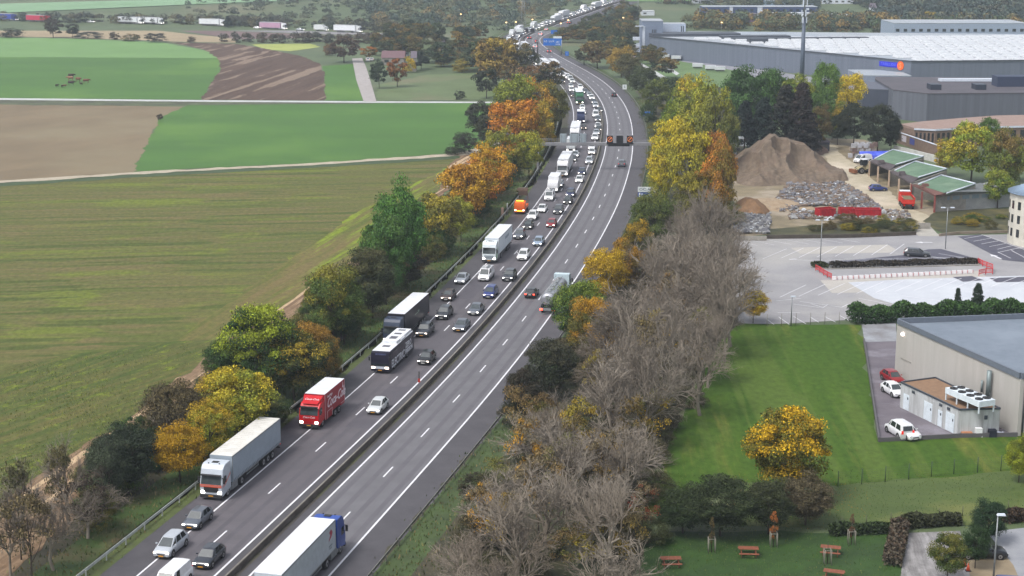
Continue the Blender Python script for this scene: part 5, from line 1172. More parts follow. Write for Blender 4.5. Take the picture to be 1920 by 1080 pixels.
# ---- right of the motorway: autumn trees round the gantry end, then the bare stand
RT = [
 (1225, 365, 470, 90, 'round', col(84, 98, 48), col(104, 112, 50), 'dark olive green tree below the white and blue sign', 'near'),
 (1195, 420, 520, 70, 'round', col(84, 88, 44), col(176, 130, 40), 'green and gold bush hanging over the shoulder below the sign', 'near'),
 (1135, 470, 575, 90, 'round', col(188, 140, 38), col(200, 152, 40), 'orange gold tree at the shoulder above the steel tanker', 'near'),
 (1170, 450, 560, 70, 'round', col(120, 104, 48), col(176, 120, 40), 'brown and gold tree right of the orange gold one', 'near'),
 (1085, 530, 650, 110, 'round', col(66, 96, 44), col(112, 130, 46), 'bright green tree beside the tail of the steel tanker', 'near'),
 (1110, 560, 690, 100, 'round', col(100, 98, 46), col(190, 130, 40), 'yellow flecked green tree right of the bright green one', 'near'),
 (1140, 615, 700, 60, 'round', col(120, 104, 44), col(206, 142, 34), 'small golden tree deep in the bare stand', 'near'),
 (1030, 640, 745, 110, 'round', col(58, 66, 46), col(66, 66, 48), 'dark pine like tree leaning over the shoulder line', 'near'),
 (985, 690, 800, 90, 'round', col(52, 58, 44), col(64, 58, 46), 'dark brown green bush reaching over the right shoulder', 'near'),
 (1255, 225, 340, 75, 'round', col(200, 182, 44), col(214, 190, 48), 'bright yellow tree just right of the gantry end', 'mid'),
 (1245, 260, 375, 70, 'round', col(170, 164, 46), col(204, 180, 44), 'yellow tree in front of the gantry end', 'mid'),
 (1290, 240, 400, 90, 'round', col(158, 152, 48), col(190, 172, 46), 'big olive yellow tree in the middle of the autumn belt', 'mid'),
 (1335, 300, 440, 80, 'round', col(130, 104, 50), col(196, 116, 44), 'olive and orange tree at the foot of the gravel pile', 'mid'),
 (1352, 265, 420, 60, 'round', col(136, 106, 50), col(178, 112, 46), 'orange brown tree touching the gravel pile', 'mid'),
 (1300, 330, 440, 80, 'round', col(110, 110, 50), col(150, 140, 50), 'dull olive tree above the bare stand', 'mid'),
 (1235, 320, 395, 40, 'round', col(150, 150, 50), col(206, 186, 40), 'small lemon yellow tree beside the white and blue sign', 'mid'),
 (1310, 150, 300, 90, 'round', col(130, 138, 50), col(176, 168, 50), 'tall yellow green tree, highest of the belt above the gantry', 'mid'),
 (1340, 175, 310, 80, 'round', col(120, 124, 50), col(150, 150, 50), 'yellow green tree right of the tall one', 'mid'),
 (1290, 150, 260, 70, 'round', col(120, 134, 50), col(196, 170, 50), 'lime tree with golden top beside the tall yellow green tree', 'mid'),
 (1270, 190, 290, 70, 'round', col(104, 126, 46), col(140, 150, 50), 'lime green tree above the bright yellow one', 'mid'),
 (1365, 215, 330, 50, 'round', col(84, 96, 48), col(110, 112, 50), 'dark olive tree beside the two pale containers', 'mid'),
 (1340, 250, 400, 60, 'round', col(140, 110, 50), col(180, 110, 50), 'brownish tree left of the gravel pile', 'mid'),
 (1230, 150, 215, 60, 'round', col(92, 104, 52), col(110, 120, 54), 'green tree right of the blue roadside sign', 'mid'),
 (1205, 125, 185, 60, 'round', col(74, 84, 54), None, 'dark green tree behind the small white sign', 'mid'),
 (1180, 105, 160, 55, 'round', col(96, 94, 60), None, 'brown green tree at the outside of the bend', 'mid'),
 (1165, 90, 145, 60, 'round', col(160, 122, 60), col(170, 128, 60), 'tan orange tree at the outside of the bend', 'mid'),
 (1120, 78, 128, 70, 'round', col(112, 96, 64), col(130, 104, 66), 'brown tree behind the small blue sign', 'far'),
 (1095, 88, 122, 40, 'round', col(78, 84, 58), None, 'dark green tree beside the large blue sign', 'far'),
 (1250, 145, 200, 60, 'round', col(66, 82, 50), None, 'dark tree left of the small path', 'mid'),
 (1260, 205, 245, 50, 'round', col(84, 106, 48), None, 'green tree below the lime one beside the shoulder', 'mid'),
 (1215, 195, 230, 40, 'low', col(62, 80, 46), None, 'dark green bush behind the blue panel', 'mid'),
 # behind the yard
 (1400, 135, 265, 100, 'round', col(76, 108, 56), col(64, 92, 50), 'broad mid green tree at the left of the wood behind the gravel pile', 'mid'),
 (1440, 132, 262, 90, 'round', col(84, 118, 56), col(70, 100, 50), 'green tree second from the left behind the gravel pile', 'mid'),
 (1375, 150, 255, 50, 'round', col(58, 84, 50), None, 'dark green tree left end of the wood behind the pile', 'mid'),
 (1490, 150, 265, 90, 'round', col(90, 116, 54), YG, 'yellow dappled green tree below the tall mast', 'mid'),
 (1545, 118, 250, 56, 'round', col(96, 130, 58), col(110, 140, 60), 'airy light green tree right of the mast', 'mid'),
 (1590, 140, 240, 64, 'round', col(206, 178, 44), col(214, 190, 52), 'bright golden yellow tree behind the yard', 'mid'),
 (1560, 190, 262, 50, 'round', col(120, 130, 54), YEL, 'yellow green tree in front of the golden yellow one', 'mid'),
 (1535, 170, 270, 60, 'round', col(84, 112, 54), None, 'green tree left of the golden yellow one', 'mid'),
 (1470, 168, 288, 80, 'cone', col(44, 52, 46), col(52, 52, 44), 'very dark conifer behind the top of the gravel pile', 'mid'),
 (1500, 165, 290, 80, 'cone', col(50, 50, 46), col(60, 50, 46), 'dark brown conifer behind the gravel pile', 'mid'),
 (1430, 190, 280, 70, 'cone', col(40, 54, 48), None, 'dark blue green conifer left of the very dark ones', 'mid'),
 (1395, 195, 282, 60, 'cone', col(36, 48, 44), None, 'dark conifer beside the pale containers', 'mid'),
 (1535, 200, 282, 50, 'round', col(110, 96, 56), None, 'brown orange tree at the head of the gravel track', 'mid'),
 (1600, 195, 275, 70, 'round', col(52, 60, 44), col(60, 64, 44), 'dark tree above the block stacks', 'mid'),
 (1645, 198, 285, 80, 'round', col(46, 54, 42), col(56, 60, 42), 'very dark tree in front of the grey annexe', 'mid'),
 (1570, 215, 272, 50, 'round', col(56, 64, 44), None, 'dark bush right of the gravel track', 'mid'),
 (1670, 220, 285, 40, 'round', col(50, 58, 42), None, 'dark tree at the end of the curved brick building', 'mid'),
 (1820, 232, 345, 110, 'round', col(130, 146, 48), col(176, 160, 50), 'lime yellow tree behind the green roofed garages', 'mid'),
 (1770, 262, 330, 50, 'round', YEL, YG, 'yellow edge tree at the left of the lime tree', 'mid'),
 (1850, 222, 300, 50, 'round', col(84, 112, 48), None, 'airy green tree top behind the lime yellow tree', 'mid'),
 (1880, 250, 370, 80, 'round', col(110, 122, 50), col(130, 110, 56), 'olive tree left of the round white building', 'mid'),
 (1905, 275, 340, 60, 'round', col(104, 120, 50), YG, 'green tree above the round white building', 'mid'),
 (1870, 320, 390, 60, 'round', col(100, 120, 46), YG, 'low lime bush beside the garages', 'mid'),
 # right lower
 (1412, 545, 606, 56, 'round', col(190, 140, 50), col(210, 170, 60), 'pale orange tree at the corner of the car park', 'near'),
 (1473, 768, 938, 170, 'round', col(98, 98, 36), col(204, 150, 34), 'big golden orange tree alone on the lawn', 'near'),
 (1350, 895, 1005, 150, 'round', col(50, 62, 36), col(62, 72, 44), 'dark bushy tree below the golden orange tree', 'near'),
 (1280, 920, 1000, 110, 'round', col(46, 62, 34), col(56, 68, 40), 'dark green bush left of the dark bushy tree', 'near'),
 (1440, 900, 1002, 110, 'round', col(50, 60, 38), col(66, 72, 46), 'dark bush right of the dark bushy tree', 'near'),
 (1510, 890, 985, 110, 'round', col(88, 80, 60), col(96, 88, 64), 'greyish brown thin tree right of the golden orange tree', 'near'),
 (1775, 998, 1095, 75, 'round', col(76, 92, 46), col(110, 110, 50), 'round clipped tree in the paved court', 'near'),
 (1828, 985, 1066, 56, 'round', col(52, 74, 42), None, 'round dark tree second in the row, beside the black saloon', 'near'),
 (1852, 940, 1020, 74, 'round', col(44, 66, 42), None, 'round dark tree behind the lamp post, furthest of the three', 'near'),
 (1910, 815, 905, 60, 'round', col(150, 160, 46), col(110, 120, 46), 'yellow green bush at the right edge beside the beige building', 'near'),
]
for px, t, b, w_, sh, c, c2, lab, lod in RT:
    ptree(px, t, b, w_, sh, c, c2, lab, lod=lod, name='conifer' if sh == 'cone' else ('bush' if sh == 'low' else 'broadleaf_tree'), cat='bush' if sh == 'low' else 'tree')
for px, t, b, w_, lab in [(1794, 541, 590, 22, 'small dark fir in front of the pale car park, left of two'), (1831, 533, 592, 36, 'taller dark fir in front of the pale car park, right of two')]:
    ptree(px, t, b, w_, 'cone', PINE, None, lab, name='fir_tree', lod='near')
# the bare stand
r = random.Random(21); rows = [(470, 1270, 1345), (505, 1240, 1375), (540, 1215, 1392), (575, 1185, 1400), (610, 1165, 1396), (645, 1150, 1390), (680, 1130, 1376), (720, 1110, 1356), (765, 1100, 1332), (810, 1080, 1306), (860, 1010, 1275), (915, 960, 1245), (975, 920, 1220), (1040, 880, 1200), (1110, 840, 1185), (1190, 800, 1170)]
for b, x0, x1 in rows:
    n = max(2, int((x1 - x0) / sc(b) / (3.7 if b < 850 else 4.5)))
    for i in range(n):
        px = x0 + (x1 - x0) * (i + r.uniform(.1, .9)) / n; bb = b + r.uniform(-16, 16); h = r.uniform(11, 15)
        if b > 880: h *= .80
        if i == 0: h *= .7
        baretree(g(px, bb), h, r.uniform(7.5, 11), 'grey leafless tree in the dense bare stand right of the motorway', group='bare trees right of the motorway')
for px, b, h, w_, c, lab in [(985, 915, 7, 5, col(206, 140, 40), 'thin orange leaved tree at the left of the bare stand'), (900, 1030, 6, 4, col(206, 140, 40), 'gold leaved sapling in the bare stand near the shoulder'), (940, 1050, 6, 4, col(186, 140, 44), 'yellow leaved sapling beside the gold leaved one'), (1130, 950, 7, 5, col(170, 124, 50), 'sparse ochre tree in the bare stand'), (1205, 1010, 5, 3.5, col(130, 60, 46), 'small dark red shrub at the lawn edge of the bare stand'), (1255, 640, 9, 6, col(150, 104, 60), 'sparse rusty tree inside the bare stand'), (1180, 1080, 6, 4, col(150, 116, 60), 'sparse ochre sapling near the bottom of the bare stand'), (1010, 1010, 8, 6, col(150, 110, 66), 'brown leaved sapling low in the bare stand'), (1210, 760, 10, 6, col(130, 104, 66), 'dull brown leaved tree inside the bare stand')]:
    tree('sapling', lab, g(px, b), h * 1.15, w_, 'round', c, col(120, 108, 80), 'mid', v=7, trunk=True)
scatter([(960, 790), (1060, 640), (1120, 560), (1230, 470), (1370, 470), (1370, 600), (1300, 760), (1200, 1080), (800, 1120), (880, 960)], 100, (1.5, 3.6), (3.5, 6.5), [col(84, 80, 56), col(72, 78, 46), col(96, 88, 64), col(66, 64, 48)], 'dull brush growing under the bare trees', 'brush under the bare trees', 8)
scatter([(800, 1085), (880, 940), (960, 820), (1080, 700), (1150, 600), (1290, 480), (1350, 520), (1300, 720), (1210, 900), (1150, 1085)], 34, (3.5, 8.5), (3, 5.5), [col(176, 132, 46), col(150, 124, 52), col(132, 112, 62), col(112, 112, 56), col(120, 100, 66)], 'small half bare tree with a few yellow and brown leaves in the bare stand', 'half bare small trees in the stand', 18, shape='round', name='sapling', cat='tree', v=7)
scatter([(1215, 240), (1240, 200), (1380, 210), (1385, 440), (1230, 420)], 22, (2, 5), (4, 7), [DGREEN, col(84, 90, 46), col(120, 116, 48)], 'dense shrub under the autumn trees beside the gantry', 'undergrowth right of the gantry', 9)
scatter([(1440, 442), (1445, 425), (1600, 415), (1700, 414), (1712, 436)], 16, (1, 2.2), (3, 5.5), [col(78, 84, 48), col(96, 84, 50), col(66, 74, 42), col(150, 124, 44)], 'scrubby low shrub on the bank below the rubble yard', 'scrub on the bank', 10)
scatter([(1775, 430), (1790, 400), (1890, 400), (1892, 432)], 10, (.8, 1.8), (3, 5), [col(70, 96, 44), col(96, 92, 52), col(150, 130, 44)], 'low green shrub on the bank below the garages', 'scrub below the garages', 12)
def hedge(name, label, a, b, h, th, c, n, c2=None, lod='mid', z=0):
    """a hedge: one crown of leaves laid along a line"""
    A = Vector(g(*a)); B = Vector(g(*b)); r_ = np.random.RandomState(len(label)); L = (B - A).length; N = n
    t = r_.uniform(size=N); side = r_.uniform(-1, 1, N); zz = r_.uniform(0, 1, N) ** .6; d = (B - A).normalized(); nn = Vector((-d.y, d.x)); lump = .82 + .18 * np.sin(t * L * 1.3) * np.sin(t * L * .47 + 1)
    P = np.stack([A.x + d.x * t * L + nn.x * side * th / 2, A.y + d.y * t * L + nn.y * side * th / 2, zz * h * lump * (1 - .25 * side ** 2)], 1)
    q = r_.normal(size=(N, 3)); q /= np.linalg.norm(q, axis=1)[:, None]; a_ = np.cross(q, r_.normal(size=(N, 3))); a_ /= np.linalg.norm(a_, axis=1)[:, None]; b_ = np.cross(q, a_) * .6
    s = .17 * r_.uniform(.6, 1.5, (N, 1)) * (1 if lod == 'near' else 1.5); V = np.stack([P - a_ * s, P - b_ * s, P + a_ * s, P + b_ * s], 1).reshape(-1, 3)
    me = bpy.data.meshes.new('crown'); me.from_pydata(V.tolist(), [], [(4 * i, 4 * i + 1, 4 * i + 2, 4 * i + 3) for i in range(N)]); T = np.stack([r_.uniform(size=N) * .3 + .3 * np.sin(t * 30) ** 2, r_.uniform(size=N), zz], 1)
    at_ = me.attributes.new('tint', 'FLOAT_VECTOR', 'POINT'); at_.data.foreach_set('vector', np.repeat(T, 4, 0).astype('f').ravel()); me.materials.append(M_leaf)
    o = bpy.data.objects.new(name, me); C.objects.link(o); o.color = c; c2 = c2 or c; o['autumn'] = (c2[0], c2[1], c2[2]); o.location.z = z; return tag(o, label, 'hedge')
hedge('hedge', 'tall dark green hedge between the pale car park and the beige building', (1592, 606), (1980, 592), 3.4, 3.0, col(52, 80, 42), 20000, col(70, 100, 48), 'near')
hedge('hedge', 'clipped dark hedge between the meadow and the paved court', (1690, 990), (1800, 982), 1.6, 1.3, col(62, 66, 44), 2600, None, 'near')
hedge('hedge', 'clipped dark hedge behind the picnic lawn', (1555, 1004), (1670, 998), 1.4, 1.2, col(52, 66, 38), 2400, None, 'near')
hedge('hedge', 'short hedge at the right edge behind the block paving', (1880, 980), (1960, 972), 1.5, 1.2, col(72, 60, 48), 1800, None, 'near')
hedge('hedge', 'brown bushy hedge running down between picnic lawn and paved court', (1688, 994), (1672, 1065), 1.7, 1.8, col(92, 86, 72), 2600, col(80, 66, 54), 'near')
hedge('hedge', 'low black green hedge strip in the middle of the car park', (1556, 501), (1834, 493), 1.1, 2.2, col(60, 54, 46), 5200, None, 'near')
hedge('hedge', 'small dark green hedge strip at the left end of the car park island', (1522, 500), (1550, 500), .9, 2.6, col(58, 64, 38), 1200, None, 'near')
# ---- far woods and hillside
wr = random.Random(31)
FARC = [col(80, 90, 60), col(92, 94, 62), col(66, 82, 60), col(104, 98, 60), col(122, 102, 56), col(72, 90, 58), col(58, 74, 56), col(136, 114, 56)]
def farwood(poly, n, label, group, hr=(6, 11), wr_=(7, 12), cols_=FARC, seed=1, gap=24):
    r_ = random.Random(seed); xs_ = [p[0] for p in poly]; ys_ = [p[1] for p in poly]; k = 0
    while k < n:
        x, y = r_.uniform(min(xs_), max(xs_)), r_.uniform(min(ys_), max(ys_)); c_ = False
        for i in range(len(poly)):
            x1, y1 = poly[i]; x2, y2 = poly[i - 1]
            if (y1 > y) != (y2 > y) and x < (x2 - x1) * (y - y1) / (y2 - y1) + x1: c_ = not c_
        if not c_: continue
        k += 1; p = gt(x, y)
        if road_near(p[0] , p[1]) < gap: continue
        tree('far_tree', label, p[:2], r_.uniform(*hr), r_.uniform(*wr_), 'round', r_.choice(cols_), r_.choice(cols_), 'far', group=group, z=p[2], trunk=False)
farwood([(660, 100), (760, 70), (900, 66), (960, 80), (950, 140), (880, 135), (720, 112)], 60, 'autumn brown tree in the wood behind the rough pasture', 'trees behind the rough pasture', seed=2)
farwood([(1030, 88), (1180, 68), (1190, 85), (1200, 110), (1260, 150), (1220, 160), (1150, 120), (1080, 108)], 46, 'brown green tree in the belt outside the far bend', 'trees outside the far bend', seed=3)
farwood([(1015, 76), (1060, 56), (1110, 38), (1170, 16), (1190, 30), (1190, 66), (1060, 84)], 66, 'brownish tree between the motorway and the tall grey block', 'trees left of the grey block', seed=4, gap=14, wr_=(6, 9), hr=(5, 8))
def woodmass(name, label, poly, n, seed, hs=(5, 9), cols_=FARC):
    """a far-off wood reading as one mass: all its crowns in one object"""
    r_ = np.random.RandomState(seed); rr_ = random.Random(seed); Vs = []; Ts = []; xs_ = [p[0] for p in poly]; ys_ = [p[1] for p in poly]; k = 0
    while k < n:
        x, y = rr_.uniform(min(xs_), max(xs_)), rr_.uniform(min(ys_), max(ys_)); c_ = False
        for i in range(len(poly)):
            x1, y1 = poly[i]; x2, y2 = poly[i - 1]
            if (y1 > y) != (y2 > y) and x < (x2 - x1) * (y - y1) / (y2 - y1) + x1: c_ = not c_
        if not c_: continue
        k += 1; p = gt(x, y)
        if road_near(p[0], p[1]) < 22: continue
        h = rr_.uniform(*hs); wd = h * rr_.uniform(.8, 1.3); m_ = 190; q = r_.normal(size=(m_, 3)); q /= np.linalg.norm(q, axis=1)[:, None]; q[:, 2] = np.abs(q[:, 2]) ** .8 * np.sign(q[:, 2] + .4)
        P = np.array([p[0], p[1], p[2] + h * .45]) + q * np.array([wd / 2, wd / 2, h * .55]) * r_.uniform(.7, 1.05, (m_, 1))
        nn_ = q + r_.normal(size=(m_, 3)) * .5; nn_ /= np.linalg.norm(nn_, axis=1)[:, None]; a_ = np.cross(nn_, r_.normal(size=(m_, 3))); a_ /= np.linalg.norm(a_, axis=1)[:, None]; b_ = np.cross(nn_, a_) * .7
        s = h * .075 * r_.uniform(.6, 1.4, (m_, 1)); Vs.append(np.stack([P - a_ * s, P - b_ * s, P + a_ * s, P + b_ * s], 1).reshape(-1, 3))
        c1 = np.array(cols_[rr_.randint(0, len(cols_) - 1)][:3]) * rr_.uniform(.8, 1.15); T = np.tile(c1, (m_, 1)) * r_.uniform(.6, 1.35, (m_, 1)); Ts.append(np.repeat(T, 4, 0))
    V = np.concatenate(Vs); T = np.concatenate(Ts); nf = len(V) // 4; me = bpy.data.meshes.new(name); me.vertices.add(len(V)); me.vertices.foreach_set('co', V.astype('f').ravel())
    me.loops.add(nf * 4); me.loops.foreach_set('vertex_index', np.arange(nf * 4, dtype='i')); me.polygons.add(nf); me.polygons.foreach_set('loop_start', np.arange(0, nf * 4, 4, dtype='i')); me.update(calc_edges=True)
    a3 = me.attributes.new('leafcol', 'FLOAT_VECTOR', 'POINT'); a3.data.foreach_set('vector', T.astype('f').ravel())
    if 'mass_foliage' not in MATS:
        m = bpy.data.materials.new('mass_foliage'); m.use_nodes = True; MATS['mass_foliage'] = m; n_ = m.node_tree.nodes; a4 = n_.new('ShaderNodeAttribute'); a4.attribute_name = 'leafcol'
        m.node_tree.links.new(a4.outputs['Color'], n_['Principled BSDF'].inputs['Base Color']); n_['Principled BSDF'].inputs['Roughness'].default_value = .85
    me.materials.append(MATS['mass_foliage']); o = bpy.data.objects.new(name, me); C.objects.link(o); return tag(o, label, 'wood', kind='stuff')
HILLC = [col(84, 98, 80), col(74, 90, 78), col(94, 102, 78), col(68, 84, 76), col(100, 102, 76), col(122, 108, 72)]
woodmass('wood', 'mixed wood covering the far valley side behind the motorway', [(640, 8), (800, -6), (1150, -6), (1200, 16), (1190, 40), (1080, 48), (1000, 62), (960, 60), (900, 62), (760, 58), (700, 52), (700, 30)], 400, 41, (4, 8), HILLC)
woodmass('wood', 'dark wood on the hill at the top right', [(1560, 0), (1700, -6), (1960, -8), (1960, 50), (1800, 58), (1690, 60), (1640, 52), (1640, 20)], 420, 42, (5, 10), [col(62, 80, 72), col(56, 72, 68), col(70, 84, 72), col(84, 88, 70)])
woodmass('wood', 'belt of brown and dark trees behind the warehouse roof', [(1285, 42), (1640, 46), (1920, 54), (1920, 62), (1640, 62), (1290, 56)], 260, 43, (5, 9), FARC)
woodmass('wood', 'scrub wood behind the grey block and viaduct', [(1160, 8), (1290, 10), (1530, 20), (1560, 4), (1560, -6), (1180, -6)], 240, 44, (4, 8), HILLC)
woodmass('scrub', 'bushes dotted over the grassy hill at the top left', [(380, 0), (720, 0), (720, 48), (500, 44), (340, 26), (300, 10)], 90, 45, (3, 6), [col(78, 90, 76), col(88, 92, 74), col(70, 80, 70)])
woodmass('scrub', 'line of bushes along the distant trunk road', [(-40, 40), (300, 47), (640, 57), (760, 62), (760, 56), (640, 50), (420, 44), (-40, 36)], 190, 46, (3, 6), [col(66, 76, 68), col(74, 78, 66), col(100, 96, 68)])
woodmass('scrub', 'dark bushes at the foot of the distant fields', [(380, 76), (600, 76), (760, 76), (760, 82), (600, 82), (440, 80)], 80, 47, (3, 5), [col(66, 70, 60), col(84, 76, 62)])
for i, (px, w_) in enumerate([(1742, 22), (1775, 22), (1790, 18), (1818, 18)]):
    p = gt(px, 44); tree('far_tree', ['orange tree, leftmost of the golden row on the far slope', 'ochre tree, second of the golden row on the far slope', 'ochre tree, third of the golden row on the far slope', 'gold tree, rightmost of the golden row on the far slope'][i], p[:2], 7, w_ / 3.3 * 1.1, 'round', col(176, 138, 62), col(160, 130, 60), 'far', z=p[2], trunk=False)

def tufts(name, label, spots, n, hgt_, c, seed):
    """rough grass and dead stalks: many small blades in one object"""
    r_ = np.random.RandomState(seed); P = np.array(spots); k = r_.randint(0, len(P), n); p = P[k] + r_.normal(size=(n, 2)) * .9; h = hgt_ * r_.uniform(.4, 1.5, n); a = r_.uniform(0, 6.28, n); w_ = h * .28
    b0 = np.stack([p[:, 0] - np.cos(a) * w_, p[:, 1] - np.sin(a) * w_, np.zeros(n)], 1); b1 = np.stack([p[:, 0] + np.cos(a) * w_, p[:, 1] + np.sin(a) * w_, np.zeros(n)], 1); t = np.stack([p[:, 0] + r_.normal(size=n) * .2 * h, p[:, 1] + r_.normal(size=n) * .2 * h, h], 1)
    V = np.stack([b0, b1, t], 1).reshape(-1, 3); me = bpy.data.meshes.new(name); me.from_pydata(V.tolist(), [], [(3 * i, 3 * i + 1, 3 * i + 2) for i in range(n)])
    cc = np.array([q[:3] for q in c])[r_.randint(0, len(c), n)] * r_.uniform(.6, 1.25, (n, 1)); a3 = me.attributes.new('leafcol', 'FLOAT_VECTOR', 'POINT'); a3.data.foreach_set('vector', np.repeat(cc, 3, 0).astype('f').ravel()); me.materials.append(MATS['mass_foliage'])
    o = bpy.data.objects.new(name, me); C.objects.link(o); return tag(o, label, 'grass', kind='stuff')
sp = []
for s_ in np.arange(60, 520, 1.2):
    for of in (-19.2, -20.5, -21.8, -23, -24.5, 8.4, 9.6, 10.8, 12.2): sp.append(at(float(s_), of)[0])
tufts('rough_grass', 'rough grass and dead stalks along both verges', sp, 34000, .26, [col(82, 98, 46), col(104, 104, 60), col(66, 82, 38), col(128, 112, 76)], 4)
sp = []; r2 = random.Random(6)
FP = [g(*q) for q in [(0, 690), (430, 636), (560, 560), (420, 650), (270, 770), (0, 930)]]
for _ in range(9000): sp.append((r2.uniform(min(q[0] for q in FP), max(q[0] for q in FP)), r2.uniform(min(q[1] for q in FP), max(q[1] for q in FP))))
def _in(x, y):
    c_ = False
    for i in range(len(FP)):
        x1, y1 = FP[i]; x2, y2 = FP[i - 1]
        if (y1 > y) != (y2 > y) and x < (x2 - x1) * (y - y1) / (y2 - y1) + x1: c_ = not c_
    return c_
sp = [q for q in sp if _in(*q) and r2.random() < max(0, (FP[1][1] + 6 - q[1]) / 90) * (.35 + .65 * (math.sin(q[0] * .21 + math.sin(q[1] * .13) * 2) > 0))]
tufts('field_weeds', 'yellow green weeds in the near corner of the big field', sp, 8000, .17, [col(98, 114, 44), col(128, 138, 52), col(74, 92, 40), col(140, 142, 84)], 5)

sp = []; cx_, cy_ = g(1473, 935)
for _ in range(500): a_ = r2.uniform(0, 6.28); q_ = r2.uniform(0, 1) ** .6 * 8; sp.append((cx_ + q_ * math.cos(a_), cy_ + q_ * math.sin(a_)))
tufts('fallen_leaves', 'fallen golden leaves on the grass round the big golden orange tree', sp, 2600, .11, [col(186, 134, 44), col(150, 110, 50), col(120, 90, 50)], 9)
sp = [];
for _ in range(2600):
    px_, py_ = r2.uniform(1215, 1960), r2.uniform(890, 1085)
    if not (px_ > 1680 and py_ > 985): sp.append(g(px_, py_))
tufts('lawn_weeds', 'uneven tufts and small weeds in the meadow and picnic lawn', sp, 15000, .13, [col(84, 108, 44), col(60, 84, 34), col(112, 118, 62), col(70, 92, 36)], 10)

# ================================================================ BUILDINGS
def boxb(parent, name, m, poly, z0, z1, mtop=None):
    mb = MB(); mb.prism(poly, z0, z1, 0, 1 if mtop else None); return mb.build(name, [m, mtop] if mtop else m, parent)
def wallpt(a, b, t, z, out=0.0):
    d = Vector((b[0] - a[0], b[1] - a[1])); n = Vector((d.y, -d.x)).normalized(); return (a[0] + d.x * t + n.x * out, a[1] + d.y * t + n.y * out, z)
def panel(parent, name, m, a, b, t0, t1, z0, z1, out=.04, th=.06):
    """a shallow box on a wall a->b (outside on the right hand side of a->b)"""
    mb = MB(); p = [wallpt(a, b, t0, z0, out), wallpt(a, b, t1, z0, out), wallpt(a, b, t1, z1, out), wallpt(a, b, t0, z1, out)]; q = [wallpt(a, b, t0, z0, out - th), wallpt(a, b, t1, z0, out - th), wallpt(a, b, t1, z1, out - th), wallpt(a, b, t0, z1, out - th)]
    mb.face(p); mb.face([q[1], q[0], q[3], q[2]])
    for i in range(4): j = (i + 1) % 4; mb.face([p[j], p[i], q[i], q[j]])
    return mb.build(name, m, parent)
M_clad = pm('grey_cladding', col(106, 114, 128), col(94, 102, 116), scale=.7, coord='World', rough=.6, stretch=(1, 1, .02))
M_cladr = pm('pale_metal_roof', col(164, 170, 176), col(150, 157, 165), scale=.08, coord='World', rough=.55, c3=col(148, 158, 170), s3=.02)
M_rl = pm('rooflight_plastic', col(200, 203, 207), col(188, 192, 197), scale=.5, rough=.4)
M_trim = pm('dark_trim', col(70, 76, 86), rough=.5)
W1, W2, W3 = g(1217, 107), g(1706, 162), g(2080, 158)
ZW = 9.0
back = [g(2200, 66, ZW), g(1540, 60, ZW), g(1292, 58, ZW)]
wh = thing('warehouse', 'huge flat grey warehouse with rows of white rooflights and a blue and orange logo sign', 'warehouse', W2)
wh.location = (0, 0, 0)
foot = [W1, W2, W3] + back
boxb(wh, 'wall', M_clad, foot, 0, ZW - .3)
boxb(wh, 'roof', M_cladr, [(x, y) for x, y in foot], ZW - .29, ZW - .1)
mb = MB()
for a, b in ((W1, W2), (W2, W3)):
    d = Vector((b[0] - a[0], b[1] - a[1])); mb.box((a[0] + b[0]) / 2, (a[1] + b[1]) / 2, ZW + .1, d.length, .5, .5, rz=math.atan2(d.y, d.x))
mb.build('parapet', M_trim, wh)
def infoot(x, y, F):
    c_ = False
    for i in range(len(F)):
        x1, y1 = F[i]; x2, y2 = F[i - 1]
        if (y1 > y) != (y2 > y) and x < (x2 - x1) * (y - y1) / (y2 - y1) + x1: c_ = not c_
    return c_
cand = []
dr = Vector((W3[0] - W2[0], W3[1] - W2[1])).normalized(); nr = Vector((-dr.y, dr.x))
for j in range(16):
    for i in range(-44, 34):
        p = Vector(W2) + dr * (i * 6.1 + (3 if j % 2 else 0)) + nr * (7 + j * 12.5)
        if infoot(p.x, p.y, foot) and infoot(p.x - 5, p.y - 5, foot) and infoot(p.x + 4, p.y - 4, foot) and (j < 10) and not (j > 6 and i > 16): cand.append((j, p))
cand.sort(key=lambda q: (q[0], abs(q[1].x - 140))); rest = MB(); rl_me = None; an = math.atan2(dr.y, dr.x)
for k, (j, p) in enumerate(cand):
    if k < 100:
        if rl_me is None: t_ = MB(); t_.box(0, 0, .45, 5.1, 6.4, .7, taper=.86); rl_me = t_.mesh('rooflight', [M_rl])
        o = mkobj('rooflight', rl_me, wh, None, (p.x, p.y, ZW - .1)); o.rotation_euler = (0, 0, an)
    else: rest.box(p.x, p.y, ZW + .35, 5.1, 6.4, .7, rz=an, taper=.86)
o = rest.build('rooflights', M_rl, wh); o['kind'] = 'stuff'
mb = MB()
for (px, py, w_, d_, h_) in ((1300, 66, 40, 14, 1.2), (1415, 72, 30, 8, 1.4), (1420, 80, 8, 5, 2.0), (1500, 74, 60, 5, 1.0)):
    x, y = g(px, py, ZW); mb.box(x, y, ZW + h_ / 2 - .1, w_, d_, h_, rz=an)
mb.build('roof_plant', M_trim, wh)
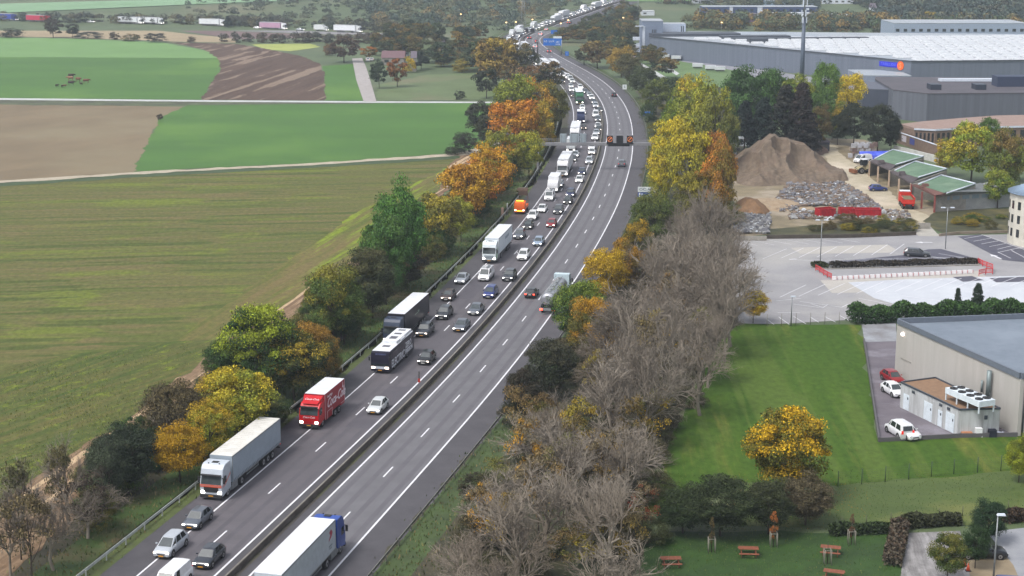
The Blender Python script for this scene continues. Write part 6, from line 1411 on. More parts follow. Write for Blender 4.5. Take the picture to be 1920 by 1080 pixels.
# blue sign band with disc
sgn = thing('wall_sign', 'blue lettered sign with an orange disc on the long grey warehouse wall', 'sign', (0, 0, 0))
ta, tb = .885, .995
L_ = math.hypot(W2[0] - W1[0], W2[1] - W1[1])
def face_t(px): # fraction along W1-W2 whose column is px
    lo, hi = 0, 1
    for _ in range(40):
        m_ = (lo + hi) / 2; x = W1[0] + (W2[0] - W1[0]) * m_; y = W1[1] + (W2[1] - W1[1]) * m_; Z = y * cP + (CAM_H - 7) * sP
        if 960 + FPX * x / Z < px: lo = m_
        else: hi = m_
    return lo
t0, t1 = face_t(1649), face_t(1684)
panel(sgn, 'blue_panel', pm('sign_blue', col(24, 32, 200), col(20, 28, 184), rough=.5), W1, W2, t0, t1, 6.3, 8.2, .12)
aw = math.atan2(W2[1] - W1[1], W2[0] - W1[0])
text_obj('TASELL.IDO', 1.5, pm('sign_lettering', col(110, 124, 250), rough=.5), sgn, wallpt(W1, W2, (t0 + t1) / 2, 7.25, .16), (R(90), 0, aw), sx=(t1 - t0) * L_ / 9.6)
tc_ = face_t(1689); c0 = wallpt(W1, W2, tc_, 7.2, .1); c1 = wallpt(W1, W2, tc_, 7.2, .3)
mb = MB(); mb.tube(c0, c1, 1.6, n=24); mb.build('orange_disc', pm('sign_orange', col(250, 110, 30), col(240, 90, 30), rough=.5), sgn)
text_obj('S', 2.6, pm('sign_pale_orange', col(255, 180, 120), rough=.5), sgn, wallpt(W1, W2, tc_, 7.2, .34), (R(90), 0, aw))
# grey office block
P0 = g(1203, 104); ob = thing('office_block', 'tall grey block with slit windows at the left end of the warehouse', 'building', (0, 0, 0))
M_blk = pm('block_cladding', col(124, 136, 156), col(116, 128, 148), scale=.2, coord='World', rough=.6)
x, y = P0; boxb(ob, 'wall', M_blk, [(x, y), (x + 9.4, y), (x + 9.4, y + 16), (x, y + 16)], 0, 15.2)
boxb(ob, 'roof', M_cladr, [(x - .1, y - .1), (x + 9.5, y - .1), (x + 9.5, y + 16.1), (x - .1, y + 16.1)], 15.21, 15.5)
M_wf = pm('pale_frame', col(206, 214, 226), rough=.5)
for k in range(3): panel(ob, 'window', M_glass, (x, y), (x + 9.4, y), .48 + .08 * k, .52 + .08 * k, 7.6, 11.6)
panel(ob, 'pale_stair_strip', M_wf, (x, y), (x + 9.4, y), .02, .14, 1.5, 13.0, .08); mb = MB(); mb.box(x - 1.2, y - .3, 13.1, 3.6, 1, .4); mb.build('canopy', M_wf, ob)
for k in range(3):
    mb = MB(); mb.box(x - 2.6, y - 1, 2.2 + 2.7 * k, 3, 2.2, 1.4); mb.build('balcony', M_wf, ob); mb = MB(); mb.box(x + 7.6, y - .9, 2.2 + 2.7 * k, 1.8, 1.8, 1.4); mb.build('balcony', M_wf, ob)
hb = thing('plant_room', 'long pale upper storey behind the warehouse roof edge beside the grey block', 'building', (0, 0, 0)); x, y = g(1240, 98)
boxb(hb, 'wall', pm('pale_cladding', col(176, 188, 206), rough=.6), [(x, y), (x + 11, y), (x + 11, y + 10), (x, y + 10)], 0, 13, M_cladr); panel(hb, 'window', M_glass, (x, y), (x + 11, y), .8, .84, 9.3, 12); panel(hb, 'window', M_glass, (x, y), (x + 11, y), .88, .92, 9.3, 12)
panel(hb, 'blue_sign', MATS['sign_blue'], (x, y), (x + 11, y), 0.0, .34, 7.8, 8.9, .12); mb = MB(); mb.tube((x + 4.4, y - .05, 8.3), (x + 4.4, y - .25, 8.3), .7, n=16); mb.build('red_disc', pm('sign_red', col(220, 90, 110), rough=.5), hb)
# dark buildings in front of the warehouse
M_dk = pm('dark_slate_cladding', col(66, 72, 88), col(58, 64, 78), scale=.3, coord='World', rough=.55)
M_bg = pm('brown_grey_render', col(98, 102, 112), col(86, 90, 100), scale=.8, coord='World', rough=.7, stretch=(1, 1, .03))
def simple(name, label, pts, z1, m, roof, cat='building', z0=0):
    t = thing(name, label, cat, (0, 0, 0)); boxb(t, 'wall', m, pts, z0, z1); n = len(pts); cx = sum(p[0] for p in pts) / n; cy = sum(p[1] for p in pts) / n
    boxb(t, 'roof', roof, [(cx + (p[0] - cx) * 1.004, cy + (p[1] - cy) * 1.004) for p in pts], z1 + .005, z1 + .25); return t
a = g(1616, 214); t = simple('annexe', 'dark slate annexe with a glazed slot, left of the brown grey hall', [a, (a[0] + 9.5, a[1] - 4), (a[0] + 14, a[1] + 18), (a[0] + 3, a[1] + 24)], 7.8, M_dk, pm('slate_roof', col(92, 96, 108), rough=.6))
panel(t, 'window', M_glass, a, (a[0] + 9.5, a[1] - 4), .78, .97, 1.5, 7.2)
a = g(1672, 222); b = g(1736, 230)
t = simple('hall', 'wide brown grey hall with dark rooflights in front of the warehouse', [a, b, g(2000, 228), (g(2000, 228)[0] + 5, g(2000, 228)[1] + 45), (b[0] - 4, b[1] + 52), (a[0] + 2, a[1] + 34)], 8.6, M_bg, pm('red_brown_roof', col(88, 84, 90), col(76, 74, 80), scale=.2, coord='World'))
for px in (1751, 1835):
    x, y = g(px, 166, 9); mb = MB(); mb.box(x, y, 9.6, 3.2, 5, 1.7); mb.build('roof_hatch', pm('black_rooflight', col(44, 52, 66), rough=.4), t)
x, y = g(1900, 160, 9); mb = MB(); mb.box(x, y, 10.4, 12, 6, 3.2); mb.build('roof_plant', pm('navy_plant', col(50, 60, 84), rough=.5), t)
x, y = g(1825, 152, 9); mb = MB(); mb.box(x, y, 9.4, 22, 3, .8); mb.build('pale_duct', M_wf, t)
a = g(1710, 226); b = g(1747, 229); c = g(1825, 224)
simple('dark_block', 'dark navy low block in front of the brown grey hall', [a, b, c, (c[0] - 1, c[1] + 16), (a[0] + 2, a[1] + 18)], 6.6, pm('navy_wall', col(50, 62, 86), col(44, 54, 76), scale=.3, coord='World'), M_dk)
x, y = g(1612, 166); simple('low_hall', 'low pale edged flat roofed hall beside the golden yellow tree', [(x, y), (x + 18, y - 2), (x + 18, y + 22), (x, y + 22)], 4.6, pm('mid_grey_wall', col(126, 136, 152), rough=.6), M_cladr)
# curved brick building
cb = thing('curved_building', 'long curved brick building with brown roof and white band behind the lime tree', 'building', (0, 0, 0))
M_brick = pm('brown_brick', col(132, 112, 98), col(116, 96, 84), scale=1.5, coord='World', rough=.8)
front = [g(1686, 268), g(1712, 276), g(1752, 278), g(1800, 275), g(1870, 272), g(1960, 270)]; bk = [g(1970, 213, 5.4), g(1870, 215, 5.4), g(1800, 220, 5.4), g(1730, 226, 5.4), g(1680, 232, 5.4)]
boxb(cb, 'wall', M_brick, front + bk, 0, 4.6); boxb(cb, 'roof', pm('brown_flat_roof', col(150, 128, 118), col(140, 118, 108), scale=.4, coord='World'), front + bk, 4.61, 5.2)
mb = MB()
for i in range(1, len(front) - 1):
    A, B = Vector(front[i]), Vector(front[i + 1]); d = B - A; mb.box((A.x + B.x) / 2, (A.y + B.y) / 2 - .12, 4.9, d.length, .35, .45, rz=math.atan2(d.y, d.x))
mb.build('fascia', M_wf, cb)
for i in range(1, len(front) - 1):
    for k in range(5): panel(cb, 'window', M_glass, front[i], front[i + 1], .08 + .19 * k, .18 + .19 * k, 1.5, 4.0)
bw = thing('brick_wall', 'sloping line of brick wall with posters in front of the curved building', 'wall', (0, 0, 0)); A, B = g(1683, 268), g(1772, 300)
mb = MB(); d = Vector(B) - Vector(A); mb.box((A[0] + B[0]) / 2, (A[1] + B[1]) / 2, 1.5, d.length, .4, 3.0, rz=math.atan2(d.y, d.x)); mb.build('wall_body', M_brick, bw)
mb = MB(); mb.box((A[0] + B[0]) / 2, (A[1] + B[1]) / 2, 3.06, d.length, .6, .12, rz=math.atan2(d.y, d.x)); mb.build('coping', M_wf, bw)
panel(bw, 'poster', pm('poster_white', col(196, 190, 200), rough=.6), A, B, .1, .2, 1.0, 2.6, .26); panel(bw, 'poster', pm('poster_blue', col(70, 78, 150), rough=.6), A, B, .28, .38, 1.0, 2.6, .26)
A, B = g(1676, 285), g(1760, 306); pw = MB(); d = Vector(B) - Vector(A); pw.box((A[0] + B[0]) / 2, (A[1] + B[1]) / 2, .9, d.length, .4, 1.8, rz=math.atan2(d.y, d.x)); tag(pw.build('yard_wall', pm('white_wall', col(196, 196, 192), col(172, 172, 168), scale=.8)), 'white washed wall behind the green roofed garages', 'wall')
# garages
M_groof = pm('green_roof_felt', col(96, 122, 100), col(84, 110, 88), scale=.5, coord='World', c3=col(108, 130, 108), s3=.2)
M_conc = pm('garage_concrete', col(150, 146, 138), col(128, 124, 118), scale=1, rough=.8)
M_tile = pm('brown_tiles', col(86, 78, 80), col(72, 66, 68), scale=2, rough=.8); M_tiler = pm('red_tiles', col(110, 76, 68), col(94, 66, 60), scale=2, rough=.8)
def garage(label, F, roofq, zf, zb, tile, posts):
    """F: ground line of the front (left, middle post, right); roofq: px corners of the green roof fl, bl, br, fr"""
    t = thing('garage', label, 'garage', (0, 0, 0), group=None); fl, fm, fr_ = [Vector(g(*p)) for p in F]
    bl = Vector(g(*roofq[1], zb)); br = Vector(g(*roofq[2], zb)); f1 = Vector(g(*roofq[0], zf)); f2 = Vector(g(*roofq[3], zf))
    mb = MB(); q = [(f1.x, f1.y, zf), (f2.x, f2.y, zf), (br.x, br.y, zb), (bl.x, bl.y, zb)]; mb.face(q); mb.face([(x, y, z - .3) for x, y, z in q][::-1])
    for i in range(4): j = (i + 1) % 4; mb.face([(q[i][0], q[i][1], q[i][2] - .3), (q[j][0], q[j][1], q[j][2] - .3), q[j], q[i]])
    mb.build('roof', M_groof, t)
    mb = MB(); e1 = (fl.x, fl.y - .6, zf - .5); e2 = (fr_.x, fr_.y - .6, zf - .5); mb.face([e1, e2, (f2.x, f2.y, zf - .05), (f1.x, f1.y, zf - .05)]); mb.face([(p[0], p[1], p[2] - .25) for p in (e1, e2, (f2.x, f2.y, zf - .05), (f1.x, f1.y, zf - .05))][::-1]); mb.face([e1, (e1[0], e1[1], e1[2] - .3), (e2[0], e2[1], e2[2] - .3), e2]); mb.build('canopy', tile, t)
    mb = MB(); m_ = (Vector(e1) + Vector(e2)) / 2; mb.box(m_.x + .6, m_.y + 1.2, m_.z + .75, 1.6, 1.2, .7, taper=.7); mb.build('dormer', tile, t)
    mb = MB(); dx = bl - fl; dx2 = br - fr_
    for p, d in ((fl, dx), (fr_, dx2)):
        L2 = d.length; n2 = Vector((-d.y, d.x)) / L2 * .12; a0, a1 = p + n2, p - n2; b0, b1 = p + d + n2, p + d - n2
        k = [(a0.x, a0.y, 0), (a1.x, a1.y, 0), (b1.x, b1.y, 0), (b0.x, b0.y, 0), (a0.x, a0.y, zf - .6), (a1.x, a1.y, zf - .6), (b1.x, b1.y, zb - .3), (b0.x, b0.y, zb - .3)]
        for f in ((0, 1, 5, 4), (1, 2, 6, 5), (2, 3, 7, 6), (3, 0, 4, 7), (4, 5, 6, 7)): mb.face([k[i] for i in f])
    mb.face([(bl.x, bl.y, 0), (br.x, br.y, 0), (br.x, br.y, zb - .3), (bl.x, bl.y, zb - .3)]); mb.build('wall', M_conc, t)
    for p in (fl, fm, fr_):
        mb = MB(); mb.box(p.x, p.y - .2, (zf - .6) / 2, .3, .5, zf - .6); mb.build('post', posts, t)
    mb = MB(); mb.tube((br.x, br.y, zb + .1), (f2.x, f2.y, zf + .1), .16, n=6); mb.tube((bl.x, bl.y, zb + .1), (f1.x, f1.y, zf + .1), .16, n=6); mb.tube((bl.x, bl.y, zb + .1), (br.x, br.y, zb + .1), .16, n=6); mb.build('verge_trim', M_wf, t); return t
M_beigep = pm('beige_posts', col(186, 164, 142), rough=.7)
garage('furthest of three green roofed garages, next to the wheel loader', [(1629, 330), (1645, 341), (1666, 348)], [(1640, 298), (1674, 281), (1732, 294), (1680, 309)], 4.2, 5.4, M_tile, M_beigep)
garage('middle one of three green roofed garages, with a blue car in front', [(1666, 350), (1684, 365), (1706, 374)], [(1678, 320), (1716, 303), (1775, 317), (1722, 333)], 4.2, 5.4, M_tile, M_beigep)
gg = garage('nearest of three green roofed garages with red tiled canopy and grey end wall', [(1707, 376), (1727, 391), (1751, 398)], [(1722, 346), (1765, 329), (1829, 345), (1775, 363)], 4.2, 5.4, M_tiler, pm('red_post', col(134, 70, 62), rough=.7))
A = g(1752, 398); B = g(1892, 388); Cq = g(1893, 360, 4.6)
mb = MB(); zz = 4.2; mb.prism([A, B, (B[0], B[1] + 14), (A[0] + 1, A[1] + 2)], 0, 3.3); mb.build('end_wall', pm('end_wall_grey', col(152, 154, 154), col(136, 138, 138), scale=.6, coord='World'), gg)
for k in range(6): panel(gg, 'window', pm('strip_glazing', col(120, 136, 146), rough=.3), A, B, .1 + .13 * k, .19 + .13 * k, 2.4, 3.2, .05)
mb = MB(); mb.face([(A[0], A[1], 3.31), (B[0], B[1], 3.31), (g(1838, 340, 5.3)[0], g(1838, 340, 5.3)[1], 5.0), (g(1776, 362, 4.3)[0], g(1776, 362, 4.3)[1], 4.6)]); mb.build('rear_roof', M_steel, gg)
# round white building at the right edge
x, y = g(1952, 455); rb = thing('round_building', 'white round building with narrow windows and pale blue roof at the right edge', 'building', (x, y, 0)); n = 20; Rr = 6.2
M_cream = pm('cream_render', col(206, 202, 190), col(192, 188, 176), scale=.6, rough=.8)
MB().prism([(Rr * math.cos(6.283 * i / n), Rr * math.sin(6.283 * i / n)) for i in range(n)], 0, 9.6).build('wall', M_cream, rb)
m = MB(); m.tube((0, 0, 9.61), (0, 0, 9.9), 6.7, 6.7, n, caps=True); m.tube((0, 0, 9.905), (0, 0, 12.3), 6.75, .3, n); m.build('roof', pm('pale_blue_roof', col(150, 172, 196), col(138, 160, 184), scale=1), rb)
for i in range(n):
    a_ = 6.283 * (i + .5) / n
    if math.sin(a_) < .3:
        for k in range(3): m = MB(); m.box(math.cos(a_) * Rr * .99, math.sin(a_) * Rr * .99, 2.3 + 2.6 * k, .12, .7, 1.5, rz=a_); m.build('window', M_glass, rb)
# beige building lower right
A, B, Cc, D = g(1677, 702), g(1906, 818), g(2040, 812), g(2060, 582, 7.8)
bb = thing('beige_building', 'large beige building with a blue grey flat roof and parapet at the right', 'building', (0, 0, 0)); M_be = pm('beige_render', col(178, 175, 171), col(168, 165, 160), scale=1.0, coord='World', rough=.85, stretch=(1, 1, .06), c3=col(168, 165, 160), s3=.1)
boxb(bb, 'wall', M_be, [A, B, Cc, D], 0, 7.0); boxb(bb, 'roof', pm('blue_grey_membrane', col(118, 128, 140), col(108, 118, 130), scale=.5, coord='World', c3=col(124, 134, 146), s3=.1), [A, B, Cc, D], 7.005, 7.05)
mb = MB(); P4 = [A, B, Cc, D]
for i in range(4):
    a_, b_ = Vector(P4[i]), Vector(P4[(i + 1) % 4]); d = b_ - a_; mb.box((a_.x + b_.x) / 2, (a_.y + b_.y) / 2, 7.41, d.length - .3, .3, .7, rz=math.atan2(d.y, d.x))
mb.build('parapet', pm('parapet_metal', col(104, 112, 124), rough=.5), bb)
mb = MB(); mb.tube(wallpt(A, B, .06, 6.0, .0), wallpt(A, B, .06, 6.0, .25), .22, n=10); mb.build('wall_lamp', pm('wall_lamp_lit', (.9, .85, .8, 1), (.85, .8, .75, 1), emit=(1, .86, .78, 1), estr=4), bb)
mb = MB(); p0 = wallpt(A, B, .80, 3.4, .5); mb.tube(p0, (p0[0], p0[1], 6.6), .3, n=10); p1 = wallpt(A, B, .74, 3.4, .3); mb.tube(p1, (p1[0], p1[1], 4.9), .14, n=8); mb.build('ventilation_duct', pm('duct_metal', col(126, 138, 140), rough=.5, metal=.3), bb)
mb = MB(); p2 = wallpt(B, Cc, .06, 0, .2); mb.tube((p2[0], p2[1], .1), (p2[0], p2[1], 6.2), .12, n=7); mb.build('drainpipe', pm('dark_pipe', col(62, 66, 72), rough=.5), bb)
panel(bb, 'hatch', pm('hatch_beige', col(150, 148, 142)), A, B, .05, .14, 2.6, 2.75, .05)
# annex
E0, E1 = g(1687, 764), g(1796, 818); E2 = g(1872, 816); E3 = g(1754, 708, 3.3)
ax = thing('annex', 'low stained annex with brown gravel roof and white doors against the beige building', 'building', (0, 0, 0)); M_st = pm('stained_render', col(184, 187, 189), col(140, 140, 140), scale=1.3, coord='World', rough=.85, stretch=(1.6, 1.6, .12), lo=.42, hi=.72)
boxb(ax, 'wall', M_st, [E0, E1, E2, E3], 0, 3.2); boxb(ax, 'roof', pm('brown_gravel_roof', col(140, 112, 88), col(124, 98, 76), scale=2, coord='World'), [E0, E1, E2, E3], 3.205, 3.24)
mb = MB(); P4 = [E0, E1, E2, E3]
for i in range(4):
    a_, b_ = Vector(P4[i]), Vector(P4[(i + 1) % 4]); d = b_ - a_; mb.box((a_.x + b_.x) / 2, (a_.y + b_.y) / 2, 3.3, d.length, .16, .2, rz=math.atan2(d.y, d.x))
mb.build('roof_edge', M_trim, ax)
M_door = pm('white_door', col(214, 224, 232), rough=.5)
for t0_, t1_, z1_ in ((.06, .16, 2.1), (.42, .56, 2.4), (.66, .73, 2.1), (.79, .93, 2.4)):
    d_ = panel(ax, 'door', M_door, E0, E1, t0_, t1_, .1, z1_); panel(d_, 'door_vent', M_trim, E0, E1, t1_ - .03, t1_ - .015, 1.5, 1.8, .07)
for t_ in (.2, .67, .8): panel(ax, 'vent_grille', M_trim, E0, E1, t_, t_ + .05, 2.6, 2.95)
panel(ax, 'side_window', M_trim, E1, E2, .62, .7, 2.0, 2.5)
ac = thing('cooling_unit', 'long white rooftop cooling unit with eight black fans on the annex', 'cooling unit', (0, 0, 3.25)); U = Vector(g(1774, 733, 4.3)); V_ = Vector(g(1838, 760, 4.3)); d = V_ - U; an2 = math.atan2(d.y, d.x); n2 = Vector((-d.y, d.x)).normalized(); cm = (U + V_) / 2 + n2 * 1.0
mb = MB(); mb.box(cm.x, cm.y, 1.15, d.length, 2.3, .7, rz=an2); mb.build('casing', M_door, ac)
for k in range(4):
    for s in (-1, 1):
        p = U + d * (.13 + .245 * k) + n2 * (1.0 + s * .55); mb = MB(); mb.tube((p.x, p.y, 1.5), (p.x, p.y, 1.62), .48, n=14); mb.tube((p.x, p.y, 1.62), (p.x, p.y, 1.72), .12, n=8); mb.build('fan', M_black, ac)
for k in range(4):
    for s in (-1, 1): p = U + d * (.02 + .32 * k) + n2 * (1.0 + s * 1.05); mb = MB(); mb.box(p.x, p.y, .4, .14, .14, .8, rz=an2); mb.build('leg', M_door, ac)
# clutter beside the annex
for (px, sx, sy, sz, c, lab, nm) in ((1812, 1.3, .7, .5, col(176, 120, 84), 'brown wooden crate at the foot of the annex end wall', 'crate'), (1834, .8, .7, 1.0, col(226, 228, 230), 'white rounded bin at the foot of the annex end wall', 'bin'), (1860, .9, .8, .8, col(30, 34, 48), 'black bin beside white sacks at the annex corner', 'bin')):
    x, y = g(px, 819); mb = MB(); mb.box(x, y, sz / 2 + .04, sx, sy, sz, taper=.92); mb.box(x, y, sz + .07, sx * .96, sy * .96, .06); o = mb.build(nm, pm('clutter_' + nm + str(px), c, rough=.6)); tag(o, lab, nm)
rr_ = random.Random(4); mb = MB()
for k in range(7):
    x, y = g(1868 + rr_.uniform(0, 10), 818); mb.tube((x, y, .05), (x + .2, y, .55), .32, .12, 8)
tag(mb.build('rubbish_sacks', pm('pale_sack', col(196, 202, 216), col(150, 160, 184), scale=3)), 'heap of white sacks beside the black bin', 'sacks')
# far houses and industrial buildings
def farbox(name, label, px, base, wpx, h, m, roof=None, gable=False, depth=10, cat='building', ang=0):
    x, y, z = gt(px, base); w_ = wpx / (FPX / (y * cP + CAM_H * sP)); t = thing(name, label, cat, (x, y, z), ang)
    MB().prism([(-w_ / 2, 0), (w_ / 2, 0), (w_ / 2, depth), (-w_ / 2, depth)], -1, h).build('wall', m, t)
    mb = MB()
    if gable: mb.loft([[(sx * (w_ / 2 + .3), -.3, h), (sx * (w_ / 2 + .3), depth / 2, h + 2.6), (sx * (w_ / 2 + .3), depth + .3, h), (sx * (w_ / 2 + .3), depth / 2, h - .02)] for sx in (-1, 1)], 0, smooth=False)
    else: mb.box(0, depth / 2, h + .12, w_ + .2, depth + .2, .22)
    mb.build('roof', roof or M_cladr, t)
    mb = MB()
    for k in range(max(1, int(w_ / 4))): mb.box(-w_ / 2 + 2 + 4 * k, -.04, h * .55, 1.8, .1, min(1.4, h * .35))
    mb.build('windows', M_glass, t); return t
M_wh = pm('white_walls', col(214, 220, 228), rough=.6); M_sl = pm('slate_tiles', col(104, 96, 106), rough=.8); M_rt = pm('dull_red_tiles', col(112, 88, 92), rough=.8)
farbox('farmhouse', 'low farmhouse with dull purple red roof behind the russet tree', 737, 122, 42, 3.0, M_conc, M_rt, True)
farbox('chapel', 'narrow grey stone tower behind the pasture hedge', 776, 134, 9, 5.4, M_conc, M_sl, True, 4)
farbox('house', 'small white house among trees behind the farm', 758, 106, 14, 2.4, M_wh, M_sl, True, 8); farbox('house', 'white house near the motorway wood', 828, 96, 9, 3, M_wh, M_sl, True, 7)
farbox('house', 'tiny white house roof high on the wooded hill at the right', 1638, 22, 9, 2.5, M_wh, M_sl, True, 7)
farbox('long_shed', 'long dark blue shed with pale roof edge behind the orange trees', 1425, 27, 215, 4.2, pm('navy_shed', col(58, 74, 112), rough=.6), M_cladr, False, 16)
farbox('factory', 'long white factory with window strip left of the wooded hill', 1530, 44, 180, 4.0, M_wh, M_rl, False, 14); farbox('factory', 'low white building with pale roof behind the long white factory', 1500, 35, 120, 3.0, M_wh, M_rl, False, 10)
farbox('silo_building', 'purple brown store between two grey pillars behind the warehouse', 1402, 43, 36, 4.6, pm('purple_store', col(110, 84, 104), rough=.7), M_sl); farbox('pillar_tower', 'grey pillar left of the purple brown store', 1371, 44, 5, 9, M_wf, None, False, 3); farbox('pillar_tower', 'grey pillar right of the purple brown store', 1425, 40, 8, 7.6, M_wf, None, False, 3)
farbox('hall', 'wide pale blue grey hall at the top behind the tall mast', 1480, 12, 90, 3.4, pm('pale_blue_wall', col(150, 172, 196), rough=.6), M_cladr); farbox('house', 'row of white houses at the top edge right of the mast', 1570, 8, 60, 2.6, M_wh, M_rl)
farbox('shed', 'small pale shed below the motorway rise', 1215, 30, 24, 2.4, M_wh, M_rl); farbox('house', 'white house at the top edge left of the long shed', 1320, 7, 40, 2.4, M_wh, M_rl)
farbox('far_warehouse', 'grey warehouse wall divided by dark posts beyond the white roof', 1800, 72, 250, 7.6, pm('posted_grey_wall', col(150, 164, 184), rough=.6), M_cladr, False, 30)
farbox('site_cabin', 'pale site cabin behind the left shoulder of the gravel pile', 1396, 274, 20, 2.8, M_wh, M_rl, False, 3, 'cabin'); farbox('site_cabin', 'pale cabin roof between the trees and the gravel pile, lower of the two', 1373, 290, 15, 2.4, M_wh, M_rl, False, 3, 'cabin')
farbox('shelter', 'small dark open shelter beside the gravel track', 1543, 284, 24, 2.4, pm('dark_shelter', col(50, 52, 62)), M_sl, False, 4, 'shelter')

# ================================================================ STREET FURNITURE, YARD, SMALL THINGS
# guard rails and central barrier
M_rail = pm('galvanised_rail', col(186, 190, 186), col(160, 164, 160), scale=2, rough=.55)
def rail(name, label, off, s0, s1, h=.75, posts=60, m=M_rail, gap=4.0):
    t = thing(name, label, 'guard rail', (0, 0, 0)); mb = MB()
    wallalong(mb, off, h - .3, h, .07, s0, s1, 6); mb.build('rail', m, t); me = MB().box(0, 0, h / 2 - .05, .12, .1, h - .1).mesh('post', [m]); k = 0; s = s0
    while s < s1 and k < posts:
        p, a = at(s, off + .1); o = mkobj('post', me, t, None, (p[0], p[1], hgt(*p))); o.rotation_euler = (0, 0, a); s += gap; k += 1
    return t
sb = station(g(130, 1078))[0] - 20
rail('guard_rail', 'steel guard rail in the grass left of the queue', -18.4, sb, SS[-1] - 200, posts=95)
rail('guard_rail', 'grey guard rail along the right hand shoulder', 7.6, sb + 10, SS[-1] - 200, posts=95, m=pm('weathered_steel', col(128, 126, 122), col(100, 98, 94), scale=2, rough=.6))
t = thing('central_barrier', 'long brown stained concrete barrier between the two carriageways', 'barrier', (0, 0, 0)); mb = MB(); wallalong(mb, -5.15, 0, .62, .26, 0, SS[-1] - 60, 6)
mb.build('barrier_wall', pm('stained_concrete', col(104, 98, 92), col(76, 70, 64), scale=.7, coord='World', detail=8), t); mb = MB(); wallalong(mb, -5.15, .62, .67, .16, 0, SS[-1] - 60, 6); mb.build('barrier_cap', pm('cap_concrete', col(140, 136, 128), col(112, 106, 98), scale=1, coord='World'), t)
x, y = g(786, 727); t = thing('marker_post', 'slim marker post with red foot standing on the central barrier', 'marker post', (x, y, 0)); MB().tube((0, 0, .8), (0, 0, 2.2), .07, n=8).build('pole', M_chas, t); MB().box(0, -.05, 1.0, .3, .1, .5).build('red_reflector', pm('reflector_red', col(176, 50, 40)), t)
# gantry across the motorway
zb = 6.4; GA, GB = Vector(g(1006, 270, zb)), Vector(g(1244, 270, zb)); M_gal = pm('gantry_steel', col(138, 138, 140), col(122, 122, 126), scale=1, rough=.55)
gy = thing('sign_gantry', 'grey gantry carrying signs across both carriageways', 'gantry', (0, 0, 0)); gd = GB - GA; gl = gd.length; ga_ = math.atan2(gd.y, gd.x); gc = (GA + GB) / 2
def gp(px, z): # a point on the gantry line for a column of the photo
    lo, hi = 0., 1.
    for _ in range(30):
        m_ = (lo + hi) / 2; q = GA + gd * m_
        if 960 + FPX * q.x / (q.y * cP + (CAM_H - z) * sP) < px: lo = m_
        else: hi = m_
    return GA + gd * lo
mb = MB(); mb.box(gc.x, gc.y, zb, gl, 1.1, .7, rz=ga_); mb.box(gc.x, gc.y - .58, zb - .05, gl, .06, .5, rz=ga_); mb.build('beam', M_gal, gy)
for q in (GA + gd * .01, GA + gd * .985): MB().box(q.x, q.y, zb / 2 - .2, .5, .6, zb - .4).build('column', M_gal, gy)
mb = MB()
for k in range(9):
    q = gp(1011 + k * 4.6, 7); mb.tube((q.x, q.y, zb + .3), (q.x, q.y, zb + 1.35), .03, n=5)
q0, q1 = gp(1011, 7), gp(1048, 7); q2, q3 = gp(1190, 7), gp(1240, 7)
for z in (.8, 1.1, 1.35): mb.tube((q0.x, q0.y, zb + z), (q1.x, q1.y, zb + z), .03, n=5); mb.tube((q2.x, q2.y, zb + z * .7), (q3.x, q3.y, zb + z * .7), .03, n=5)
mb.build('handrail', M_gal, gy)
M_gb = pm('sign_back_grey', col(150, 162, 168), col(138, 150, 158), scale=1.5, rough=.6)
for x0, x1 in ((1050, 1062), (1068, 1085.5), (1087, 1099)):
    a_, b_ = gp(x0, 8), gp(x1, 8); m_ = (a_ + b_) / 2; w_ = (b_ - a_).length; t = MB(); t.box(m_.x, m_.y - .3, zb + 1.5, w_, .25, 2.1, rz=ga_); o = t.build('sign_back', M_gb, gy)
    t = MB()
    for f in (-.3, .3): t.box(m_.x + w_ * f, m_.y - .46, zb + 1.3, .1, .06, 2.2)
    t.build('sign_bracket', M_gal, o)
M_mx = pm('matrix_black', (.012, .012, .016, 1), (.018, .018, .022, 1), rough=.4); M_or = pm('matrix_orange_lit', (.7, .2, .05, 1), (.65, .18, .05, 1), emit=(1, .32, .10, 1), estr=.3)
for k, (x0, x1) in enumerate(((1137.5, 1149), (1155.5, 1168), (1175, 1186.5))):
    a_, b_ = gp(x0, 8), gp(x1, 8); m_ = (a_ + b_) / 2; w_ = (b_ - a_).length; t = MB(); t.box(m_.x, m_.y - .5, zb + 1.1, w_, .5, 2.1, rz=ga_); o = t.build('matrix_sign', M_mx, gy)
    t = MB(); t.box(m_.x, m_.y - .5, zb + 2.18, w_ + .1, .55, .08, rz=ga_); t.build('sign_hood', M_gal, o)
    if k != 1:
        t = MB(); cx, cy, cz = m_.x, m_.y - .78, zb + 1.25; n = 26
        for i in range(n):
            t0_, t1_ = 6.283 * i / n, 6.283 * (i + 1) / n
            t.face([(cx + r_ * math.cos(q), cy, cz + r_ * math.sin(q)) for r_, q in ((.62, t0_), (.62, t1_), (.53, t1_), (.53, t0_))])
        t.tube((cx - .4, cy, cz - .42), (cx + .42, cy, cz + .4), .07, n=4); t.box(cx + .1, cy, cz + .16, .3, .03, .1); t.build('lit_symbol', M_or, o)
mb = MB(); a_, b_ = gp(1140, 7), gp(1180, 7); m_ = (a_ + b_) / 2; mb.box(m_.x, m_.y - .75, zb - .05, (b_ - a_).length, .3, .8, rz=ga_); mb.build('service_box', M_mx, gy)
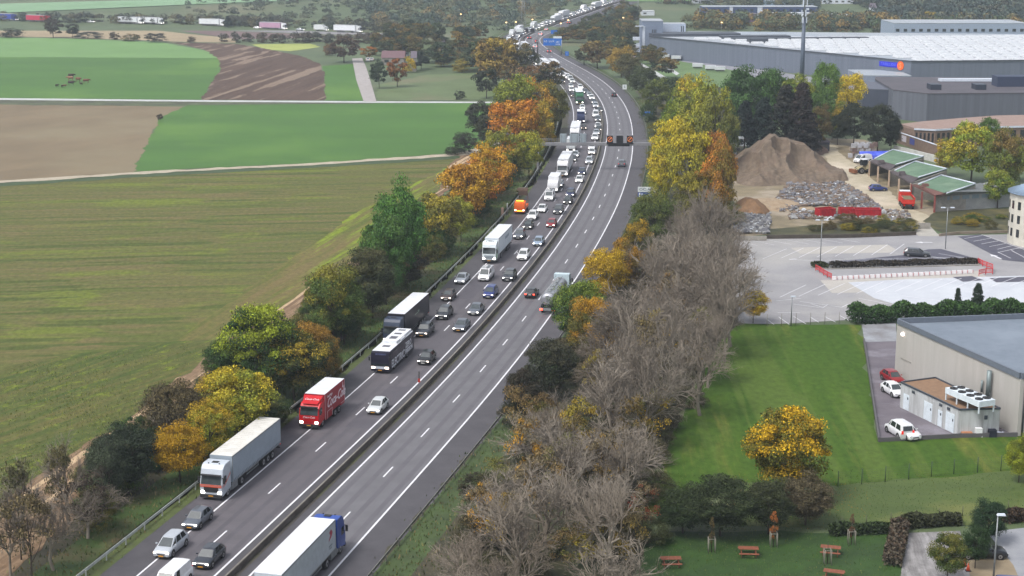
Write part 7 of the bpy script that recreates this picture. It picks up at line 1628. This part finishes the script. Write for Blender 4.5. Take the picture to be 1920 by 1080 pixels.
# signs
def sign(name, label, px, base, w_, h_, zbot, m, texts=(), posts=2, cat='sign', extra=None):
    x, y, z = gt(px, base); t = thing(name, label, cat, (x, y, z))
    o = MB().box(0, 0, zbot + h_ / 2, w_, .1, h_).build('board', m, t)
    for k in range(posts): MB().tube(((k - (posts - 1) / 2) * w_ * .6, .12, -.1), ((k - (posts - 1) / 2) * w_ * .6, .12, zbot + h_ * .9), .07, n=6).build('post', M_steel, t)
    for (s, size, cx, cz, mm, sx) in texts: text_obj(s, size, mm, t, (cx, -.08, zbot + cz), (R(90), 0, 0), sx=sx)
    if extra: extra(t)
    return t
M_bl = pm('sign_blue_sky', col(30, 110, 200), col(26, 100, 186), rough=.5); M_wsg = pm('sign_white', col(222, 228, 228), rough=.5); M_ink = pm('sign_ink', col(60, 84, 100), rough=.6); M_wt2 = pm('sign_letter_white', col(230, 236, 242), rough=.5); M_nav = pm('sign_navy', col(34, 70, 150), rough=.5)
def ex(t):
    MB().box(0, -.02, 1.75, 4.0, .12, 1.0).build('lower_panel', M_nav, t); MB().box(-1.62, -.1, 1.75, .3, .04, .8).build('pictogram', M_wt2, t); text_obj('P', .8, M_wt2, t, (-1.1, -.1, 1.75), (R(90), 0, 0)); MB().box(1.0, -.1, 1.75, 1.6, .04, .22).build('text_line', M_wt2, t)
sign('direction_sign', 'white over blue direction sign at the right shoulder, above the dark olive tree', 1213, 380, 4.0, 1.1, 2.35, M_wsg, [('OC.', .8, -.9, .55, M_ink, 1.2), ('Alma', .8, .9, .55, M_ink, 1.0)], extra=ex)
sign('road_sign', 'small white rectangular sign outside the bend', 1171, 174, 1.5, 1.7, 1.2, M_wsg, [('5', 1.1, 0, .85, M_ink, 1)], 1)
sign('information_panel', 'bright blue flat panel half hidden in bushes at the outer shoulder', 1214, 222, 3.0, 1.2, .9, M_bl, (), 2)
sign('motorway_sign', 'large blue motorway direction sign on a tall post beside the far bend', 1036, 103, 8.4, 3.2, 4.2, M_bl, [('A3  LUX', 1.3, -1.6, 1.9, M_wt2, 1.0), ('A1', 1.3, 2.4, 1.6, M_wt2, 1.0), ('TRIER', .9, 2.3, .5, M_wt2, 1)], 1, extra=lambda t: (MB().box(2.2, 0, 7.9, 3.8, .1, .9).build('top_panel', M_wsg, t), MB().tube((4.0, .15, 0), (4.0, .15, 6.6), .25, n=8).build('mast', M_steel, t)))
sign('motorway_sign', 'blue sign behind the large one, left of two on the far rise', 1040, 73, 4.0, 1.9, 2.6, M_bl, (), 2); sign('motorway_sign', 'blue sign behind the large one, right of two on the far rise', 1054, 78, 4.6, 2.0, 2.4, M_bl, (), 2)
sign('distance_sign', 'small blue sign with white centre outside the far bend', 1063, 107, 1.6, 1.9, .6, M_bl, [('i', 1.2, 0, .95, M_wt2, 1.4)], 1)
x, y = g(606, 724); t = thing('round_sign', 'round road sign seen from behind, left of the red lorry', 'sign', (x, y, 0)); MB().tube((0, 0, 0), (-.5, 0, 1.5), .04, n=6).build('post', M_steel, t); MB().tube((-.6, .02, 1.9), (-.6, -.03, 1.9), .45, n=20).build('disc', pm('sign_back_dark', col(92, 104, 112), rough=.6), t)
x, y = g(942, 404); t = thing('roadside_cabinet', 'grey and pink roadside cabinets with a pole beside the orange service lorry', 'cabinet', (x, y, 0)); MB().box(0, 0, .8, .5, .5, 1.6).build('cabinet_body', pm('pinkish_cabinet', col(176, 146, 130)), t); MB().tube((1.0, 0, 0), (1.0, 0, 2.6), .12, n=7).build('pole', M_steel, t)
x0, x1 = g(966, 82)[0], g(1009, 82)[0]; yy = g(985, 82)[1]; t = thing('sign_gantry', 'distant gantry with white panels where the road disappears', 'gantry', (0, 0, 0)); MB().box((x0 + x1) / 2, yy, 6, x1 - x0, .6, .9).build('beam', M_gal, t)
for x in (x0, x1): MB().box(x, yy, 3, .6, .6, 6).build('column', M_gal, t)
for k, w_ in ((.2, 3.4), (.5, 1.4), (.75, 2.0)): MB().box(x0 + (x1 - x0) * k, yy - .4, 6.6, w_, .2, 1.6).build('sign_board', M_wsg if k < .4 else M_mx, t)
x, y = g(1008, 101); t = thing('lamp_column', 'dark column at the inner edge of the far bend', 'column', (x, y, 0)); MB().tube((0, 0, 0), (0, 0, 5.4), .3, .22, n=8).build('shaft', M_chas, t); MB().box(0, 0, 5.5, 1.6, .5, .4).build('head', M_steel, t)
# telecom mast
x, y = g(1502.5, 166); t = thing('telecom_mast', 'very tall dark grey telecom mast with antennas rising over the warehouse', 'mast', (x, y, 0)); MB().tube((0, 0, 0), (0, 0, 25), .95, .6, 12).build('shaft', pm('mast_grey', col(84, 96, 112), col(76, 86, 102), scale=1, rough=.5), t); MB().tube((0, 0, 25), (0, 0, 41), .28, .2, 8).build('upper_pole', M_steel, t)
for k, z in enumerate((23.5, 26, 29.5, 33, 37)):
    mb = MB()
    for i in range(3): a_ = 2.094 * i + k; mb.box(.9 * math.cos(a_), .9 * math.sin(a_), z + 1, .35, .25, 2.2, rz=a_); mb.tube((0, 0, z + 1), (.9 * math.cos(a_), .9 * math.sin(a_), z + 1), .06, n=4)
    mb.build('antenna_ring', M_wf, t)
MB().box(1.1, 0, 28.4, 1.0, .5, .7).build('dish', M_wf, t)
x, y, z = gt(1196, 33); t = thing('floodlight_pole', 'slim pale pole standing left above the grey block', 'pole', (x, y, z)); MB().tube((0, 0, -1), (0, 0, 13), .3, .2, 8).build('shaft', M_steel, t); MB().box(0, 0, 13, 1.4, .5, .4).build('head', M_wf, t)
x, y, z = gt(981, 62); t = thing('pylon', 'thin grey lattice pylon before the wooded hill', 'pylon', (x, y, z)); mb = MB()
for sx in (-1, 1):
    for sy in (-1, 1): mb.tube((sx * 1.6, sy * 1.6, -1), (sx * .25, sy * .25, 21), .1, n=4)
for k in range(9):
    a_ = 1.6 - k * .15; b_ = 1.6 - (k + 1) * .15; mb.tube((-a_, -a_, k * 2.2), (b_, -b_, (k + 1) * 2.2), .06, n=3); mb.tube((a_, -a_, k * 2.2), (-b_, -b_, (k + 1) * 2.2), .06, n=3)
mb.build('lattice', M_steel, t); mb = MB()
for z_ in (14, 17, 20): mb.tube((-3.4, 0, z_), (3.4, 0, z_), .12, n=4)
mb.build('cross_arm', M_steel, t)
# lamp posts
def lamp(name, label, px, base, h, twin=True, lit=False, group=None, arm=.9):
    x, y, z = gt(px, base); t = thing(name, label, 'lamp post', (x, y, z), 0, group); MB().tube((0, 0, 0), (0, 0, h), .1, .06, 8).build('pole', M_steel, t)
    hm = M_wf if not lit else pm('street_lamp_lit', (.9, .7, .4, 1), (.85, .66, .36, 1), emit=(1, .60, .22, 1), estr=2.2)
    for s in ((-1, 1) if twin else (1,)):
        MB().tube((0, 0, h - .1), (s * arm * .6, 0, h), .05, n=5).build('arm', M_steel, t); b_ = MB(); b_.box(s * arm, 0, h + .02, .8, .35 if not lit else .6, .16 if not lit else .5, taper=.8); b_.build('lamp_head', hm, t)
    return t
lamp('lamp_post', 'twin headed lamp post at the left end of the car park island', 1538, 491, 7.6, arm=.75); lamp('lamp_post', 'twin headed lamp post right of the concrete ramp', 1772.5, 467, 7.8, arm=.85); lamp('lamp_post', 'single lamp post at the front edge of the car park', 1483, 612, 4.6, twin=False, arm=.2); lamp('lamp_post', 'dark lamp post with flat white head among the round trees', 1862, 1094, 6.7, twin=False, arm=.3)
for px, py, lab in ((864, 24, 'lit orange street lamp alone above the wood left of the motorway'), (949, 43, 'lit street lamp left of the pair before the distant gantry'), (967, 42, 'lit yellow street lamp above the left end of the distant gantry'), (998, 35, 'lit orange street lamp above the middle of the distant gantry'), (1051, 45, 'lit street lamp above the pale blue lorry shaped canopy on the far rise'), (1065, 38, 'lit street lamp where the queue starts to climb'), (1168, 31, 'lit yellow street lamp left of the slim pale pole'), (1352, 43, 'small lit lamp in the trees left of the purple brown store'), (1824, 43, 'lit lamp below the dark wooded hill at the right')):
    lamp('street_lamp', lab, px, py + 26, 7.0 if py + 26 < 62 else 7.4, twin=False, lit=True, arm=.1)
# gravel heap and spoil
from mathutils import noise as mn
def heap(name, label, c, rx, ry, h, m, seed=0, rough=.12, n=54, skew=0.0, cat='heap', ridges=True):
    mb = MB(); N = n; Z = {}
    for j in range(N + 1):
        for i in range(N + 1):
            u = i / N * 2 - 1; v = j / N * 2 - 1; rr = math.hypot(u, v); a_ = math.atan2(v, u)
            k = 1 + .12 * math.sin(3 * a_ + seed) + .07 * math.sin(7 * a_ + seed * 2); d = rr / k
            z = max(0.0, 1 - d) ** .85 * 1.1; z = min(z * 1.12, .99 - .42 * max(0, u + .12) - .25 * max(0, -u - .2))
            if ridges:   # slopes dug away by loaders: scooped bays with sharp crests between them
                bay = 0
                for (bu, bv, br, dp) in ((-.66, -.5, .30, 1.1), (-.2, -.62, .34, .85), (.36, -.45, .40, 1.15), (.0, -.2, .2, .6), (.72, -.25, .26, .7)):
                    e = math.hypot(u - bu, (v - bv) * .8) / br
                    if e < 1: bay = max(bay, dp * (1 - e ** 5))
                q2 = abs(mn.noise(Vector((u * 6 + seed, v * 3, 8.3)))); z = z * (1 - bay * .62) - q2 * .16 * z + mn.noise(Vector((u * 15, v * 15, seed))) * .03 * (z > .02)
            else: z += mn.noise(Vector((u * 6, v * 6, seed))) * rough * (z > .02)
            x = c[0] + u * rx; y = c[1] + v * ry; mb.v.append((x, y, max(0, z) * h - (.05 if z <= .01 else -.02)))
    for j in range(N):
        for i in range(N): k = j * (N + 1) + i; mb.f.append((k, k + 1, k + N + 2, k + N + 1)); mb.m.append(0); mb.sm.append(False)
    return tag(mb.build(name, m), label, cat)
M_grav = pm('gravel', col(118, 103, 87), col(86, 75, 63), scale=.8, coord='World', detail=10, bump=.5, c3=col(104, 88, 74), s3=.2)
heap('gravel_heap', 'huge tan gravel heap with dug out faces behind the autumn belt', g(1462, 326), 14.4, 19, 9.3, M_grav, 2.2, n=80)
heap('soil_heap', 'small brown soil heap below the huge gravel heap', g(1405, 396), 4.6, 5.5, 2.9, pm('brown_soil', col(130, 100, 70), col(112, 84, 58), scale=1, coord='World', bump=.3), 5.0, .06, 26, ridges=False)
heap('soil_heap', 'brown soil heap behind the right shoulder of the gravel heap', g(1512, 285), 5.5, 7, 3.0, pm('dark_brown_soil', col(112, 92, 80), col(96, 78, 68), scale=1, coord='World', bump=.3), 1.0, .06, 26, ridges=False)
heap('soil_heap', 'flat sandy soil heap at the left of the rubble', g(1452, 385), 8, 8, 1.3, pm('sandy_soil', col(160, 142, 118), col(142, 122, 98), scale=1, coord='World', bump=.3), 3.0, .1, 26, ridges=False)
def rubble(label, poly, n, seed, pal, hmax=1.6):
    r_ = random.Random(seed); P = [g(*p) for p in poly]; xs_ = [p[0] for p in P]; ys_ = [p[1] for p in P]; mb = MB(); k = 0
    while k < n:
        x, y = r_.uniform(min(xs_), max(xs_)), r_.uniform(min(ys_), max(ys_))
        if not infoot(x, y, P): continue
        k += 1; z = hmax * (.5 + .5 * math.sin(x * .35 + seed) * math.cos(y * .22)) * .6; s = r_.uniform(.15, .8) if r_.random() < .93 else r_.uniform(.8, 1.6)
        b0 = len(mb.v); mb.box(0, 0, 0, s, s * r_.uniform(.3, .9), s * r_.uniform(.12, .5), r_.choice((0, 0, 0, 1, 1, 1, 2)) if r_.random() < .97 else 3, taper=r_.uniform(.7, 1)); M_ = Matrix.Rotation(r_.uniform(0, 6.28), 3, 'Z') @ Matrix.Rotation(r_.uniform(-.6, .6), 3, 'X')
        for i in range(b0, len(mb.v)): q = M_ @ Vector(mb.v[i]); mb.v[i] = (q.x + x, q.y + y, q.z + z + r_.uniform(0, .3))
    return tag(mb.build('rubble', pal), label, 'rubble', kind='stuff')
PAL = [pm('rubble_grey', col(116, 116, 122), col(96, 96, 102), scale=1, coord='World'), pm('rubble_brown', col(118, 102, 88), scale=1, coord='World'), pm('rubble_pale', col(150, 150, 150), scale=1, coord='World'), pm('rubble_white', col(216, 222, 228))]
rubble('grey demolition rubble spread below the gravel heap', [(1478, 352), (1580, 345), (1600, 355), (1655, 395), (1640, 402), (1540, 386), (1470, 398), (1440, 392), (1460, 372)], 3200, 1, PAL)
rubble('pale broken slabs in the left corner of the yard', [(1378, 404), (1445, 400), (1442, 440), (1378, 440)], 900, 2, [PAL[0], PAL[2], PAL[2], PAL[3]], 1.0); rubble('debris around the red containers', [(1480, 396), (1700, 396), (1710, 416), (1600, 412), (1480, 412)], 700, 3, [PAL[1], PAL[2], PAL[0], PAL[3]], .5)
M_skip = pm('skip_red', col(176, 26, 36), col(150, 24, 34), scale=1.5, rough=.6)
def skip(label, px, base, L, W_, H_, ang):
    x, y = g(px, base); t = thing('skip', label, 'skip', (x, y, .05), R(ang)); mb = MB()
    for s in (-1, 1): mb.box(0, s * W_ / 2, H_ / 2, L, .12, H_); mb.box(s * L / 2, 0, H_ / 2 - .003, .12, W_ - .13, H_ - .01); mb.box(0, s * (W_ / 2 + .02), H_, L + .1, .2, .1)
    for k in range(5): mb.box(-L / 2 + L * (k + .5) / 5, -W_ / 2 - .1, H_ / 2, .1, .08, H_ * .9)
    mb.box(0, 0, .15, L - .1, W_ - .1, .1); mb.build('shell', M_skip, t); MB().box(0, 0, H_ * .4, L - .3, W_ - .3, H_ * .5, taper=.8).build('contents', pm('skip_contents', col(170, 150, 124), col(130, 120, 110), scale=3), t); return t
skip('red skip furthest left of three, turned at an angle', 1547, 406, 3.6, 2.2, 1.7, 18); skip('short red skip in the middle of three', 1587, 405, 3.0, 2.2, 1.6, 0); skip('long red skip on the right, with a pale panel on its front', 1626, 406, 5.2, 2.3, 1.6, -3)
def cblock(label, px, base, L, group=None, w_=.6, h_=.8, c=None, nm='concrete_block'):
    x, y = g(px, base); t = MB(); t.loft([[(sx * L / 2, -w_ / 2, 0), (sx * L / 2, -w_ / 4, h_), (sx * L / 2, w_ / 4, h_), (sx * L / 2, w_ / 2, 0)] for sx in (-1, 1)], 0, smooth=False); return tag(t.build(nm, c or M_conc, None, (x, y, .07)), label, 'barrier', group)
cblock('grey concrete barrier across the top of the ramp', 1724, 429, 4.2, h_=1.1, w_=.7)
for k, (px, l) in enumerate([(1391, 'left concrete barrier of three in the car park corner'), (1410, 'middle pale concrete barrier of three in the car park corner'), (1428, 'right concrete barrier of three in the car park corner')]): cblock(l, px, 451, 1.85, 'concrete barriers in the car park corner')
M_red = pm('barrier_red', col(206, 62, 66), rough=.5); M_whb = pm('barrier_white', col(226, 222, 224), rough=.5)
for k in range(26):
    px = 1564 + 10.2 * k; py = 525.5 - .5 * k; x, y = g(px, py); t = thing('plastic_barrier', 'low white and red barrier block in the long row across the car park', 'barrier', (x, y, .07), 0, 'long row of barrier blocks in the car park'); MB().box(0, 0, .3, .82, .4, .6, taper=.85).build('block_body', M_whb, t); MB().box(.44, 0, .3, .06, .3, .5).build('red_joint', M_red, t)
def fence_panel(a, b, label, group):
    A = Vector(g(*a)); B = Vector(g(*b)); d = B - A; t = thing('barrier_fence', label, 'barrier', (A.x, A.y, .07), math.atan2(d.y, d.x), group); L = d.length; mb = MB(); mb.box(L / 2, 0, 1.0, L, .06, .12); mb.box(L / 2, 0, .35, L, .06, .12); mb.box(.05, 0, .55, .08, .08, 1.1); mb.box(L - .05, 0, .55, .08, .08, 1.1); mb.build('frame', M_red, t); mb = MB()
    for k in range(int(L / .18)): mb.box(.1 + .18 * k, 0, .68, .05, .03, .6)
    mb.build('bars', M_red, t)
fp_ = [(1529, 508), (1537, 512), (1544, 517), (1551, 521), (1559, 525)]
for i in range(4): fence_panel(fp_[i], fp_[i + 1], 'red barrier panel in the slanting line at the left end of the island', 'red barrier panels left of the island')
fp_ = [(1833, 495), (1842, 500), (1850, 503), (1861, 507), (1861, 515), (1848, 515), (1835, 518)]
for i in range(6): fence_panel(fp_[i], fp_[i + 1], 'red barrier panel in the bent line at the right end of the island', 'red barrier panels right of the island')
# stone pallets, tarpaulin, small yard things
r_ = random.Random(12)
for k in range(26):
    row = k % 9; lev = k // 9; px = 1594 + row * 5.8 + lev * 2.5; x, y = g(px, 296 - (k % 2) * 3); c = r_.choice([col(176, 176, 178), col(150, 140, 136), col(120, 100, 94), col(186, 186, 190)])
    if lev and row > 7: continue
    t = thing('stone_pallet', 'stacked pallet of stone blocks in the dense pile beside the gravel track', 'pallet', (x, y, lev * 1.25), r_.uniform(-.1, .1), 'pallets of stone beside the gravel track'); cname = 'stone_%d' % int(c[0] * 999)
    mb = MB()
    for a_ in range(3):
        for b_ in range(3): mb.box(-.35 + .36 * a_, 0, .28 + .36 * b_, .33, .9, .33)
    mb.build('stone_blocks', pm(cname, c, scale=2), t); MB().box(0, 0, .06, 1.15, 1.0, .1).build('pallet_base', pm('pallet_wood', col(140, 116, 90)), t)
x, y = g(1645, 302); mb = MB(); mb.loft([[(x - 4.2, y, 0), (x - 4.2, y + .4, 1.2), (x - 4.0, y + 3.2, 2.0), (x - 4.0, y + 3.6, 0)], [(x + 4.2, y - .6, 0), (x + 4.0, y, 1.5), (x + 4.3, y + 3.0, 2.2), (x + 4.3, y + 3.4, 0)]], 0, smooth=False); tag(mb.build('tarpaulin', pm('blue_tarpaulin', col(44, 62, 170), col(90, 110, 220), scale=.5, coord='World')), 'bright blue tarpaulin over a store behind the first garage', 'tarpaulin')
# picnic tables
M_wood = pm('stained_wood', col(140, 84, 62), col(116, 70, 52), scale=3, rough=.7)
def picnic(label, px, base, ang, L=1.9):
    x, y = g(px, base); t = thing('picnic_table', label, 'picnic table', (x, y, .04), R(ang), 'wooden picnic tables on the lawn'); mb = MB()
    for k in range(5): mb.box(0, -.32 + .16 * k, .76, L, .14, .05)
    mb.build('table_top', M_wood, t)
    for s in (-1, 1):
        mb = MB(); mb.box(0, s * .78, .45, L, .28, .05); mb.build('bench', M_wood, t); mb = MB()
        mb.box(s * L * .36, 0, .42, .08, 1.7, .1); mb.tube((s * L * .36, -.6, 0), (s * L * .36, -.2, .74), .05, n=4); mb.tube((s * L * .36, .6, 0), (s * L * .36, .2, .74), .05, n=4); mb.build('leg', M_wood, t)
picnic('wooden picnic table, middle one on the lawn in front of the dark bushes', 1403, 1042, -4); picnic('wooden picnic table nearest the bare trees', 1258, 1061, 2); picnic('wooden picnic table beside the staked sapling on the right', 1557, 1040, -14); picnic('wooden picnic table cut by the bottom edge of the photo', 1563, 1086, -18)
def staked(label, px, base, h, c, wd, nm='young_tree'):
    x, y = g(px, base); t = thing(nm, label, 'tree', (x, y, .04)); mb = MB(); mb.tube((0, 0, 0), (0, 0, h * .9), .05, .02, 6); mb.build('trunk', M_barkd, t); mb = MB()
    for i in range(4): a_ = 1.571 * i + .78; mb.tube((.45 * math.cos(a_), .45 * math.sin(a_), 0), (.45 * math.cos(a_), .45 * math.sin(a_), 1.5), .04, n=5)
    for i in range(4): a_, b_ = 1.571 * i + .78, 1.571 * (i + 1) + .78; mb.tube((.45 * math.cos(a_), .45 * math.sin(a_), 1.45), (.45 * math.cos(b_), .45 * math.sin(b_), 1.45), .03, n=4)
    mb.build('stakes', pm('grey_stakes', col(140, 136, 124), rough=.8), t)
    if c: o = mkobj('crown', crown('tall', 7, 'mid'), t, (wd / .5, wd / .5, h * .96)); o.color = c; o['autumn'] = (c[0], c[1], c[2])
staked('staked bare sapling left of the middle picnic table', 1334, 1036, 3.8, col(110, 96, 60), .5); staked('staked slim sapling with orange leaves right of the middle picnic table', 1450, 1026, 3.9, col(176, 110, 60), .75); staked('staked bare sapling between hedge and right picnic table', 1596, 1022, 3.4, col(120, 90, 70), .5); staked('staked sapling at the right picnic table', 1551, 1058, 2.6, None, 1)
# wire fence on the meadow, smaller posts, fence of the car park
def wirefence(name, label, pts, n, h, c, mesh=True):
    P = [Vector(g(*p)) for p in pts]; t = thing(name, label, 'fence', (0, 0, 0)); m_ = pm(name + '_paint', c, rough=.6); L = [0]
    for i in range(len(P) - 1): L.append(L[-1] + (P[i + 1] - P[i]).length)
    def q(s):
        for i in range(len(P) - 1):
            if s <= L[i + 1] + 1e-6: return P[i] + (P[i + 1] - P[i]) * ((s - L[i]) / (L[i + 1] - L[i]))
        return P[-1]
    me = MB().tube((0, 0, 0), (0, 0, h), .05, n=6).mesh('post', [m_])
    for k in range(n): p = q(L[-1] * k / (n - 1)); mkobj('post', me, t, None, (p.x, p.y, .04))
    mb = MB()
    for z in (.1, .35, .6, .85, 1.1, 1.35, 1.6):
        if z < h:
            for i in range(len(P) - 1): mb.tube((P[i].x, P[i].y, z), (P[i + 1].x, P[i + 1].y, z), .008, n=3, caps=False)
    if mesh:
        s = 0
        while s < L[-1]: p = q(s); mb.tube((p.x, p.y, .08), (p.x, p.y, h - .05), .006, n=3, caps=False); s += .5
    mb.build('wire_mesh', m_, t)
wirefence('wire_fence', 'green wire fence crossing the meadow with thin posts', [(1571, 913), (1699, 900), (1786, 890), (1920, 880)], 9, 1.8, col(62, 80, 58)); wirefence('stock_fence', 'low wooden post fence behind the clipped hedges', [(1578, 990), (1728, 976), (1806, 968), (1890, 958)], 8, 1.1, col(92, 96, 70), False); wirefence('panel_fence', 'thin grey fence along the front of the car park', [(1438, 612), (1600, 607)], 7, 1.9, col(150, 146, 140), False)
# kerbs and low walls
def kerb(name, label, pts, z, w_, h_, m, kind=None):
    mb = MB(); P = [Vector(g(*p)) for p in pts]
    for a_, b_ in zip(P[:-1], P[1:]): d = b_ - a_; mb.box((a_.x + b_.x) / 2, (a_.y + b_.y) / 2, z + h_ / 2, d.length + w_ * .9, w_, h_, rz=math.atan2(d.y, d.x))
    return tag(mb.build(name, m), label, 'wall')
kerb('yard_wall', 'low dark wall around the wet service yard', [(1620, 641), (1648, 829), (1800, 821), (1906, 819)], .04, .2, .5, pm('dark_kerb', col(92, 90, 92)))
kerb('island_kerb', 'stone edge of the planted island in the car park', [(1521, 502), (1553, 505), (1835, 498), (1834, 489)], .06, .18, .12, M_conc)
kerb('retaining_wall', 'dark timber retaining edge under the scrubby bank', [(1438, 448), (1600, 446), (1716, 441)], .05, .3, .7, pm('dark_timber', col(84, 76, 68), col(64, 58, 52), scale=1)); kerb('retaining_wall', 'brown stone edge right of the concrete ramp', [(1762, 443), (1800, 439), (1890, 437)], .05, .3, .5, pm('brown_stone', col(140, 128, 114)))
for px, py in ((1808, 1062), (1815, 1071)):
    x, y = g(px, py); t = thing('traffic_cone', 'orange traffic cone left of the black saloon' if px == 1808 else 'orange traffic cone nearer the bottom edge', 'cone', (x, y, .05)); MB().tube((0, 0, .03), (0, 0, .75), .2, .04, 10).build('cone_body', pm('cone_orange', col(222, 92, 60)), t); MB().box(0, 0, .02, .5, .5, .04).build('base_plate', M_black, t)
# cows in the green field
def cow_mesh():
    m = MB(); prof = [(-1.05, .95, .12, .14), (-1.0, 1.02, .24, .3), (-.6, 1.02, .33, .40), (0, .98, .36, .42), (.5, 1.02, .32, .42), (.75, 1.08, .22, .34), (.95, 1.15, .15, .22), (1.15, 1.12, .13, .17), (1.3, 1.05, .13, .16), (1.5, .92, .09, .10)]
    m.loft([[(x, a * math.cos(t), z + b * math.sin(t)) for t in [6.283 * i / 10 for i in range(10)]] for x, z, a, b in prof], 0)
    for x, s in ((-.75, 1), (-.75, -1), (.55, 1), (.55, -1)): m.tube((x, s * .2, .8), (x + .03, s * .2, .4), .13, .07, 7); m.tube((x + .03, s * .2, .42), (x, s * .2, .0), .07, .06, 7)
    m.tube((-1.05, 0, 1.1), (-1.15, 0, .5), .03, .03, 5)
    for s in (-1, 1): m.tube((1.2, s * .1, 1.2), (1.18, s * .3, 1.24), .05, .02, 5); m.tube((1.25, s * .06, 1.22), (1.3, s * .16, 1.38), .025, .01, 5)
    return m
M_cow = [pm('cow_brown', col(116, 76, 56), col(100, 64, 46), scale=1), pm('cow_dark', col(60, 44, 38), scale=1), pm('cow_tan', col(150, 112, 88), col(120, 84, 64), scale=1)]
cows = [(134, 146, 0, 1), (132, 151, 3.1, 2), (134, 160, .2, 1), (147, 153, -.5, 0), (152, 159.5, 2.6, 1), (162, 156, .1, 0), (107, 163, 1, 1), (116, 164, 2, 1), (121, 163.5, .4, 0)]
labs = ['dark cow standing furthest back in the field', 'tan cow just in front of the furthest one', 'dark cow standing in the middle of the herd', 'brown cow right of the middle of the herd', 'small dark cow at the front right of the herd', 'brown cow at the right end of the herd', 'small dark cow at the left end of the herd', 'small dark cow second from the left of the herd', 'small brown cow third from the left of the herd']
cme = [cow_mesh().mesh('cow', [m]) for m in M_cow]
for (px, py, a_, k), lab in zip(cows, labs):
    x, y = g(px, py); o = bpy.data.objects.new('cow', cme[k]); C.objects.link(o); o.location = (x, y, .03); o.rotation_euler = (0, 0, a_); o.scale = (1.15,) * 3 if not lab.startswith('small') else (.7,) * 3; tag(o, lab, 'cow', 'cows grazing in the green field')
# cars at the farm and the office block
parked(690, 114, 'suv', 'white', 95, 'white car parked at the farm beside the side lane'); parked(697, 113.5, 'hatchback', 'pale', 95, 'pale car second at the farm beside the side lane')
r_ = random.Random(77)
for k in range(30):
    px = 1148 + (k % 10) * 6.6 + r_.uniform(-1, 1); py = 87 + (k // 10) * 6.5 + (k % 10) * 1.4 + r_.uniform(-.6, .6)
    kk = r_.choice(['hatchback', 'saloon', 'suv']); cc = r_.choice(['white', 'pale', 'silver', 'silver']); o = parked(px, py, kk, cc, 100, f'{cc} {NAMES[kk]} parked in rows beside the grey office block'); tag(o, group=f'{cc} {NAMES[kk]}s parked at the office block')
for k, (px, py) in enumerate([(1226, 109), (1246, 111.5), (1268, 114), (1308, 129), (1332, 133), (1350, 135)]):
    x, y = g(px, py); t = thing('truck_trailer', 'white trailer parked in line along the foot of the warehouse wall', 'trailer', (x, y, .05), -.2, 'white trailers along the warehouse wall'); MB().box(0, 0, 1.5, 4.2, 2.2, 1.3).build('trailer_body', M_rl, t); MB().box(0, 0, .6, 3.6, 1.0, .4).build('chassis', M_chas, t)

# ================================================================ the air
hz = MB(); hz.box(0, 1850, 88, 7400, 4400, 184); hzo = hz.build('haze', [])
hm = bpy.data.materials.new('haze_air'); hm.use_nodes = True; n = hm.node_tree.nodes; n.remove(n['Principled BSDF']); pv = n.new('ShaderNodeVolumePrincipled'); pv.inputs['Color'].default_value = (.80, .89, 1.0, 1); pv.inputs['Density'].default_value = HAZE; pv.inputs['Anisotropy'].default_value = .2
hm.node_tree.links.new(pv.outputs[0], n['Material Output'].inputs['Volume']); hzo.data.materials.append(hm); tag(hzo, kind='stuff')
